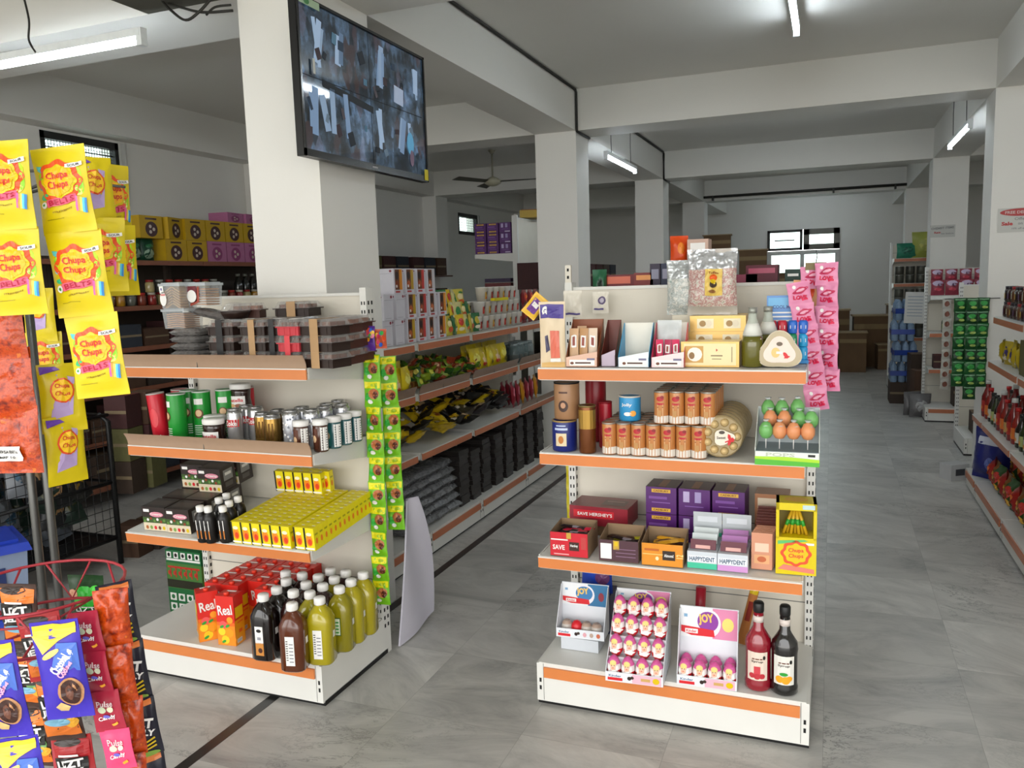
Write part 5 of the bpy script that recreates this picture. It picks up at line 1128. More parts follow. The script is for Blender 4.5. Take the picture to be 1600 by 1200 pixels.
def header_art(f, fr, w, h, pink):
    f.rect(fr, 0, 0, w*.98, h*.96, mk('e6e8ea')); f.rect(fr, w*.27, 0, w*.42, h*.96, mk('d884a8' if pink else '2f6f9c'), 0.001)
    f.ell(fr, 0.0, 0.0, w*.2, h*.44, mk('e8e4ea'), 0.0014, 24); f.ell(fr, -w*.02, h*.05, w*.18, h*.32, mk('8a3a9a' if pink else '3a7ab0'), 0.0018, 24)
    f.text(fr, 'JOY', -w*.05, h*.12, w*.26, h*.36, mk('e8c060'), 0.0026, .1, .05); f.poly(fr, [(-w*.48, -h*.12), (w*.08, -h*.2), (w*.1, -h*.42), (-w*.3, -h*.42), (-w*.48, -h*.32)], RED_, 0.0024); f.rect(fr, -w*.3, -h*.28, w*.22, h*.14, WHT_, 0.003); f.text(fr, 'Kinder', -w*.3, -h*.28, w*.18, h*.09, RED_, 0.0036)
    f.rect(fr, -w*.4, h*.2, w*.06, h*.1, mk('7fa8c8'), 0.0016)
    if pink: f.ell(fr, w*.32, h*.0, w*.1, h*.22, mk('e8d070'), 0.002)
    else: f.ell(fr, w*.34, -h*.05, w*.06, h*.2, mk('8a2a3a'), 0.002)
def lip_art(f, fr, w, h, pink):
    f.rect(fr, -w*.32, h*.1, w*.3, h*.5, mk('e6e8ea')); f.rect(fr, -w*.33, -h*.2, w*.26, h*.3, RED_, 0.0012); f.text(fr, 'Kinder', -w*.33, h*.14, w*.22, h*.25, mk('4a6a90'), 0.0014)
    f.ell(fr, -w*.08, 0, w*.035, h*.2, mk('2a1a16'), 0.0012); f.ell(fr, -w*.03, h*.1, w*.03, h*.16, mk('3a2a22'), 0.0012)
    if pink: f.rect(fr, w*.22, 0, w*.5, h*.9, mk('e0b0c0'), 0.0006); f.rect(fr, w*.2, -h*.0, w*.16, h*.3, mk('c8a060'), 0.0012); f.ell(fr, w*.38, 0, w*.06, h*.3, YD, 0.0012)
    else:
        for i in range(3): f.ell(fr, w*(.1+i*.14), 0, w*.04, h*.25, [mk('d8a0a8'), mk('b8a090'), mk('c86a4a')][i], 0.0012)
def egg_display(label, x, y, w, hh, pink, tiers, rz, filled, raised=0.0, hdr=0.07):
    t = thing('egg_display', label, 'display', (x, y, A0+raised), rz); d = 0.055+0.045*len(tiers); CW = mat('dcdfe4', rough=.5, var=.02, name='white_card')
    b = MB(); lean = 0.25; yb = d/2
    bp_ = lambda a_, b_: Vector(((a_-.5)*w, yb-0.01+b_*hh*lean*.25, b_*hh))
    b.grid(bp_, 1, 1, CW); b.grid(lambda a_, b_: bp_(a_, b_)+Vector((0, .002, 0)), 1, 1, CW, flip=True)
    b.b2(-w/2, w/2, -d/2, d/2, 0, 0.003, CW)
    for i, z in enumerate(tiers): b.b2(-w/2+.002, w/2-.002, -d/2+0.045*i, -d/2+0.045*(i+1)+0.01, z, z+0.003, CW); b.b2(-w/2+.002, w/2-.002, -d/2+0.045*i, -d/2+0.045*i+.002, 0, z+(0.012 if i else 0), CW)
    for s_ in (-1, 1): b.prism([(-d/2, 0), (d/2, 0), (d/2, hh*.98), (d/2-.015, hh*.98), (-d/2, .04)] if s_ > 0 else [(-d/2, 0), (d/2, 0), (d/2, .04), (-d/2+.015, hh*.98), (-d/2, hh*.98)], Flat((s_*w/2, 0, 0), (0, s_, 0), (0, 0, 1)), .002, CW)
    b.build('stand', t)
    hd = MB(); u_ = Vector((1, 0, 0)); v_ = Vector((0, lean*.25, 1)).normalized(); fr = Flat(Vector((0, yb-0.012, 0)) + Vector((0, lean*.25, 1))*(hh-hdr/2), u_, v_); hd.prism([(-w/2, -hdr/2), (w/2, -hdr/2), (w/2, hdr/2), (-w/2, hdr/2)], fr, .0015, CW); header_art(hd, fr, w, hdr, pink); hd.build('header_card', t)
    lp = MB(); fr = Flat((0, -d/2-0.001, 0.018), (1, 0, 0), (0, 0, 1)); lp.prism([(-w/2, -.018), (w/2, -.018), (w/2, .018), (-w/2, .018)], fr, .0015, CW); lip_art(lp, fr, w, .036, pink); lp.build('front_lip', t)
    M_ = Matrix.Translation((x, y, A0+raised)) @ Matrix.Rotation(rz, 4, 'Z'); n = 4
    for i, z in enumerate(tiers):
        for r in range(2 if len(tiers) == 1 else 1):
            for c in range(n):
                if (i, r, c) in filled: continue
                p = M_ @ Vector((-w/2+w*(c+.5)/n, -d/2+0.03+0.045*(i+r*.95), z+0.003)); eg.put(p, rz+random.uniform(-.15, .15), 'pink and red sweet egg in the %s, %s tier, %s from the left' % ('full middle display' if len(tiers) > 1 else 'right pink display', ORD[i+r], ORD[c]), 'sweet eggs in the displays', scale=(1.1, 1.05, 1.45) if len(tiers) > 1 else (1.1, 1.1, 1.45))
    return t
egg_display('nearly empty white egg display with blue header, left on the base', -0.885, 2.90, 0.19, 0.185, False, [0.0], 0.05, [(0, r, c) for r in range(2) for c in range(4)], raised=0.05, hdr=0.09)
o = MB().box((0, 0, 0.024), (0.15, 0.1, 0.048), mk('c8ccd2')).build('carton'); tag(o, 'flat white carton under the nearly empty egg display', 'carton'); o.location = (-0.885, 2.90, A0)
eg2 = MB(); eg2.lathe([(0.001, 0), (0.012, 0.002), (0.02, 0.012), (0.0225, 0.024), (0.02, 0.038), (0.012, 0.05), (0.001, 0.054)], WHT_, mats=[WHT_, WHT_, WHT_, mk('b8b0a8'), mk('a89080'), mk('8a7a70')], seg=16); e2 = Proto(tag(eg2.build('surprise_egg'), 'x', 'sweet egg'))
eg3 = MB(); eg3.lathe([(0.001, 0), (0.012, 0.002), (0.02, 0.012), (0.0225, 0.024), (0.02, 0.038), (0.012, 0.05), (0.001, 0.054)], RED_, seg=16); e3 = Proto(tag(eg3.build('surprise_egg'), 'x', 'sweet egg'))
for c in range(4): (e3 if c == 1 else e2).put((-0.945+c*0.04, 2.885, A0+0.055), 0, 'white and brown sweet egg in the left display, %s from the left' % ORD[c] if c != 1 else 'plain red sweet egg in the left display', 'sweet eggs in the left display')
egg_display('full pink egg display with stepped tiers, middle of the base', -0.635, 2.78, 0.205, 0.255, True, [0.0, 0.06, 0.12, 0.172], 0.06, [])
egg_display('half-empty pink egg display right of the full one', -0.385, 2.765, 0.205, 0.25, True, [0.0], 0.05, [], hdr=0.115)
p = Pouch(0.13, 0.20, 0.05, 0.004, 5); m_ = p.make(mk('1c3fa8')); m_.text(p, 'CHOCO', 0, 0.04, 0.08, 0.022, WHT_, 0.003); m_.ell(p, 0.03, -0.03, 0.03, 0.03, mk('6a3a6a'), 0.003)
o = tag(m_.build('snack_packet'), 'blue snack packet standing behind the left egg display', 'snack packet'); o.location = (-0.87, 3.06, A0+0.16); o2 = MB().box((0, 0, 0.08), (0.12, 0.12, 0.16), mk('2a2a5a')).build('carton'); tag(o2, 'dark blue carton standing behind the left egg display', 'carton'); o2.location = (-0.87, 3.09, A0)
o = MB().tube([(0, 0, 0), (0.008, 0, 0.2)], 0.02, mk('a8142a'), 12).build('snack_roll'); tag(o, 'slim dark red roll leaning on the panel behind the displays', 'snack roll'); o.location = (-0.47, 3.13, A0+0.10); o.location.z = A0
p = Pouch(0.035, 0.29, 0.02, 0.002, 8); m_ = p.make(mk('b8743a')); m_.rect(p, 0, 0.1, 0.03, 0.06, YD, 0.002, n=3); m_.rect(p, 0, 0.0, 0.02, 0.08, mk('8a2a20'), 0.002, n=3); o = tag(m_.build('snack_stick'), 'long thin brown and yellow packet leaning at a slant', 'snack packet'); o.location = (-0.305, 3.10, A0); o.rotation_euler = (0, 0.22, 0)
def syrup(*a): return Sc(syrup_(*a), 1.16, 1.16, 1.06)
def syrup_(c, fruit, label, loc, lab):
    t = thing('syrup_bottle', label, 'bottle', loc); g = mat(c, rough=0.08, coat=0.9, var=0, name='syrup_'+c)
    MB().lathe([(0.033, 0), (0.039, 0.006), (0.039, 0.026), (0.0365, 0.036), (0.0365, 0.135), (0.0385, 0.15), (0.036, 0.172), (0.022, 0.196), (0.0155, 0.21), (0.014, 0.262)], g, seg=26).build('body', t)
    MB().lathe([(0.0158, 0.226), (0.0158, 0.247)], mk('d8ccc4'), seg=18).build('neck_label', t)
    MB().lathe([(0.0145, 0.258), (0.0158, 0.262), (0.0158, 0.287), (0.013, 0.292), (0.001, 0.292)], BLACK, seg=18).build('cap', t)
    l = MB(); f = Cyl((0, 0, 0.087), 0.0368); l.rect(f, 0, 0, 0.062, 0.096, mk(lab), 0.0004); l.rect(f, 0, 0.025, 0.03, 0.004, mk('6a3a2a'), 0.001); l.text(f, 'Syrup', 0, 0.016, 0.034, 0.009, mk('3a2a20'), 0.001)
    for (x, y, r) in fruit[1:]: l.ell(f, x, y, r, r, mk(fruit[0]), 0.001)
    l.ell(f, 0.0, -0.012, 0.012, 0.006, GRN_, 0.0012) if fruit[0] != 'b8303a' else l.rect(f, 0, -0.014, 0.018, 0.028, mk('c8404a'), 0.0014)
    l.ell(f, 0.02, 0.03, 0.004, 0.007, BLK_, 0.001); l.build('label', t); return t
syrup('8a0f22', ('b8303a', (-.015, -.032, .009), (.0, -.034, .01), (.014, -.033, .009)), 'dark red syrup bottle with a cream label at the right end', (-0.215, 2.78, A0), 'e0cfc0')
syrup('12100f', ('e8a020', (-.012, -.03, .012), (.006, -.032, .013), (.016, -.026, .009)), 'black syrup bottle with a white orange-fruit label at the far right', (-0.128, 2.775, A0), 'e0ded6')
# ================================================================ HANGING STRIPS
def strip(name, label, meshes, n, pitch, loc, rz=0.0, sway=0.03, lean=(0, 0), cat='sachet strip', group=None, twist=None, part='sachet', seed=1):
    """a chain of sachets hanging from loc (top); each sachet is a part"""
    rnd = random.Random(seed); t = thing(name, label, cat, loc, rz, group)
    for i in range(n):
        o = bpy.data.objects.new(part, meshes[i % len(meshes)]); COL.objects.link(o); o.parent = t
        o.location = (lean[0]*i*pitch + rnd.uniform(-1, 1)*0.0025, lean[1]*i*pitch, -(i+1)*pitch)
        o.rotation_euler = (rnd.uniform(-sway, sway), rnd.uniform(-sway, sway)*.5 - lean[0]*.8, rnd.uniform(-sway, sway)*3 + (twist[i % len(twist)] if twist else 0))
    return t
def gum_pack(w=0.104, h=0.176, seed=0):
    p = Pouch(w, h, 0.024, 0.0035, seed, 0.07); mb = p.make(Y_, 14, 20)
    mb.poly(p, [(-w*.3, h*.28), (-w*.42, h*.3), (-w*.4, h*.24), (-w*.3, h*.2)], mk('58c0c0'), .0012)
    for (x, y, rx, ry, c) in ((-.3, .16, .1, .07, '8fd020'), (-.34, .05, .08, .04, '58c8d8'), (.33, .16, .08, .09, 'b8e020'), (.36, 0.02, .07, .1, '8fd020'), (-.33, -.07, .09, .035, '38b878'), (.3, -.05, .1, .05, 'f0f080')): mb.ell(p, x*w, y*h, rx*w, ry*h, mk(c), .001)
    flower_logo(mb, p, 0, h*.09, w*.33, ring='e8501c')
    mb.rect(p, w*.3, h*.27, w*.3, h*.05, WHT_, .0035, a=.12, n=4); mb.text(p, 'SOUR', w*.3, h*.27, w*.22, h*.03, BLK_, .0045, a=.12)
    mb.rect(p, 0, -h*.135, w*.6, h*.085, mk('e05a78'), .003, a=.1, n=6); mb.text(p, 'BELTS', 0, -h*.135, w*.5, h*.06, mk('b01838'), .0042, a=.1)
    for i, c in enumerate(('e060a8', 'f0a040', 'f0e060', '58c8e0', '2a80c8')): mb.rect(p, w*(.28+i*.035), -h*(.19+i*.005), w*.036, h*.17, mk(c), .0035, a=-.12, n=3)
    mb.ell(p, -w*.36, -h*.16, w*.06, w*.06, WHT_, .003); mb.ell(p, -w*.36, -h*.16, w*.025, w*.025, GRN_, .004)
    mb.text(p, 'STRAWBERRY', -w*.02, -h*.24, w*.4, h*.02, mk('8a6a00'), .002, a=.1); mb.rect(p, -w*.2, -h*.33, w*.34, h*.008, mk('a09000'), .0012, n=4)
    return mb.mesh('gummy_packet')
gm1, gm2 = gum_pack(.126, .19, seed=2), gum_pack(.126, .19, seed=5)
def purple_back(seed):
    p = Pouch(0.1, 0.17, 0.024, 0.004, seed, .07); mb = p.make(Y_, 12, 16); mb.poly(p, [(-.03, -.05), (.02, -.04), (.03, .05), (-.01, .06)], mk('b8a0d0'), .002); mb.poly(p, [(-.045, .06), (.0, .07), (-.01, .08), (-.045, .078)], mk('6a40a8'), .003); mb.ell(p, .0, .02, .028, .03, mk('e8501c'), .003); mb.ell(p, 0, .02, .024, .026, mk('f8c820'), .0042); mb.text(p, 'Chupa', 0, .03, .034, .013, RED_, .005); mb.text(p, 'Chups', 0, .012, .034, .013, RED_, .005); return mb.mesh('gummy_packet')
gm3 = purple_back(8)
x, _, z = PY(98, 222, 1.35); strip('gummy_strip', 'long strip of yellow gummy packets hanging in the left foreground, three full packets', [gm1, gm2], 3, 0.186, (x, 1.35, z-.012), 0.35, 0.02, (0.10, 0), seed=4)
x, _, z = PY(95, 612, 1.42); strip('gummy_strip', 'short yellow packets twisted sideways below the long yellow strip', [gm3], 2, 0.13, (x, 1.42, z+.03), 1.0, 0.06, (0.0, 0), twist=[0.1, .3], seed=6)
x, _, z = PY(2, 215, 1.27); strip('gummy_strip', 'yellow gummy strip cut by the left edge of the picture', [gm2, gm1], 2, 0.186, (x, 1.27, z-.01), 0.3, 0.02, (0.02, 0), seed=7)
x, _, z = PY(143, 250, 1.58); strip('gummy_strip', 'yellow strip seen nearly edge-on behind the long yellow one', [gm3, gm1], 2, 0.172, (x, 1.58, z+.01), 1.05, 0.05, (0.0, 0), seed=9, twist=[0, -.15])
x, _, z = PY(165, 262, 1.66); strip('gummy_strip', 'narrow yellow strip seen edge-on, farthest right of the yellow strips', [gm1], 2, 0.16, (x, 1.66, z-.02), 1.45, 0.05, (0.0, 0), seed=19, twist=[0, -.1])
x, _, z = PY(60, 475, 1.85); strip('gummy_strip', 'darker yellow strip hanging behind the orange and yellow ones', [gm3, gm1], 2, 0.16, (x, 1.85, z+.04), 0.5, 0.04, (0.0, 0), seed=12)
# orange candy pouches
OM_ = mixmat('orange_film', ['6a1802', '9c2c02', 'c24606', 'a83602', 'd46a14'], 38, .34, coat=.15)
def orange_pouch(seed, w=0.13, h=0.16):
    p = Pouch(w, h, .03, .007, seed, .06); mb = p.make(OM_, 18, 22); return p, mb
p, mb = orange_pouch(3); om1 = mb.mesh('candy_pouch'); p, mb = orange_pouch(4); mb.rect(p, -.01, -.03, .07, .035, WHT_, .006, n=4); mb.text(p, 'SAMOSA BITE', -.01, -.025, .055, .007, BLK_, .0075); mb.text(p, 'MRP 10', -.01, -.038, .04, .006, BLK_, .0075); om2 = mb.mesh('candy_pouch')
x, _, z = PY(0, 470, 1.3); strip('candy_strip', 'orange candy pouches in a strip at the left picture edge', [om1, om1, om2], 3, 0.135, (x-.012, 1.3, z), 0.3, 0.03, (0.03, 0), seed=3)
# metal stand the strips hang from
t = thing('display_stand', 'grey metal display stand with two upright tubes in the left foreground', 'stand', (-2.07, 1.55, 0))
GM = mat('5a5a58', rough=.35, metal=.7, name='grey_metal')
for s_ in (0, 0.045): MB().tube([(s_, s_*.3, 0.02), (s_, s_*.3, 1.88)], 0.011, GM, 10).build('upright', t)
b = MB(); 
for a_ in range(4): c_, s2 = math.cos(a_*PI/2+.5), math.sin(a_*PI/2+.5); b.tube([(0.02, 0, 0.03), (0.02+c_*.22, s2*.22, 0.012)], 0.012, GM, 8)
b.build('base', t)
b = MB()
for (tx, ty) in ((-1.63, 1.35), (-1.70, 1.27), (-1.79, 1.58), (-1.745, 1.66), (-1.82, 1.3)): b.tube([(0.02, 0, 1.86), ((tx+2.07)*.6, (ty-1.55)*.6, 1.90), (tx+2.07, ty-1.55, 1.88)], 0.004, GM, 6)
hx, hy, hz = PY(60, 475, 1.85); b.tube([(0.02, 0, 1.62), ((hx+2.07)*.6, (hy-1.55)*.6, 1.66), (hx+2.07, hy-1.55, hz+.035)], 0.004, GM, 6); b.build('hook_arms', t)
# red wire ring stand
RC = (-1.64, 1.22); RW = mat('a8303a', rough=.4, name='red_wire')
t = thing('wire_stand', 'red wire ring stand hung with snack sachets in the lower left corner', 'wire stand', (RC[0], RC[1], 0))
b = MB(); r = .175
def ring(rr, z, n=28): return [(rr*math.cos(2*PI*i/n), rr*math.sin(2*PI*i/n), z) for i in range(n+1)]
b.tube(ring(r, .955), .0035, RW, 6); b.tube(ring(r*.97, .86), .0035, RW, 6)
for i in range(7):
    a_ = 2*PI*i/7; b.tube([(r*math.cos(a_), r*math.sin(a_), .955), (r*.97*math.cos(a_+.3), r*.97*math.sin(a_+.3), .86), (r*math.cos(a_+.6), r*math.sin(a_+.6), .955)], .0028, RW, 6)
    b.tube([(0, 0, .86), (r*.97*math.cos(a_), r*.97*math.sin(a_), .86)], .0028, RW, 6)
b.build('ring', t); MB().tube([(0, 0, 0.02), (0, 0, .9)], .01, RW, 8).build('pole', t)
b = MB(); b.tube(ring(.18, .012), .005, RW, 6)
for a_ in range(3): b.tube([(0, 0, .03), (.18*math.cos(a_*2.09), .18*math.sin(a_*2.09), .012)], .005, RW, 6)
b.build('base', t)
def flat_art(w, h, t_, base, seed, fn, wr=.004, nx=12, ny=16, seal=.08):
    p = Pouch(w, h, t_, wr, seed, seal); mb = p.make(mk(base), nx, ny); fn(mb, p, w, h); return mb.mesh('sachet')
def lizt(mb, p, w, h, top='e87820'):
    mb.rect(p, 0, h*.32, w*.9, h*.22, mk(top), .0012, n=6); mb.ell(p, -w*.1, h*.40, w*.35, h*.06, mk('2a1a10'), .002); mb.rect(p, 0, -h*.3, w*.9, h*.25, mk('d8701c'), .0012, n=6); mb.ell(p, w*.22, -h*.1, w*.2, h*.1, mk('6a9a5a'), .002); mb.ell(p, w*.3, -h*.22, w*.18, h*.08, mk('e8a82c'), .0026)
    mb.rect(p, -w*.04, h*.04, w*.86, h*.3, BLK_, .003, n=6); mb.text(p, 'LIZT', -w*.04, h*.1, w*.7, h*.12, WHT_, .0045, .1, .05); mb.text(p, 'JELLY', -w*.04, -h*.04, w*.7, h*.12, WHT_, .0045, .1, .05); mb.rect(p, -w*.06, h*.22, w*.5, h*.03, WHT_, .004, n=4); mb.ell(p, -w*.05, -h*.2, w*.35, h*.06, mk('7ab0c8'), .0032)
z_o = flat_art(.095, .15, .02, '3a2014', 1, lizt); z_r = flat_art(.095, .15, .02, 'a81c20', 2, lambda m, p, w, h: (lizt(m, p, w, h, 'a81c20')))
z_g = flat_art(.095, .11, .02, '123c14', 3, lambda m, p, w, h: (m.ell(p, 0, 0, w*.35, h*.28, mk('2fb832'), .002), m.ell(p, w*.3, h*.2, w*.14, h*.1, mk('50d840'), .0026), m.ell(p, -w*.33, h*.08, w*.14, h*.12, mk('d89a7a'), .003), m.text(p, 'LIZT', 0, -h*.28, w*.6, h*.14, WHT_, .003)))
def choco(m, p, w, h):
    m.rect(p, 0, h*.42, w*.9, h*.1, mk('e0c030'), .002, n=6); m.poly(p, [(-w*.48, h*.38), (w*.45, h*.38), (w*.1, h*.32), (-w*.25, h*.2)], mk('e8c850'), .0026); m.ell(p, -w*.08, h*.2, w*.2, h*.03, mk('e8c870'), .0035, a=.5)
    m.poly(p, [(w*.05, h*.3), (w*.44, h*.28), (w*.44, -h*.0), (-w*.1, h*.05)], mk('4a70c8'), .0026); m.text(p, 'Chocobakes', w*.12, h*.12, w*.6, h*.1, WHT_, .004, .9, .06); m.text(p, 'Cookies', w*.16, h*.04, w*.4, h*.07, mk('e8a0c0'), .0045, .9, .05)
    m.ell(p, w*.2, -h*.2, w*.25, h*.15, mk('b8845a'), .003, 20); m.ell(p, w*.2, -h*.2, w*.2, h*.13, mk('3a1c14'), .004, 20); m.ell(p, w*.18, -h*.2, w*.08, h*.08, mk('6a4030'), .0048); m.poly(p, [(-w*.2, -h*.36), (-w*.05, -h*.3), (w*.1, -h*.36), (w*.0, -h*.42), (-w*.15, -h*.42)], mk('d8b878'), .003)
chm = flat_art(.092, .20, .03, '3a28a8', 5, choco)
def dred(m, p, w, h): m.text(p, 'Pulse', 0, h*.2, w*.5, h*.15, mk('d8c0c0'), .002); m.ell(p, -w*.1, h*.05, w*.12, h*.08, mk('c8d0b0'), .002); m.ell(p, w*.14, h*.06, w*.1, h*.07, mk('d8d8b8'), .002); m.text(p, 'Candy', 0, -h*.15, w*.55, h*.13, WHT_, .002, .2); m.rect(p, w*.2, -h*.32, w*.2, h*.06, mk('e8a030'), .002, a=.4, n=3); m.ell(p, 0, -h*.1, w*.1, h*.04, mk('6a60c0'), .003)
rdm = flat_art(.062, .085, .008, '9c1c34', 6, dred, .002); rdp = flat_art(.062, .085, .008, 'd8406c', 7, dred, .002)
orm = [orange_pouch(20+i, .065, .125)[1].mesh('candy_pouch') for i in range(2)]
def lz2(m, p, w, h): m.text(p, 'LIZT', 0, h*.12, w*.75, h*.16, WHT_, .003, -.3, .05); m.text(p, 'JELLY', 0, -h*.06, w*.75, h*.14, WHT_, .003, -.3, .05); [m.rect(p, 0, -h*(.24+i*.07), w*.7, h*.03, mk('d8b820'), .002, a=.3, n=3) for i in range(3)]; m.rect(p, 0, h*.42, w*.8, h*.1, mk('d87a3c'), .002, n=4); m.ell(p, 0, -h*.46, w*.4, h*.05, mk('7a9a3c'), .002)
bkm = flat_art(.07, .135, .014, '1a1a2a', 9, lz2, .003)
def hang(px, py, y): x, _, z = PY(px, py, y); return (x, y, z)
strip('sachet_strip', 'orange and black jelly sachets at the left of the red ring', [z_o], 3, .15, hang(28, 912, 1.24), .25, .02, seed=21)
strip('sachet_strip', 'dark red and orange jelly sachets hanging inside the red ring, right of the first', [z_r, z_o], 3, .14, hang(70, 965, 1.17), .3, .03, (.15, 0), seed=22)
strip('sachet_strip', 'green jelly sachet on the far side of the red ring', [z_g], 1, .11, hang(132, 898, 1.40), .3, .02, seed=23)
strip('cookie_strip', 'single purple cookie packet with a yellow top hanging from the ring', [chm], 1, .2, hang(95, 968, 1.05), .35, .02, (0.08, 0), seed=24)
strip('cookie_strip', 'purple cookie packets cut by the left picture edge', [chm], 2, .2, hang(2, 1000, 1.02), .35, .02, (.12, 0), seed=25)
strip('sachet_strip', 'chain of small dark red sachets turning pink at the bottom', [rdm, rdm, rdm, rdp, rdp], 4, .082, hang(136, 958, 1.10), .3, .03, (.16, 0), seed=26)
strip('candy_strip', 'chain of bright orange candy pouches at the right of the ring', orm, 4, .118, hang(172, 925, 1.14), .75, .05, (.03, 0), seed=27)
strip('sachet_strip', 'chain of black jelly sachets with yellow stripes, rightmost on the ring', [bkm], 4, .132, hang(186, 912, 1.21), .85, .04, (.09, 0), seed=28)
# green-yellow strips on the left end unit's right post
def gem(m, p, w, h): m.rect(p, 0, h*.33, w*.9, h*.24, mk('e8e010'), .0014, n=6); m.ell(p, w*.1, h*.0, w*.3, h*.2, mk('b86a3a'), .002); m.ell(p, w*.2, -h*.05, w*.16, h*.14, mk('5a2a18'), .0028); m.ell(p, -w*.26, -h*.12, w*.16, h*.16, mk('38b040'), .002); m.ell(p, -w*.12, -h*.3, w*.14, h*.08, WHT_, .0026); m.ell(p, w*.1, h*.33, w*.2, h*.06, mk('a8c020'), .0024)
gmm = [flat_art(.076, .112, .018, '72b81c', 30+i, gem, .006) for i in range(2)]
x, _, z = PY(590, 556, 2.86); strip('candy_strip', 'long chain of green and yellow sweet sachets hanging on the perforated post', gmm, 10, .107, (-1.757, 2.862, z), .05, .06, (-.012, 0), seed=31)
strip('candy_strip', 'shorter chain of green and yellow sachets, right of the long one', gmm, 7, .107, (-1.735, 2.955, 1.30), .4, .07, (0.0, 0), seed=32)
def gems(m, p, w, h):
    m.rect(p, 0, h*.12, w*.9, h*.6, mk('4a2080'), .0014, n=8); m.text(p, 'GEMS', -w*.12, h*.2, w*.56, h*.22, WHT_, .004, .08, .05)
    for i, c in enumerate(('e8501c', '2a60c8', 'f0c020', 'd83a5a', '38b050', 'e87a9a', 'f0a020')): m.ell(p, w*(.28+.08*(i % 3)), h*(.34-.12*(i//2)), w*.08, h*.1, mk(c), .0045)
gh = flat_art(.115, .10, .02, '5a2a90', 40, gems)
t = strip('sweet_packet', 'purple GEMS header packet on top of the green chains', [gh], 1, .085, (-1.775, 2.83, 1.425), .1, .02, cat='sweet packet', seed=33, part='packet')
gh2 = flat_art(.05, .08, .02, 'c85a3a', 41, lambda m, p, w, h: [m.ell(p, w*.3*math.cos(i*1.3), h*.3*math.sin(i*1.9), w*.16, h*.12, mk(['e8501c', '2a60c8', 'f0c020', 'd83a5a', '38b050'][i % 5]), .003+.0004*i) for i in range(9)])
strip('sweet_packet', 'colourful dotted packet beside the purple GEMS packet', [gh2], 1, .085, (-1.715, 2.87, 1.43), .4, .02, cat='sweet packet', seed=34, part='packet')
# pink sachets on the right end unit
def pink(m, p, w, h): m.ell(p, w*.05, h*.12, w*.33, h*.13, mk('c03058'), .0016, 16, 4, .15, a=.2); m.ell(p, w*.05, h*.12, w*.2, h*.06, mk('e8a8c0'), .0024, a=.2); m.text(p, 'LOVE', -w*.0, -h*.18, w*.6, h*.2, mk('d01848'), .003, -.1, .06); m.rect(p, w*.2, -h*.28, w*.25, h*.1, mk('e02a58'), .002, n=3); m.ell(p, -w*.2, h*.3, w*.08, h*.08, WHT_, .002)
pkm = [flat_art(.078, .078, .012, 'dc88ac', 50+i, pink, .004) for i in range(2)]
x1, _, z1 = PY(1252, 442, 2.97); strip('sachet_strip', 'long chain of pink sachets, front one, hanging at the right end unit', pkm, 6, .074, (x1, 2.97, z1), .12, .03, (.17, 0), seed=41)
x1, _, z1 = PY(1292, 412, 3.02); strip('sachet_strip', 'chain of pink sachets hanging behind, against the far window', pkm, 6, .074, (x1, 3.02, z1), -.25, .04, (.03, 0), seed=42, twist=[.1, -.1, .2])
x1, _, z1 = PY(1270, 420, 3.06); strip('sachet_strip', 'short pink piece at the clip joining the two pink chains', pkm[:1], 1, .07, (x1, 3.06, z1), .1, .02, seed=43)
b = MB(); b.b2(-.035, .035, -.008, .008, 0, .026, mat('7a6a44', rough=.5, name='clip')); b.tube([(0, 0, .024), (.004, 0, .05), (.0, 0, .07)], .002, GM, 6); o = tag(b.build('hanging_clip'), 'brown clip holding the pink sachet chains', 'clip'); o.location = (x1+.01, 3.06, z1-.004)
b = MB().tube([(0, 0, 0), (0, .0, .06)], .003, GM, 6)
# packets at the left of the right end unit
def beige(m, p, w, h):
    m.rect(p, 0, h*.36, w*.9, h*.2, mk('4a3a8a'), .002, n=6); m.text(p, 'G', -w*.28, h*.36, w*.2, h*.14, WHT_, .004, 0, .08); m.rect(p, w*.1, -h*.12, w*.36, h*.4, mk('d8705a'), .003, n=5); m.poly(p, [(-w*.3, h*.0), (-w*.18, h*.02), (-w*.1, -h*.2), (-w*.26, -h*.24)], mk('4a4660'), .003); m.rect(p, w*.1, -h*.35, w*.4, h*.05, WHT_, .003, n=4); m.rect(p, 0, -h*.42, w*.9, h*.08, mk('d8b070'), .002, n=6)
bgm = flat_art(.095, .25, .02, 'dcc8a8', 60, beige)
strip('snack_packet', 'tall cream packet with a purple top hanging at the left end of the top shelf', [bgm], 1, .25, (-.935, 2.77, 1.525), .15, .02, cat='snack packet', seed=51, part='packet')
wm = flat_art(.065, .085, .012, 'dcd6c8', 61, lambda m, p, w, h: (m.ell(p, w*.1, h*.1, w*.25, w*.25, mk('5a4a70'), .002, 20), m.ell(p, w*.1, h*.1, w*.15, w*.15, mk('b8b0c0'), .003, 16), m.rect(p, -w*.1, -h*.3, w*.6, h*.08, mk('5a5088'), .002, n=4)))
strip('snack_packet', 'cream packet with a round purple seal hanging on the panel', [wm], 1, .085, (-.855, 3.12, 1.55), .1, .02, cat='snack packet', seed=52, part='packet')
strip('snack_packet', 'plain whitish packet hanging left of the round-seal packet', [flat_art(.07, .10, .015, 'd8d2c4', 62, lambda m, p, w, h: m.rect(p, 0, -h*.38, w*.8, h*.08, mk('5a5088'), .002, n=4))], 1, .1, (-.915, 2.95, 1.56), .1, .02, cat='snack packet', seed=53, part='packet')
ym = flat_art(.06, .09, .012, 'e0b030', 63, lambda m, p, w, h: (m.rect(p, 0, 0, w*.6, h*.6, mk('6a3a8a'), .002, n=4), m.rect(p, 0, h*.05, w*.4, h*.2, WHT_, .003, n=3)))
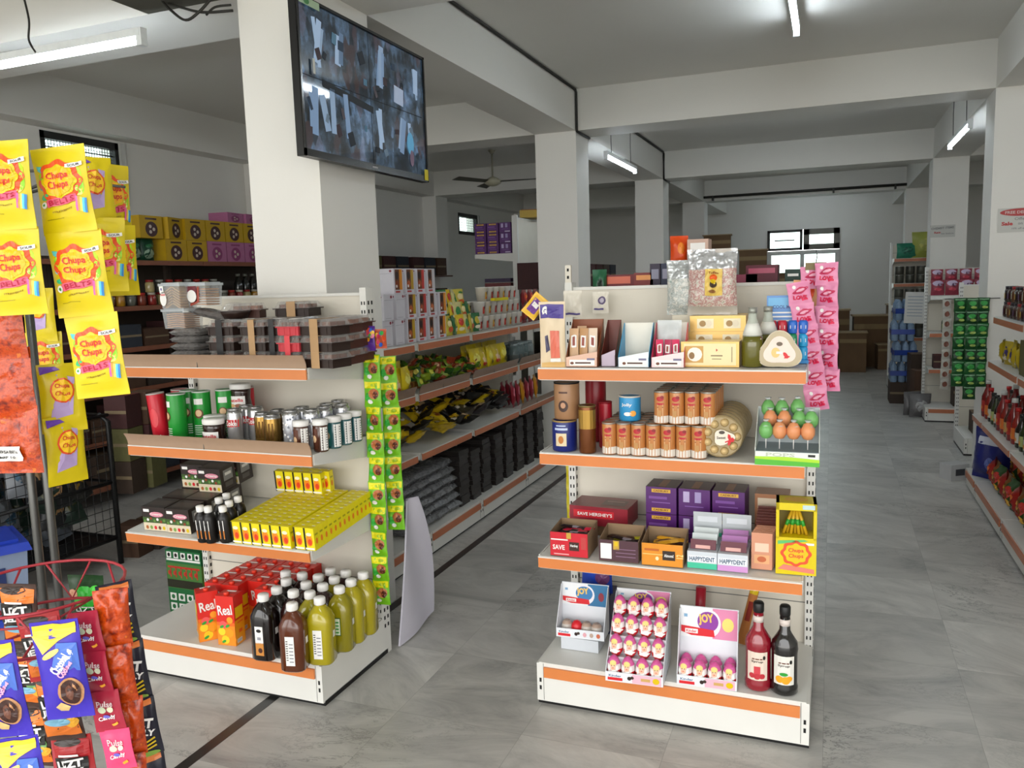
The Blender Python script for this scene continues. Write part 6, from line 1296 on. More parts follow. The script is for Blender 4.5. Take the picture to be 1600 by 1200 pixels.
o = strip('snack_packet', 'small yellow-edged packet turned on its corner at the far left', [ym], 1, .09, (-.985, 2.80, 1.545), .2, .02, cat='snack packet', seed=54, part='packet'); o.rotation_euler = (0, .7, .2)
ylm = [flat_art(.05, .09, .012, 'c8b818', 64, lambda m, p, w, h: (m.ell(p, 0, 0, w*.3, h*.2, mk('c89a8a'), .002), m.rect(p, 0, h*.3, w*.6, h*.15, Y_, .002, n=3)), .003)]
strip('candy_strip', 'yellow sachet chain hanging behind the left post of the right end unit', ylm, 9, .088, (-1.03, 3.26, 1.25), .1, .03, seed=55)
# white sheet leaning beside the left end unit
SH = mat('c9c6d2', rough=.6, var=.04, scale=6, name='white_sheet')
def shf(sd): return lambda a_, b_: Vector((-.0 + .05*b_ + .012*math.sin(a_*5+b_*3) + sd*.004, (a_-.12*b_*a_)*(.36-.27*b_**2.2) + .04*b_**2 - .01, b_*.66 + .02*a_*(1-b_)))
b = MB(); b.grid(shf(1), 10, 16, SH); b.grid(shf(-1), 10, 16, SH, flip=True)
for c_ in (0, 1): b.grid(lambda a_, q, c_=c_: shf(1)(c_, a_).lerp(shf(-1)(c_, a_), q), 16, 1, SH, flip=bool(c_))
o = tag(b.build('packing_sheet'), 'white packing sheet leaning against the right side of the left end unit', 'packing sheet'); o.location = (-1.765, 2.99, 0.004)
# ================================================================ GOODS IN THE AISLE ROW (shelves face +x; front edge x about -2.22)
# white noodle cartons, three tiers
def noodle(c1, c2, plain=False):
    w, d, h = .102, .10, .143; m_ = MB().box((0, 0, h/2), (w, d, h), mk('d2cfd6')); f = FR(w, d, h)
    if plain: m_.ell(f, w*.3, h*.4, w*.1, h*.06, mk('8a2a3a')); m_.rect(f, 0, h*.28, w*.9, h*.012, mk('9a98a4')); [m_.rect(f, -w*.05, -h*.42, w*.6, h*.012, mk('8a8894'))]
    else:
        m_.rect(f, -w*.12, h*.06, w*.5, h*.8, mk('6a3a20')); m_.rect(f, w*.27, h*.06, w*.32, h*.8, mk(c1)); m_.ell(f, -w*.16, h*.22, w*.18, h*.16, mk('2a1a18'), .001); m_.ell(f, -w*.14, -h*.12, w*.2, h*.14, mk(c2), .001); m_.ell(f, -w*.22, -h*.2, w*.08, h*.06, WHT_, .0014); m_.rect(f, -w*.1, -h*.42, w*.5, h*.07, mk('b83a3a'), .001)
    f = FR(w, d, h, 'left'); m_.rect(f, 0, h*.3, d*.8, h*.01, mk('9a98a4')); m_.ell(f, d*.3, h*.4, d*.08, h*.05, mk('8a2a3a'))
    return Proto(tag(m_.build('noodle_carton'), 'x', 'carton'))
nd = {'p': noodle('', '', True), 'y': noodle('b8941c', 'b85a2a'), 'r': noodle('c03a34', 'a8502a'), 'o': noodle('d88a1c', '8a3a1c'), 'w': noodle('c8c4c8', 'c86a3a')}
FX = -2.28
for t_, (tier, y0) in enumerate((('ppyrwo', 3.90), ('ppyrwo', 3.92), ('oyrw', 4.06))):
    for i, k in enumerate(tier):
        nd[k].put((FX-.05+(.0 if t_ < 2 else -.01), y0+i*.135 if True else 0, 1.264+t_*.144), PI/2, 'white noodle carton, %s tier, %s from the aisle end' % (ORD[t_], ORD[i]), 'white cartons stacked on the aisle row')
        if t_ < 2 and i: nd['p'].put((FX-.17, y0+i*.135, 1.264+t_*.144), PI/2, 'white noodle carton in the rear row, %s tier, %s from the aisle end' % (ORD[t_], ORD[i]), 'white cartons stacked on the aisle row')
# cups beyond the cartons
def cup(c, c2):
    m_ = MB().lathe([(.033, 0), (.045, .095), (.047, .1), (.001, .101)], mk(c), mats=[mk(c), mk('d8d4cc'), mk('d8d4cc')], seg=14); f = Fn(lambda x, y, k: Vector(((.040+k+.12*y)*math.sin(x/.04), -(.040+k+.12*y)*math.cos(x/.04), .05+y))); m_.rect(f, 0, -.01, .06, .05, mk(c2), .001); m_.ell(f, 0, .01, .018, .014, mk('3a2a22'), .002); m_.rect(f, 0, -.025, .04, .012, RED_, .002); return Proto(tag(m_.build('noodle_cup'), 'x', 'cup'))
cu = [cup('c8c4bc', 'a84a40'), cup('d0ccc4', 'c84a3a'), cup('c8c0b0', 'c89a3c')]
for t_ in range(3):
    for i in range(8 - t_):
        k = (i+t_) % 3; y = 5.22+i*.112+t_*.05
        cu[k].put((FX-.05, y, 1.264+t_*.102), PI/2+.3, 'noodle cup, %s tier, %s from the near end' % (ORD[t_], ORD[i]), 'noodle cups on the top shelf of the aisle row')
        if t_ < 2: cu[(k+1) % 3].put((FX-.16, y, 1.264+t_*.102), PI/2, 'noodle cup in the rear row, %s tier, %s from the near end' % (ORD[t_], ORD[i]), 'noodle cups on the top shelf of the aisle row')
yb_ = MB().b2(-.3, .3, -.03, 0, 0, .04, mk('e0d010')).build('yellow_tray'); tag(yb_, 'bright yellow carton edge lying across the noodle cups', 'carton lid'); yb_.location = (FX+.0, 5.50, 1.264+.204); yb_.rotation_euler = (0, 0, PI/2); yb_.scale = (.45, 1, .5)
# soup pouches
def pch(w, h, t_, c, arts, seed, name='soup_pouch', cat='pouch', wr=.004): return Proto(tag(MB().build('x') if False else bpy.data.objects.new(name, flat_art(w, h, t_, c, seed, arts, wr, 8, 10)), 'x', cat))
def reg(p): COL.objects.link(p.o); return p
def A(*specs):
    def fn(m, p, w, h):
        for i, (x, y, rx, ry, c) in enumerate(specs): m.ell(p, x*w, y*h, rx*w, ry*h, mk(c), .002+.0006*i, 10)
    return fn
sp_ = [reg(pch(.10, .13, .03, 'c8b840', A((0, .1, .3, .16, 'e8d8a0'), (0, -.2, .3, .14, 'c85a2a'), (.1, .3, .25, .06, '3a7a3a')), 71)), reg(pch(.10, .13, .03, 'd0c888', A((0, 0, .3, .25, '3a8a4a'), (.1, -.25, .2, .1, 'd8702a')), 72)), reg(pch(.10, .13, .03, 'e0c020', A((0, .1, .3, .2, 'c83a2a'), (0, -.25, .3, .1, 'e8e0c0')), 73)), reg(pch(.10, .13, .03, '2a6a3c', A((0, .1, .3, .2, 'c8b83a'), (0, -.25, .3, .1, 'e8e0c0')), 74))]
k = 0
for t_ in range(3):
    for i in range(6 - t_):
        q = sp_[(k*7+t_) % 4]; k += 1
        q.put((FX-.03-.03*t_, 4.74+i*.088+t_*.02, 1.264+t_*.085), PI/2+.25*((k % 3)-1), 'soup pouch between the white cartons and the cups, %s layer, %s from the near end' % (ORD[t_], ORD[i]), 'soup pouches on the top shelf of the aisle row', rx=-.15)
# red packets at the end
rp_ = reg(pch(.13, .14, .04, '7a1418', A((0, .1, .3, .25, 'c82a1c'), (0, .1, .12, .1, 'e8902a'), (0, -.3, .4, .06, '3a0a0c')), 75, 'snack_packet', 'snack packet'))
for i in range(6): rp_.put((FX-.06, 6.20+(i % 3)*.14, 1.264+(i//3)*.13), PI/2+.1, 'dark red snack packet at the far end of the top shelf, %s layer, %s' % (ORD[i//3], ORD[i % 3]), 'dark red packets at the end of the aisle row')
# back row silhouettes: baskets of goods on top of the rear shelf
# ---- second shelf: small packets, biscuits, jars
Z2 = .967
yp = [reg(pch(.14, .17, .04, 'd8c014', A((0, .1, .3, .2, 'e8e070'), (.1, -.2, .25, .1, '7a6a10')), 76, 'crisp_packet', 'crisp packet', .008)), reg(pch(.14, .17, .04, 'c8b010', A((0, 0, .25, .3, 'e8c8a0'), (-.1, -.2, .2, .1, 'c83a2a')), 77, 'crisp_packet', 'crisp packet', .008))]
for i in range(6): yp[i % 2].put((FX+.02-.05*(i//3), 3.80+(i % 3)*.12, Z2+.0+.03*(i//3)), PI/2+.2*((i % 3)-1), 'yellow crisp packet at the near end of the second shelf, %s' % ORD[i], 'yellow crisp packets at the near end', rx=-.05)
for i in range(10): yp[i % 2].put((FX-.02-.08*(i//5), 5.12+(i % 5)*.125, Z2+.01+.02*(i//5)), PI/2+.15*((i % 3)-1), 'yellow crisp packet in the middle of the second shelf, %s row, %s' % (ORD[i//5], ORD[i % 5]), 'yellow crisp packets further along', rx=-.1)
oc = MB().box((0, 0, .06), (.09, .08, .12), mk('a8702c')); f = FR(.09, .08, .12); oc.rect(f, 0, .02, .07, .05, mk('d89a4a')); oc.ell(f, 0, -.03, .025, .015, mk('7a3a18'), .001); oc = Proto(tag(oc.build('biscuit_carton'), 'x', 'carton'))
for i in range(2): oc.put((FX-.12, 4.28+i*.13, Z2), PI/2, 'small orange biscuit carton above the green sweets, %s' % ['nearer one', 'farther one'][i], 'orange biscuit cartons')
sw = []
for i, (c, c2) in enumerate((('5a8a20', 'c8c83a'), ('8aa028', 'b84a2a'), ('2f5a20', 'd8d060'), ('a8482a', 'e0b088'))): sw.append(reg(pch(.06, .07, .02, c, A((0, 0, .3, .25, c2)), 80+i, 'sweet_sachet', 'sachet', .004)))
rnd = random.Random(5)
for i in range(110):
    y = 4.12+rnd.random()*1.0; dx = rnd.random()*.24; si_ = rnd.randrange(4); sw[si_].put((FX+.01-dx, y, Z2+.015+.05*rnd.random()+dx*.35), rnd.random()*6, '%s sweet sachet loose behind the brown guard, %s part of the heap' % (['green', 'light green', 'dark green', 'orange-brown'][si_], ORD[int((y-4.12)*8)]), 'loose sweet sachets on the second shelf', rx=rnd.uniform(-1.5, -.6), ry=rnd.uniform(-.4, .4))
jr = thing('glass_jar', 'x', 'jar'); MB().lathe([(.04, 0), (.045, .01), (.045, .12), (.035, .135)], mat('6f8284', rough=.12, alpha=.6, coat=.6, var=.05, name='jar_glass'), seg=16).build('body', jr); MB().lathe([(.037, .13), (.038, .15), (.001, .151)], mat('8f9a9c', rough=.3, metal=.3, name='jar_lid'), seg=14).build('lid', jr); MB().lathe([(.034, .008), (.036, .06), (.001, .062)], mk('8a6a4c'), seg=12).build('contents', jr); jr = Proto(jr)
for i in range(8): jr.put((FX-.04-.1*(i//4), 5.90+(i % 4)*.105+.03*(i//4), Z2), 0, 'clear glass jar near the second pillar, %s row, %s along' % (['front', 'rear'][i//4], ORD[i % 4]), 'clear jars on the second shelf')
# ---- third shelf: heaps of yellow and black packets
Z3 = .617; hp = []
for i, (c, c2) in enumerate((('c8a814', '241c14'), ('1c1a18', 'c8a018'), ('2a2224', 'd8b890'), ('d8b818', '7a3a20'), ('3a3420', 'b8a020'))): hp.append(reg(pch(.12, .15, .045, c, A((0, .05, .3, .22, c2), (.1, -.25, .2, .08, 'c8c0b0')), 90+i, 'noodle_packet', 'noodle packet', .009)))
for i in range(90):
    y = 3.78+rnd.random()*1.95; dx = rnd.random()*.30; f_ = (y-3.78)/1.95; idx = rnd.choice([0, 3, 1, 2, 0] if f_ < .55 else [1, 2, 4, 1, 2, 3])
    hp[idx].put((FX-.0-dx, y, Z3+.035+.035*rnd.random()+dx*.42), rnd.random()*6, '%s noodle packet in the third shelf heap, %s section from the near end' % (['yellow', 'black', 'dark', 'yellow-brown', 'olive'][idx], ORD[int((y-3.78)*6)]), 'heaped noodle packets on the third shelf', rx=rnd.uniform(-1.5, -.9), ry=rnd.uniform(-.3, .3))
rp2 = [reg(pch(.09, .20, .04, '8a1c2a', A((0, .1, .3, .2, 'd87a8a')), 96, 'snack_packet', 'snack packet', .006)), reg(pch(.09, .20, .04, 'c88a18', A((0, .1, .3, .2, 'a83a1a')), 97, 'snack_packet', 'snack packet', .006))]
for i in range(8): rp2[(i*2//3) % 2].put((FX-.04-.08*(i//6), 5.86+(i % 6)*.105, Z3), PI/2+.2, 'red or yellow upright packet at the far end of the third shelf, %s' % ORD[i], 'upright red and yellow packets', rx=-.1)
# ---- base: grey crinkled packs and dark slabs
Z0 = .146; gp = [Proto(pack(.20, .17, .06, mat('6a6a6c', rough=.25, coat=.4, var=.35, scale=50, bump=.8, name='grey_film'), 60+i*5, 'wrapped_pack', 'wrapped pack')) for i in range(2)]
for L in range(6):
    for i in range(4):
        if 4.02+i*.16 > 4.6: continue
        gp[(L+i) % 2].put((FX-.03-.01*L, 4.05+i*.17, Z0+L*.055), PI/2+.1*((i+L) % 3-1), 'crinkled grey wrapped pack on the base, %s layer, %s from the near end' % (ORD[L], ORD[i]), 'grey wrapped packs on the base of the aisle row')
DK = mat('231d1b', rough=.45, coat=.3, var=.2, name='dark_block')
dk = MB().box((0, 0, .016), (.145, .2, .032), DK, taper=.97).build('chocolate_block', bevel=.004); tag(dk, 'x', 'slab pack'); dk = Proto(dk)
for s_, (y, n, xx) in enumerate(((4.72, 11, .02), (4.90, 10, .03), (5.10, 11, .01), (5.30, 11, .05), (5.52, 12, .03), (5.75, 12, .03), (5.98, 12, .03), (6.22, 12, .03))):
    for k in range(n): dk.put((FX-.06+xx*.3+.004*math.sin(k*2.1+s_), y, Z0+k*.0335), PI/2+.04*math.sin(k*1.7+s_*2), 'flat dark brown block pack, %s stack from the near end, %s from the bottom' % (ORD[s_], ORD[k]), 'stacks of dark slab packs on the base')
# goods standing on top behind the row (dark jars on the rear side)
bk = [reg(pch(.16, .20, .08, c, A((0, .1, .3, .2, c2)), 100+i, 'snack_packet', 'snack packet', .012)) for i, (c, c2) in enumerate((('4a4020', '2a2a20'), ('5a3a28', '7a6a18'), ('3a4030', '6a3020')))]
for i in range(12): bk[i % 3].put((-2.86-.1*(i % 2), 3.75+i*.15, 1.42), PI/2+.3*((i % 3)-1), 'dull packet on the far side of the aisle row, %s from near end' % ORD[i], 'packets on the rear side of the aisle row')
MB2 = MB().b2(-3.1, -2.68, 3.55, 6.55, 1.385, 1.415, WHITE)
# ================================================================ LEFT WALL SHELVES
def ybox(c, c2, w=.235, d=.2, h=.178):
    m_ = MB().box((0, 0, h/2), (w, d, h), mat(c, rough=.5, var=.05)); f = FR(w, d, h); m_.ell(f, 0, -h*.1, w*.27, h*.34, mk(c2), .001, 20); [m_.ell(f, w*.1*math.cos(i*2.1), -h*.1+h*.14*math.sin(i*2.1), w*.06, h*.08, mk('c8b8a8'), .0016) for i in range(3)]; m_.rect(f, 0, h*.36, w*.5, h*.08, mk(c2), .001); return Proto(tag(m_.build('sweet_carton'), 'x', 'carton'))
yb1, pk1 = ybox('bd9812', '3a1418'), ybox('b06a92', '8a3a6a')
WXF = -5.20
low = ['y', 'y', 'p', 'p', 'p', 'p']; up = ['y', 'y', 'y', 'y', 'y', 'y', 'y']
for i, k in enumerate(low): (yb1 if k == 'y' else pk1).put((WXF, 5.33+i*.243, 1.857), PI/2, '%s carton, lower tier on the left wall shelving, %s from the left' % ({'y': 'yellow', 'p': 'pink'}[k], ORD[i]), 'cartons on top of the left wall shelving')
for i, k in enumerate(up): yb1.put((WXF, 5.08+i*.244, 1.857+.18), PI/2+(.25 if i == 1 else 0), 'yellow carton in the upper tier on the left wall shelving, %s from the left' % ORD[i], 'cartons on top of the left wall shelving')
for i in range(2): pk1.put((WXF-.02, 6.10+i*.25, 1.857+.36), PI/2+.1, 'pink carton lying on the upper yellow tier, %s one' % ['left', 'right'][i], 'cartons on top of the left wall shelving', scale=(1, 1, .5))
gp_ = reg(pch(.14, .20, .07, '12402a', A((0, -.22, .4, .2, '8fa890'), (0, .1, .3, .08, '2a6a40')), 110, 'green_packet', 'snack packet', .008))
for i in range(5): gp_.put((WXF+.02, 4.55+i*.135, 1.857), PI/2, 'dark green packet standing on top of the left wall shelving, %s from the left' % ORD[i], 'green packets on the left wall shelving')
jp2 = []
for c, l_ in (('7a3424', 'a82a24'), ('a89868', '8a1c1c'), ('5a5a50', '9a9890'), ('8a2a24', 'b8b0a0'), ('a87820', 'a8a498')):
    t = thing('condiment_jar', 'x', 'jar'); MB().lathe([(.032, 0), (.036, .006), (.036, .07), (.028, .085)], mat(c, rough=.2, coat=.4), seg=12).build('body', t); MB().lathe([(.030, .082), (.031, .10), (.001, .101)], mk(l_), seg=12).build('lid', t); jp2.append(Proto(t))
for i in range(22):
    y = 4.42+i*.105
    jp2[(i*3) % 5].put((-5.13, y, 1.502), 0, 'small condiment jar on the second wall shelf, front row, %s from the left' % ORD[i], 'condiment jars on the second wall shelf')
    if i % 2: jp2[(i*7+2) % 5].put((-5.22, y+.03, 1.502), 0, 'small condiment jar in the rear row of the second wall shelf, %s' % ORD[i//2], 'condiment jars on the second wall shelf')
    if 5 < i < 14: jp2[(i+1) % 3].put((-5.14, y, 1.605), 0, 'small condiment jar stacked on the front row, %s' % ORD[i-6], 'condiment jars on the second wall shelf')
dj = thing('dark_bottle', 'x', 'bottle'); MB().lathe([(.04, 0), (.04, .16), (.02, .2), (.018, .23)], mat('1c1c18', rough=.15, coat=.6), seg=12).build('body', dj); MB().lathe([(.02, .225), (.02, .25), (.001, .251)], mk('5a5a50'), seg=10).build('cap', dj); dj = Proto(dj)
for i in range(6): dj.put((-5.15, 6.12+i*.10, 1.502), 0, 'tall dark bottle at the right end of the second wall shelf, %s from the left' % ORD[i], 'dark bottles on the second wall shelf')
wc_ = []
for c, t_ in (('4a3222', '5a4030'), ('3a2c22', '6a5640'), ('5c5a34', '6a6840'), ('402020', '6a2a24'), ('2c3038', '3a4250')): wc_.append(Proto(tag(MB().box((0, 0, .1), (.26, .26, .2), mat(c, rough=.7, var=.12), top=mat(t_, rough=.7)).rect(Flat((0, -.13, .1), (1, 0, 0), (0, 0, 1)), 0, 0, .26, .02, mat('7a6a50', rough=.6), .001).build('carton'), 'x', 'carton')))
rnd = random.Random(9)
for si, (z, hh) in enumerate(((1.182, .20), (.862, .22), (.502, .24), (.162, .26))):
    for i in range(13):
        y = 3.05+i*.283
        if rnd.random() < .12: continue
        wc_[rnd.randrange(5)].put((-5.22, y, z), PI/2+rnd.uniform(-.05, .05), 'dull carton on the left wall shelving, %s shelf from the top, %s from the left' % (['third', 'fourth', 'fifth', 'lowest'][si], ORD[i]), 'dull cartons along the left wall', scale=(1, 1, hh/.2*rnd.uniform(.6, 1)))
o = reg(pch(.2, .12, .05, '148a3c', A((0, 0, .3, .25, '2ab858'), (.2, 0, .1, .2, 'b8303a')), 115, 'sweet_bag', 'bag of sweets', .01)).put((-2.86, 2.72, 1.285), .3, 'bright green sweet bag') if False else None
# the unit behind pillar one on the left wall, past the pilaster
for b_i, (y0, y1) in enumerate(((7.2, 8.3), (8.3, 9.4), (9.4, 10.6))):
    t = thing('wall_shelving', 'dark wall shelving bay beyond the pilaster, %s bay' % ORD[b_i], 'wall shelving', (-5.5, (y0+y1)/2, 0), PI/2); h = (y1-y0)/2-.002
    MB().b2(-h, h, 0, .012, .02, 1.86, mat('3a3028', name='dark_back')).build('back_panel', t)
    for z in (.3, .8, 1.3, 1.72): MB().b2(-h, h, -.42, 0, z-.02, z, WOOD).build('shelf', t)
    for i in range(3):
        for z in (1.722, 1.302): wc_[(i+b_i+int(z)) % 5].put((-5.22, y0+.2+i*.34, z), PI/2, 'dull carton in the %s far wall bay, %s shelf, %s along' % (ORD[b_i], 'top' if z > 1.5 else 'second', ORD[i]), 'dull cartons along the left wall', scale=(1.1, 1, 1.2))
# wire basket of crisp bags
t = thing('wire_basket', 'tall black wire basket full of crisp bags by the left wall shelving', 'wire basket', (-4.17, 3.08, 0)); BW = mat('161616', rough=.4, name='black_wire')
bx, by = .24, .38
b = MB()
for sx in (-1, 1):
    for sy in (-1, 1): b.tube([(sx*bx, sy*by, 0), (sx*bx, sy*by, .86), (sx*(bx-.03), sy*(by-.04), .91)], .016, BW, 8)
for z in (.16, .5, .9): b.tube([(-bx, -by, z), (bx, -by, z), (bx, by, z), (-bx, by, z), (-bx, -by, z)], .01, BW, 6)
b.build('frame', t)
b = MB()
for k in range(16): b.tube([(bx, -by+k*.051, .16), (bx, -by+k*.051, .88)], .0022, BW, 4, False)
for k in range(13): b.tube([(bx+.002, -by, .18+k*.055), (bx+.002, by, .18+k*.055)], .0022, BW, 4, False)
for k in range(10): b.tube([(-bx+k*.053, -by, .16), (-bx+k*.053, -by, .88)], .0022, BW, 4, False)
for k in range(13): b.tube([(-bx, -by, .18+k*.055), (bx, -by, .18+k*.055)], .0022, BW, 4, False)
b.b2(-bx, bx, -by, by, .15, .155, BW); b.build('wire_mesh', t)
cb_ = [reg(pch(.16, .22, .08, c, A((0, .05, .3, .22, c2)), 120+i, 'crisp_bag', 'crisp bag', .012)) for i, (c, c2) in enumerate((('1c1e20', 'a07a50'), ('5a6068', '2a3038'), ('2a2a28', '8a6a20'), ('7a7e84', '3a5a70'), ('203028', '4a4a20')))]
rnd = random.Random(17)
for L in range(6):
    for i in range(7): cb_[rnd.randrange(5)].put((-4.17+rnd.uniform(-.1, .14), 2.80+i*.095, .17+L*.115), PI/2+rnd.uniform(-.5, .5), 'dark crisp bag inside the black wire basket, %s layer, %s along' % (ORD[L], ORD[i]), 'crisp bags in the wire basket', rx=rnd.uniform(-.5, -.1), ry=rnd.uniform(-.4, .4))
# tins in a stack on the basket's far end
for i in range(4):
    for k in range(2): wc_[(i+k) % 4].put((-3.98, 3.62+k*.16, .2+i*.2), .2, 'small brown carton stacked behind the wire basket, %s from the floor, %s pile' % (ORD[i], ORD[k]), 'cartons behind the wire basket', scale=(.55, .55, .98)) if i else wc_[k].put((-3.98, 3.62+k*.16, 0), .2, 'small brown carton at the bottom of the %s pile behind the wire basket' % ORD[k], 'cartons behind the wire basket', scale=(.55, .55, .99))
# plastic tubs with blue lids
def tub_(label, x, y, z):
    t = thing('storage_tub', label, 'storage tub', (x, y, z), 1.1); bl = mk('1436a8'); cl = mat('7f8ea8', rough=.25, alpha=.9, coat=.3, name='tub_plastic')
    b = MB().box((0, 0, .13), (.36, .28, .26), cl, taper=1.08); f = Flat((0, -.145, .13), (1, 0, 0), (0, 0, 1)); b.rect(f, .05, 0, .12, .14, mk('1a2a5a'), .008); b.ell(f, .04, 0, .03, .03, mk('6ab0d8'), .01); b.rect(f, .06, .02, .03, .04, mk('c83a4a'), .0104); b.build('tub', t)
    MB().box((0, 0, .275), (.42, .34, .035), bl, taper=.95).box((0, 0, .298), (.34, .26, .014), bl).build('lid', t)
x, y, _ = PZ(-22, 880, .2); tub_('lower of two clear tubs with blue lids at the left edge', -3.30, 2.15, 0); tub_('upper of two clear tubs with blue lids at the left edge', -3.30, 2.15, .306)
# ================================================================ SCREEN, SIGNS, FAN, CABLES
t = thing('wall_screen', 'large black flat screen on the near pillar showing four camera views', 'screen', (-1.975, 3.325, 2.44), PI/2)
W, H = 1.07, .625; b = MB(); b.b2(-W/2, W/2, 0, .035, -H/2, H/2, BLACK); 
for (x0, x1, z0, z1) in ((-W/2, W/2, H/2-.012, H/2), (-W/2, W/2, -H/2, -H/2+.03), (-W/2, -W/2+.012, -H/2, H/2), (W/2-.012, W/2, -H/2, H/2)): b.b2(x0, x1, -.008, 0, z0, z1, mat('0c0c0c', rough=.2, coat=.5, name='bezel'))
b.rect(Flat((0, -.0082, 0), (1, 0, 0), (0, 0, 1)), 0, -H/2+.015, .05, .008, mk('9a9a9a'), .0004); b.build('housing', t, bevel=.003)
def scr():
    m = bpy.data.materials.new('camera_views'); m.use_nodes = True; n = m.node_tree.nodes; l = m.node_tree.links; bs = n['Principled BSDF']
    bs.inputs['Base Color'].default_value = (.01, .01, .012, 1); bs.inputs['Roughness'].default_value = .06; bs.inputs['Coat Weight'].default_value = .6
    tc = n.new('ShaderNodeTexCoord'); mp = n.new('ShaderNodeMapping'); mp.inputs['Scale'].default_value = (1, 1, .55); l.new(tc.outputs['Object'], mp.inputs[0])
    v = n.new('ShaderNodeTexVoronoi'); v.inputs['Scale'].default_value = 26; v.distance = 'MANHATTAN'; l.new(mp.outputs[0], v.inputs['Vector'])
    t1 = n.new('ShaderNodeTexNoise'); t1.inputs['Scale'].default_value = 4.5; t1.inputs['Detail'].default_value = 6; t1.inputs['Roughness'].default_value = .7; l.new(tc.outputs['Object'], t1.inputs['Vector'])
    sp = n.new('ShaderNodeSeparateColor'); l.new(v.outputs['Color'], sp.inputs[0])
    mx = n.new('ShaderNodeMath'); mx.operation = 'MULTIPLY_ADD'; mx.inputs[1].default_value = .18; l.new(sp.outputs[0], mx.inputs[0]); l.new(t1.outputs[0], mx.inputs[2])
    cr = n.new('ShaderNodeValToRGB'); e = cr.color_ramp.elements; e[0].position = .42; e[0].color = hexc('0b1218'); e[1].position = .92; e[1].color = hexc('a4bcd8')
    for p_, c in ((.55, '202e3a'), (.66, '41566a'), (.76, '6480a0')): x = e.new(p_); x.color = hexc(c)
    l.new(mx.outputs[0], cr.inputs[0])
    hue = n.new('ShaderNodeMixRGB'); hue.inputs[2].default_value = hexc('6a4038'); th = n.new('ShaderNodeMath'); th.operation = 'GREATER_THAN'; th.inputs[1].default_value = .86; l.new(sp.outputs[1], th.inputs[0])
    ml = n.new('ShaderNodeMath'); ml.operation = 'MULTIPLY'; ml.inputs[1].default_value = .22; l.new(th.outputs[0], ml.inputs[0]); l.new(ml.outputs[0], hue.inputs[0]); l.new(cr.outputs[0], hue.inputs[1])
    l.new(hue.outputs[0], bs.inputs['Emission Color']); bs.inputs['Emission Strength'].default_value = .8
    return m
b = MB(); SC = scr(); f = Flat((0, -.0005, 0), (1, 0, 0), (0, 0, 1))
E_ = lambda c: mat(c, emit=.7, var=0)
b.rect(f, 0, .009, W-.026, H-.046, SC, .0002); b.rect(f, 0, .009, .004, H-.046, E_('0a0c10'), .0008); b.rect(f, 0, .009, W-.026, .004, E_('0a0c10'), .0008)
rn = random.Random(4)
for (cx, cz) in ((-.26, .15), (.26, .15), (-.26, -.13), (.26, -.13)):   # pillars, aisles and shelves in the four views
    for i in range(5):
        xx = cx+rn.uniform(-.22, .2); b.rect(f, xx, cz+rn.uniform(-.0, .03), rn.uniform(.02, .045), rn.uniform(.12, .2), E_(rn.choice(['7488a0', '667c98', '8498b0', '50647c'])), .001+.0001*i, a=rn.uniform(-.25, .25))
    for i in range(6): b.rect(f, cx+rn.uniform(-.22, .22), cz+rn.uniform(-.11, .05), rn.uniform(.015, .05), rn.uniform(.02, .06), E_(rn.choice(['14181e', '2a2024', '3a3438', '1e2a38', '50606e', '3c5a6c'])), .0016+.0001*i, a=rn.uniform(-.5, .5))
b.rect(f, -.18, -.02, .4, .03, E_('0e1216'), .0012, a=-.1); b.ell(f, .36, -.14, .035, .055, E_('4c84a4'), .003); b.ell(f, .37, -.21, .02, .04, E_('5a4a58'), .0034); b.rect(f, .26, .07, .09, .08, E_('8894a8'), .003, a=-.1); b.build('display', t)
s = MB(); f = Flat((0, -.0105, 0), (1, 0, 0), (0, 0, 1)); s.rect(f, W/2-.03, -H/2+.035, .04, .055, mk('d8c810'), .0); s.rect(f, -W/2+.09, .05, .016, .06, mk('c8c8c0'), 0); s.rect(f, -W/2+.08, H/2-.02, .14, .03, mk('a8c0a0'), 0); s.ell(f, -W/2+.06, H/2-.02, .02, .012, mk('4a8a50'), .001); s.build('stickers', t)
MB().b2(-.14, .14, .035, .07, -.12, .12, BLACK).build('wall_bracket', t)
def paper(label, x, y, z, w, h, red):
    p_ = MB(); f = Flat((0, -.001, 0), (1, 0, 0), (0, 0, 1)); g_ = mat('8a8a8a', rough=.6); r_ = mat('b84848', rough=.6)
    p_.rect(f, 0, 0, w, h, mat('c9c9c3', rough=.6, var=.01, name='sign_film'), .0)
    if red: p_.ell(f, 0, h*.32, w*.46, h*.16, r_, .0006, 24); p_.text(f, 'FREE DELIVERY', 0, h*.32, w*.7, h*.12, mat('d8c8c4', rough=.6), .0012); p_.text(f, 'Offers', w*.0, h*.05, w*.3, h*.12, g_, .0008); p_.text(f, 'Sale', -w*.3, -h*.14, w*.24, h*.16, r_, .0008, 0, .05); p_.text(f, 'on all items', w*.15, -h*.14, w*.45, h*.12, g_, .0008); p_.text(f, '10% off every Sunday', w*.1, -h*.36, w*.6, h*.1, g_, .0008)
    else: p_.text(f, 'CHEMIST ITEMS', 0, h*.25, w*.9, h*.18, g_, .0008, .04, .04); p_.text(f, 'Rate', -w*.2, -h*.1, w*.25, h*.16, r_, .0008, .04, .04); p_.text(f, 'list below', w*.2, -h*.2, w*.5, h*.12, g_, .0008)
    o = tag(p_.build('wall_notice'), label, 'notice'); o.location = (x, y, z)
paper('notice with a red oval and red lettering on the right pillar', 1.255, 6.797, 1.93, .30, .17, True); paper('small notice with grey and red writing on the far right pillar', 1.18, 10.645, 2.03, .26, .14, False)
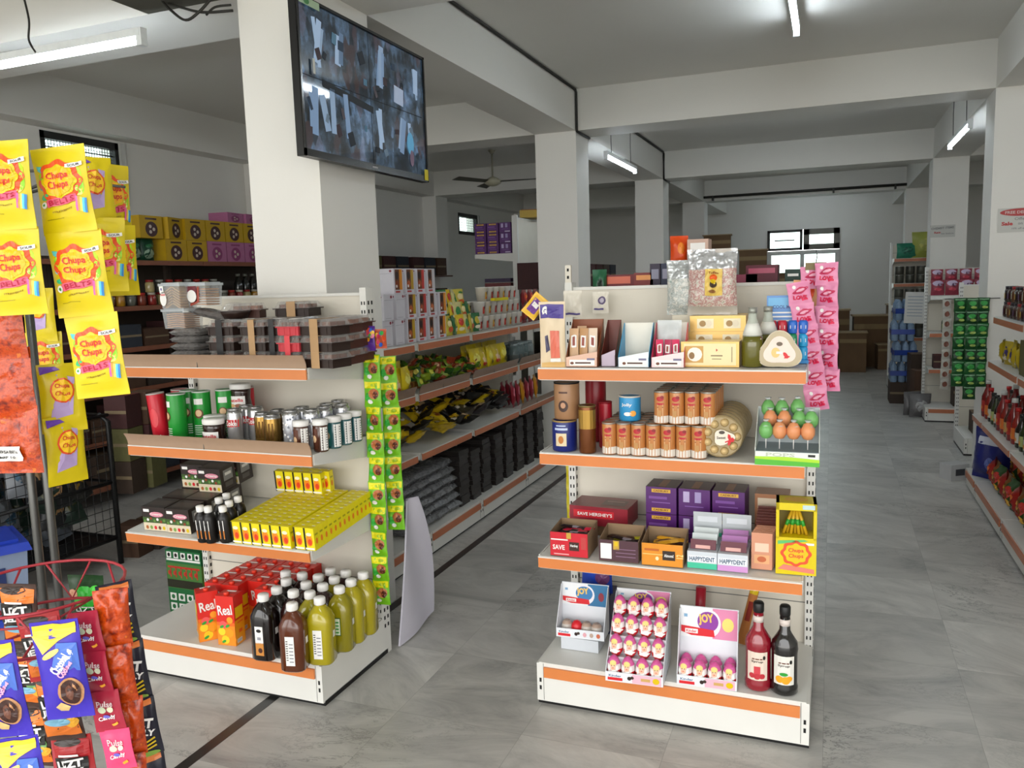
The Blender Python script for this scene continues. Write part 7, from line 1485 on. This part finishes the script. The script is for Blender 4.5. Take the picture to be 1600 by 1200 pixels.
# ceiling fan
t = thing('ceiling_fan', 'cream three-blade ceiling fan hanging beyond the left cross beam', 'ceiling fan', (-3.87, 9.3, 2.82)); FC = mat('8a8674', rough=.4, name='fan_cream')
MB().tube([(0, 0, .03), (0, 0, CZ-2.82)], .012, FC, 8).lathe([(.001, CZ-2.82), (.05, CZ-2.83), (.02, CZ-2.87)], FC, seg=12).build('rod', t)
MB().lathe([(.001, -.06), (.05, -.05), (.1, -.02), (.105, .01), (.06, .04), (.02, .06), (.001, .06)], mat('b4b098', rough=.35, name='fan_body'), seg=24).build('motor', t)
for a_ in (.12, 2.21, 4.30):
    b = MB(); fn = lambda s_: (lambda u, v: Matrix.Rotation(a_, 3, 'Z') @ Vector((.1+.5*u, (v-.5)*(.07+.06*u), .012*(v-.5)*2 + s_*.002)))
    b.grid(fn(1), 8, 2, mat('5c5a4e', rough=.5, name='fan_blade')); b.grid(fn(-1), 8, 2, mat('5c5a4e', rough=.5, name='fan_blade'), flip=True); b.build('blade', t)
# loose cables under the beam left of the near pillar, lamp cord, small camera
def cable(label, pts, r=.006):
    P_ = [Vector(p) for p in pts]; out = []
    for i in range(len(P_)-1):
        p0, p1, p2, p3 = P_[max(i-1, 0)], P_[i], P_[i+1], P_[min(i+2, len(P_)-1)]
        for k in range(6): q = k/6; out.append(.5*((2*p1)+(-p0+p2)*q+(2*p0-5*p1+4*p2-p3)*q*q+(-p0+3*p1-3*p2+p3)*q**3))
    out.append(P_[-1]); tag(MB().tube(out, r, PIPE, 6).build('cable'), label, 'cable')
cable('black cable looping lowest beside the near pillar', [(-2.74, 2.90, 2.86), (-2.70, 2.9, 2.82), (-2.62, 2.9, 2.765), (-2.54, 2.9, 2.79), (-2.47, 2.92, 2.855)])
cable('black cable stretched from the beam to the near pillar', [(-2.74, 2.93, 2.86), (-2.66, 2.92, 2.83), (-2.56, 2.94, 2.80), (-2.43, 2.98, 2.80)])
cable('short black cable end by the near pillar', [(-2.55, 2.95, 2.79), (-2.50, 2.95, 2.815), (-2.43, 2.97, 2.82)], .005)
cable('cord hanging down to the left tube light', [PY(33, -20, 2.84), PY(45, 30, 2.84), PY(45, 62, 2.84), PY(56, 82, 2.84)], .005)
b = MB(); b.tube([(0, 0, 0), (0, -.07, -.01)], .022, BLACK, 12).b2(-.015, .03, 0, .02, -.03, .03, BLACK); o = tag(b.build('security_camera'), 'small black security camera on the left side of the near pillar', 'camera'); o.location = (-2.452, 3.2, 2.72)
# ================================================================ PURPLE BOXES and the unit behind the second pillar
pp = Proto(tag(purple_box(.13, .2, .105).build('chocolate_box'), 'x', 'chocolate box')); pq = Proto(tag(purple_box(.13, .2, .105, True).build('chocolate_box'), 'x', 'chocolate box'))
for k in range(3):
    for c in range(3): (pq if c == 2 else pp).put((-3.50+c*.142, 8.12, 1.903+k*.108), 0, 'purple chocolate box on the tall far unit, %s column, %s tier' % (['left', 'middle', 'right'][c], ['bottom', 'middle', 'top'][k]), 'purple boxes on the tall unit')
o = MB().box((0, 0, .04), (.22, .3, .08), mat('a88a34', rough=.5)).box((0, 0, .085), (.2, .28, .01), mat('6a3a20', rough=.5)).build('carton'); tag(o, 'yellow-brown carton lying across the top of the tall far unit', 'carton'); o.location = (-3.1, 8.5, 2.285); o.rotation_euler = (0, 0, .3)
for k, (z, c) in enumerate(((1.503, 'a8a4a0'), (1.553, '6a2a2c'), (1.60, '3a2a48'))): o = MB().box((0, 0, .02), (.3, .3, .04), mat(c, rough=.5)).build('tray_pack'); tag(o, '%s flat pack on the second shelf of the tall far unit' % ['grey', 'dark red', 'dark purple'][k], 'flat pack'); o.location = (-3.33, 8.2, z)
for i in range(4):
    for z in (1.103, .603): wc_[(i*3+int(z*3)) % 5].put((-3.36, 8.12+i*.28, z), PI/2, 'dark carton in the tall far unit, %s shelf, %s along' % ('third' if z > 1 else 'fourth', ORD[i]), 'cartons in the tall far unit')
# dark shelf row between the second and third pillars
rack('shelving_unit', 'dark shelving unit full of cartons between second and third pillars', (-2.7, 8.95, 0), PI/2, 3.3, 1.5, [(1.2, .42, 0, 0, STRIPD, None), (.8, .42, 0, 0, STRIPD, None)], .45, .14, STRIPD, slots=False, body=mat('5a564e', name='dull_panel'))
for i in range(11):
    for z in (1.203, .803): wc_[(i*2+int(z*4)) % 5].put((-2.47, 7.45+i*.29, z), PI/2, 'dark carton in the row between second and third pillars, %s shelf, %s along' % ('upper' if z > 1 else 'lower', ORD[i]), 'cartons between the second and third pillars', scale=(1.02, 1, 1.1))
for i in range(9): wc_[[3, 3, 1, 4, 0][i % 5]].put((-2.75, 7.6+i*.33, 1.52), PI/2, 'dark carton standing on top of the row between the pillars, %s along' % ORD[i], 'cartons on top of the middle row', scale=(1, 1, 1.3))
# goods showing over the back of the right end unit (on its rear top shelf)
RZ = 1.45
def rear(name, label, cat, px, py_, w, d, h, m, y=3.4, art=None):
    x, _, z = PY(px, py_, y); b = MB().box((0, 0, h/2), (w, d, h), mat(m, rough=.5)); 
    if art: art(b, FR(w, d, h))
    o = tag(b.build(name), label, cat); o.location = (x, y, RZ+.001); return o
MBR = MB().b2(-.45, .45, .0, .4, -.012, 0, WHITE).build('shelf', rg, (0, 0.015, RZ))
rear('carton', 'low dark red carton behind the top of the right end unit', 'carton', 972, 432, .13, .12, .165, '6a1c20', art=lambda b, f: b.rect(f, 0, .06, .1, .03, mk('c85a3a')))
rear('carton', 'maroon carton with orange print behind the unit, next to the dark red one', 'carton', 1010, 430, .08, .12, .17, '7a2824', art=lambda b, f: b.rect(f, 0, .065, .06, .02, mk('d88a3a')))
for i in range(3): rear('carton', 'navy and maroon carton behind the unit, %s of three' % ['left', 'middle', 'right'][i], 'carton', 1028+i*17, 425, .042, .12, .205, ['2a2038', '1c2440', '3a1c30'][i], art=lambda b, f: b.rect(f, 0, .06, .03, .04, mk('7a7a90')))
rear('carton', 'wide maroon carton behind the unit left of the far window', 'carton', 1192, 430, .12, .12, .185, '5a1428', art=lambda b, f: b.rect(f, 0, .07, .1, .02, mk('a83a5a')))
rear('carton', 'flat pinkish carton along the rear edge of the right end unit', 'carton', 1165, 440, .10, .12, .15, '8a3a50')
rear('carton', 'dark green and white carton behind the unit near the pink chains', 'carton', 1240, 428, .06, .1, .165, '1c3a30', art=lambda b, f: b.rect(f, 0, .06, .04, .01, WHT_))
q = reg(pch(.06, .12, .04, '1a5a3a', A((0, 0, .2, .2, '0c2a1c')), 130, 'green_ornament', 'snack packet', .008)); x, _, z = PY(937, 440, 3.32); q.put((x, 3.32, 1.52), .3, 'small dark green packet standing up behind the left of the unit')
b = MB().b2(-.03, .03, -.03, .03, 0, .068, CREAM).build('carton'); tag(b, 'small cream carton under the green packet', 'carton'); b.location = (x, 3.32, RZ+.001)
q = reg(pch(.075, .13, .05, 'd84a10', A((.1, .1, .2, .2, 'f08a30')), 131, 'orange_packet', 'snack packet', .008)); x, _, z = PY(1060, 412, 3.44); q.put((x, 3.46, 1.64), .2, 'orange snack packet rising behind the clear bags')
b = MB().b2(-.045, .045, -.05, .05, 0, .187, mat('4a3a34')).build('carton'); tag(b, 'dark carton carrying the orange packet', 'carton'); b.location = (x, 3.48, RZ+.001)
rear('carton', 'pink and cream carton behind the clear bags', 'carton', 1093, 400, .085, .1, .30, 'c8a898', y=3.46, art=lambda b, f: b.rect(f, 0, .12, .06, .03, WHT_))
# ================================================================ RIGHT SIDE AND FAR END
jm = []
for c, l_, lb_ in (('3a1a14', '16161c', '5a3a6a'), ('5a3418', 'a02020', 'b8b8a0'), ('2a1414', '201820', 'c8a850')):
    t = thing('jam_jar', 'x', 'jar'); MB().lathe([(.036, 0), (.042, .01), (.042, .07), (.035, .085)], mat(c, rough=.15, coat=.5), seg=14).build('body', t); l = MB(); fr = Cyl((0, 0, .04), .0425); l.rect(fr, 0, 0, .05, .035, mk(lb_), .0005); l.build('label', t); MB().lathe([(.037, .082), (.038, .10), (.001, .101)], mk(l_), seg=14).build('lid', t); jm.append(Proto(t))
for t_ in range(2):
    for i in range(9): jm[(i+t_*2) % 3].put((1.09, 6.12-i*.105-.03*t_, 1.273+t_*.1015), -PI/2-.3, 'dark jam jar on the top right-hand shelf, %s tier, %s from the far end' % (['lower', 'upper'][t_], ORD[i]), 'jam jars on the right-hand shelf')
yp2 = reg(pch(.10, .15, .05, 'b8a018', A((0, .05, .3, .25, '3a2a6a'), (0, -.2, .2, .1, 'c8c0b0')), 140, 'pasta_packet', 'pasta packet', .01))
for i in range(8): yp2.put((1.06+.05*(i % 2), 6.10-i*.085, .978), -PI/2+.3*((i % 3)-1), 'yellow and purple pasta packet on the second right-hand shelf, %s from the far end' % ORD[i], 'yellow and purple packets')
ob = Proto(tag(MB().box((0, 0, .1), (.14, .2, .2), mat('5a5428', rough=.6)).build('carton'), 'x', 'carton'))
for i in range(6): ob.put((1.12, 5.33-i*.15, .978), -PI/2, 'olive carton on the second right-hand shelf, %s from the packets' % ORD[i], 'olive cartons')
def sbottle(c, cap, lab, H=.22, r=.034):
    t = thing('sauce_bottle', 'x', 'bottle'); MB().lathe([(r*.9, 0), (r, .006), (r, H*.55), (r*.45, H*.78), (r*.4, H*.92)], mat(c, rough=.12, coat=.6), seg=14).build('body', t); l = MB(); l.rect(Cyl((0, 0, H*.3), r+.0004), 0, 0, r*1.9, H*.3, mk(lab), .0004); l.ell(Cyl((0, 0, H*.3), r+.0004), 0, -.01, r*.5, r*.4, mk('d88a30'), .001); l.build('label', t); MB().lathe([(r*.46, H*.9), (r*.46, H), (.001, H)], mk(cap), seg=12).build('cap', t); return Proto(t)
sb = [sbottle('7a1418', 'c8c8c4', 'a82a20', .26, .04), sbottle('1a1410', '1a1a1a', 'c8c4b8', .2), sbottle('2c3a1c', '1a1a1a', 'a8b070', .2), sbottle('8a1c14', 'b81c1c', 'd8702a', .22, .036), sbottle('4a2014', '2a1a14', 'c8a060', .21)]
nm = ['red', 'black', 'green', 'bright red', 'brown']
for i in range(17):
    k = [0, 3, 1, 2, 1, 0, 3, 4][i % 8]; sb[k].put((1.05, 6.52-i*.112, .545), -PI/2, '%s sauce bottle on the third right-hand shelf, %s from the far end' % (nm[k], ORD[i] if i < 16 else 'last'), 'sauce bottles on the right')
    k = [3, 4, 0, 1][i % 4]; sb[k].put((1.17, 6.48-i*.112, .548), -PI/2, '%s sauce bottle, rear row of the third right-hand shelf, %s from far end' % (nm[k], ORD[i] if i < 16 else 'last'), 'sauce bottles on the right')
fb = [reg(pch(.12, .20, .08, c, A((0, .1, .3, .2, c2), (.1, -.2, .2, .12, c3)), 150+i, 'sauce_pouch', 'pouch', .012)) for i, (c, c2, c3) in enumerate((('9a1c14', 'd8702a', '3a5a1c'), ('7a4a18', 'c89a3a', '8a2a1c'), ('2a4a20', 'b8302a', 'd8a83a')))]
for i in range(14):
    fb[i % 3].put((1.04, 6.08-i*.125, .14), -PI/2+.2*((i % 3)-1), 'red or brown sauce pouch on the right-hand base, %s from the blue bag' % ORD[i], 'pouches on the right-hand base')
    fb[(i+1) % 3].put((1.16, 6.05-i*.125, .20), -PI/2, 'sauce pouch in the rear of the right-hand base, %s from the blue bag' % ORD[i], 'pouches on the right-hand base')
    if i > 2: fb[(i+2) % 3].put((1.20, 6.02-i*.125, .335), -PI/2, 'sauce pouch on the upper layer of the right-hand base, %s along' % ORD[i-3], 'pouches on the right-hand base', scale=.85)
p = Pouch(.26, .36, .14, .012, 160, .06); m_ = p.make(mk('1a2068'), 14, 18); m_.rect(p, 0, .1, .16, .05, mk('c8ccd8'), .006, n=4); m_.ell(p, .02, -.06, .03, .05, mk('5a68a8'), .006); o = tag(m_.build('detergent_bag'), 'large dark blue bag standing at the far end of the right-hand base', 'bag'); o.location = (1.05, 6.30, .135); o.rotation_euler = (0, .05, -PI/2+.9)
p = Pouch(.2, .3, .10, .012, 161, .06); m_ = p.make(mk('9a9aa0'), 12, 14); m_.ell(p, 0, .05, .05, .06, mk('3a3a58'), .006); o = tag(m_.build('detergent_bag'), 'grey white bag leaning beside the dark blue bag', 'bag'); o.location = (1.03, 6.50, .14); o.rotation_euler = (-.1, .1, -PI/2+.6)
o = tag(MB().box((0, 0, .06), (.16, .12, .12), mk('b8b8b8')).box((0, -.061, .06), (.08, .002, .05), mk('3a3a40')).build('carton'), 'white carton lying on the floor beyond the right-hand base', 'carton'); o.location = (.98, 6.98-.05, 0); o.rotation_euler = (0, 0, .6); o.location = (.90, 6.86, 0)
def chips(m, p, w, h): m.ell(p, 0, h*.1, w*.3, h*.18, mk('38a048'), .002); m.ell(p, w*.1, -h*.2, w*.25, h*.1, mk('a8c060'), .0026); m.rect(p, 0, h*.38, w*.8, h*.06, mk('8ab890'), .002, n=4)
cm_ = [flat_art(.085, .10, .03, c, 170+i, chips, .006) for i, c in enumerate(('0c4a1e', '083a18', '125a26'))]
for i, (x, y, n_, z) in enumerate(((.885, 6.765, 7, 1.375), (.96, 6.75, 8, 1.375), (1.03, 6.765, 7, 1.375))): strip('chips_strip', ['left chain of green crisp sachets hanging at the right pillar', 'middle chain of green crisp sachets hanging at the right pillar', 'right chain of green crisp sachets hanging at the right pillar'][i], cm_, n_, .093, (x, y, z), .1*i, .07, seed=60+i)
sm_ = [flat_art(.06, .08, .02, 'a8a8a0', 175, lambda m, p, w, h: m.ell(p, 0, 0, w*.3, h*.25, mk('6a3a2a'), .002), .004)]
strip('sachet_strip', 'narrow silver sachet chain left of the green ones', sm_, 9, .075, (.80, 6.775, 1.375), .1, .05, seed=66)
o = MB().tube([(.7-.7, 0, 0), (.36, 0, 0)], .004, GM, 6).build('hook_rail'); tag(o, 'thin metal rail the green sachet chains hang from', 'rail'); o.location = (.78, 6.775, 1.375)
# far white unit: pink packets, goods on the shelves
pm = reg(pch(.13, .16, .06, '8a3040', A((0, .28, .42, .18, 'b8a8c0'), (.1, .2, .15, .1, '4a3050'), (0, -.1, .3, .1, 'c84a5a')), 180, 'snack_packet', 'snack packet', .01))
for i in range(4): pm.put((1.04+i*.135, 9.62, 1.322), .1, 'pink and white packet on top shelf of the far right unit, %s from the left' % ORD[i], 'pink packets on the far unit')
for i in range(4): pm.put((1.04+i*.135, 9.72, 1.45), .1, 'pink and white packet, upper layer of the far right unit, %s from left' % ORD[i], 'pink packets on the far unit', scale=.9)
for i in range(2): sb[[2, 3][i]].put((1.12+i*.12, 9.62, .932), 0, '%s bottle on the middle shelf of the far right unit' % ['green', 'orange-red'][i], None)
wc_[3].put((1.10, 9.65, .552), 0, 'dark red carton on the low shelf of the far right unit', None, scale=(.6, .6, .7)); wc_[0].put((1.30, 9.65, .552), 0, 'brown carton on the low shelf of the far right unit', None, scale=(.6, .6, .9)); wc_[1].put((1.33, 9.63, .156), 0, 'dark carton on the base of the far right unit', None, scale=(.9, .9, 1.5))
wc_[1].put((1.30, 8.05, .156), 0, 'dark carton on the base of the small white unit', None, scale=(1, .9, .9))
b = MB().b2(0, .20, -.003, 0, 0, .34, mk('b8b8b4')); f = Flat((.1, -.003, .17), (1, 0, 0), (0, 0, 1)); [b.rect(f, 0, .12-i*.035, .15, .008, mk('7a8490'), .0006) for i in range(7)]; o = tag(b.build('printed_sheet'), 'printed white sheet hanging at the left side of the far right unit', 'sheet'); o.location = (.742, 9.835, 1.02); o.rotation_euler = (0, .04, 0)
o = tag(MB().tube([(0, 0, 0), (.01, 0, .5)], .02, mat('9a9a98', rough=.4)).build('sheet_roll'), 'left grey roll leaning by the far pillar above the green sachets', 'roll'); o.location = (1.28, 8.36, 1.478); o.rotation_euler = (0, .35, 0)
o = tag(MB().tube([(0, 0, 0), (.01, 0, .42)], .018, mat('7a7a78', rough=.4)).build('sheet_roll'), 'right grey roll leaning by the far pillar above the green sachets', 'roll'); o.location = (1.36, 8.36, 1.476); o.rotation_euler = (0, .15, 0)
# water packs
def water():
    t = thing('water_pack', 'x', 'water pack'); b = MB(); wm_ = mat('8aa6c4', rough=.12, alpha=.8, coat=.6, var=.2, scale=60, name='water_bottle')
    for i in range(3):
        for j in range(2): b.lathe([(.036, 0), (.04, .01), (.04, .19), (.016, .235), (.016, .245)], wm_, c=(-.085+i*.085, -.042+j*.084, 0), seg=12)
    b.build('bottles', t); b = MB(); b.b2(-.128, .128, -.085, .085, .08, .14, mat('1c3f98', rough=.3, coat=.3, alpha=.9, name='blue_wrap')); b.build('wrap', t); return Proto(t)
wp = water()
for k in range(4):
    for i in range(2): wp.put((.80+.03*(k % 2)+.0*i, 10.72+i*.19, .26+k*.248), .1*(k % 2), 'shrink-wrapped water pack, %s from the bottom of the %s pile' % (ORD[k], ['front', 'rear'][i]), 'water packs piled by the far right pillar')
for i in range(2): wc_[1].put((.82, 10.74+i*.2, 0), 0, 'dark crate under the %s water pile' % ['front', 'rear'][i], None, scale=(1.1, .7, 1.28))
wc_[0].put((.98, 10.05, 0), .1, 'tall dark carton in front of the water packs', None, scale=(.9, 1, 2.4)); wc_[1].put((.98, 10.35, 0), .1, 'second tall dark carton by the water packs', None, scale=(1.0, .9, 3.2))
q = reg(pch(.22, .26, .14, '6a6868', A((0, 0, .3, .25, '9a9a98')), 190, 'plastic_bag', 'bag', .02)); q.put((.92, 9.70, 0), .2, 'crumpled grey plastic bag on the floor beside the far unit'); q.put((.86, 9.86, 0), .5, 'crumpled grey plastic bag behind the first one')
# shelf with tins past the third right pillar
rack('shelving_unit', 'far shelving unit with orange strips holding dark tins past the pillar', (1.05, 12.35, 0), 0, .62, 1.95, [(1.75, .4, 0, 0, STRIPD, None), (1.42, .4, 0, 0, STRIPD, None), (1.12, .4, 0, 0, STRIPD, None), (.7, .4, 0, 0, STRIPD, None)], .45, .15, STRIPD, slots=False)
tn = Proto(can('food_tin', .055, .11, mat('54544c', rough=.35, metal=.4), 'x', 'tin', None, lid=SILV, seg=12))
for z in (1.422, 1.122, .702):
    for k in range(2):
        for i in range(4): tn.put((.84+i*.13, 12.05, z+k*.113), 0, 'dark grey tin on the far shelving, %s shelf, %s layer, %s from the left' % ({1.422: 'upper', 1.122: 'middle', .702: 'low'}[z], ORD[k], ORD[i]), 'dark tins on the far shelving')
q = reg(pch(.26, .2, .14, '2a7a60', A((0, 0, .3, .25, '1c5a48')), 191, 'plastic_bag', 'bag', .02)); q.put((.93, 12.1, 1.752), .1, 'teal bag on top of the far shelving'); q = reg(pch(.36, .34, .2, '9aa04a', A((0, 0, .3, .25, 'b8b860')), 192, 'plastic_bag', 'bag', .02)); q.put((1.16, 12.12, 1.752), .1, 'yellow-green bag on top of the far shelving')
# cartons at the end of the aisle
FB = Proto(tag(MB().box((0, 0, .25), (.42, .4, .5), KRAFTD).rect(Flat((0, -.2, .25), (1, 0, 0), (0, 0, 1)), 0, .15, .42, .05, mat('8a7450', rough=.7), .001).box((0, 0, .505), (.46, .44, .012), mat('a08a68', rough=.7)).build('carton'), 'x', 'carton'))
FB.put((.33, 14.1, 0), .0, 'brown carton on the floor at the end of the aisle, nearest one', None, scale=(.95, 1, 1.25))
for i, (x, y, s_, l_) in enumerate(((.10, 14.9, (.9, 1, 1.9), 'tall dark brown carton behind the nearest aisle-end carton'), (.62, 14.9, (1.3, 1, 1.7), 'wide brown carton at the aisle end'), (.85, 14.5, (.7, .8, .8), 'small brown carton on the aisle-end floor, right'), (-.35, 14.6, (1, 1, 2), 'tall carton half hidden behind the right end unit'), (1.1, 15.5, (.8, 1, 2.0), 'dark carton under the teal-lidded bin'))): FB.put((x, y, 0), .05*i, l_, None, scale=s_)
b = thing('storage_bin', 'brown storage bin with a teal lid at the far end of the aisle', 'bin', (1.10, 14.80, .0)); MB().box((0, 0, .53), (.3, .3, 1.06), mat('5c4a28', rough=.6), taper=1.15).rect(Flat((0, -.17, .6), (1, 0, 0), (0, 0, 1)), -.06, 0, .06, .3, mat('a88c3c', rough=.6), .012).rect(Flat((0, -.17, .6), (1, 0, 0), (0, 0, 1)), .06, 0, .06, .3, mat('a88c3c', rough=.6), .012).build('bin_body', b); MB().box((0, 0, 1.12), (.42, .42, .09), mat('1f4c4a', rough=.4), taper=.92).build('lid', b)
for k, (x, y, n_) in enumerate(((-1.80, 13.6, 4), (-1.22, 13.6, 3), (-.64, 13.75, 3))):
    for j in range(n_): FB.put((x+.02*j, y, j*.512*(1.1 if k == 0 else 1.3 if k == 1 else 1.05)), .03*j, 'brown carton in the tall far pile, %s pile from the left, %s from the floor' % (ORD[k], ORD[j]), 'cartons piled at the far left', scale=(1.0, 1, 1.1 if k == 0 else 1.3 if k == 1 else 1.05))
# lamps added to brighten the bays, entrance and right room; unseen from the camera
for (x, y, l_) in ((-.5, 7.5, 'added fill tube light in the second bay hidden by the beam'), (-.5, 11.7, 'added fill tube light in the third bay hidden by the beam'), (-.5, 16.0, 'added unseen fill tube light in the last bay'), (-1.0, .6, 'added unseen fill tube light over the entrance'), (2.6, 4.6, 'added unseen fill tube light in the right room near the front')):
    tube_light(l_, (x, y, 3.13), 0 if x < 2 else PI/2, hang=0)
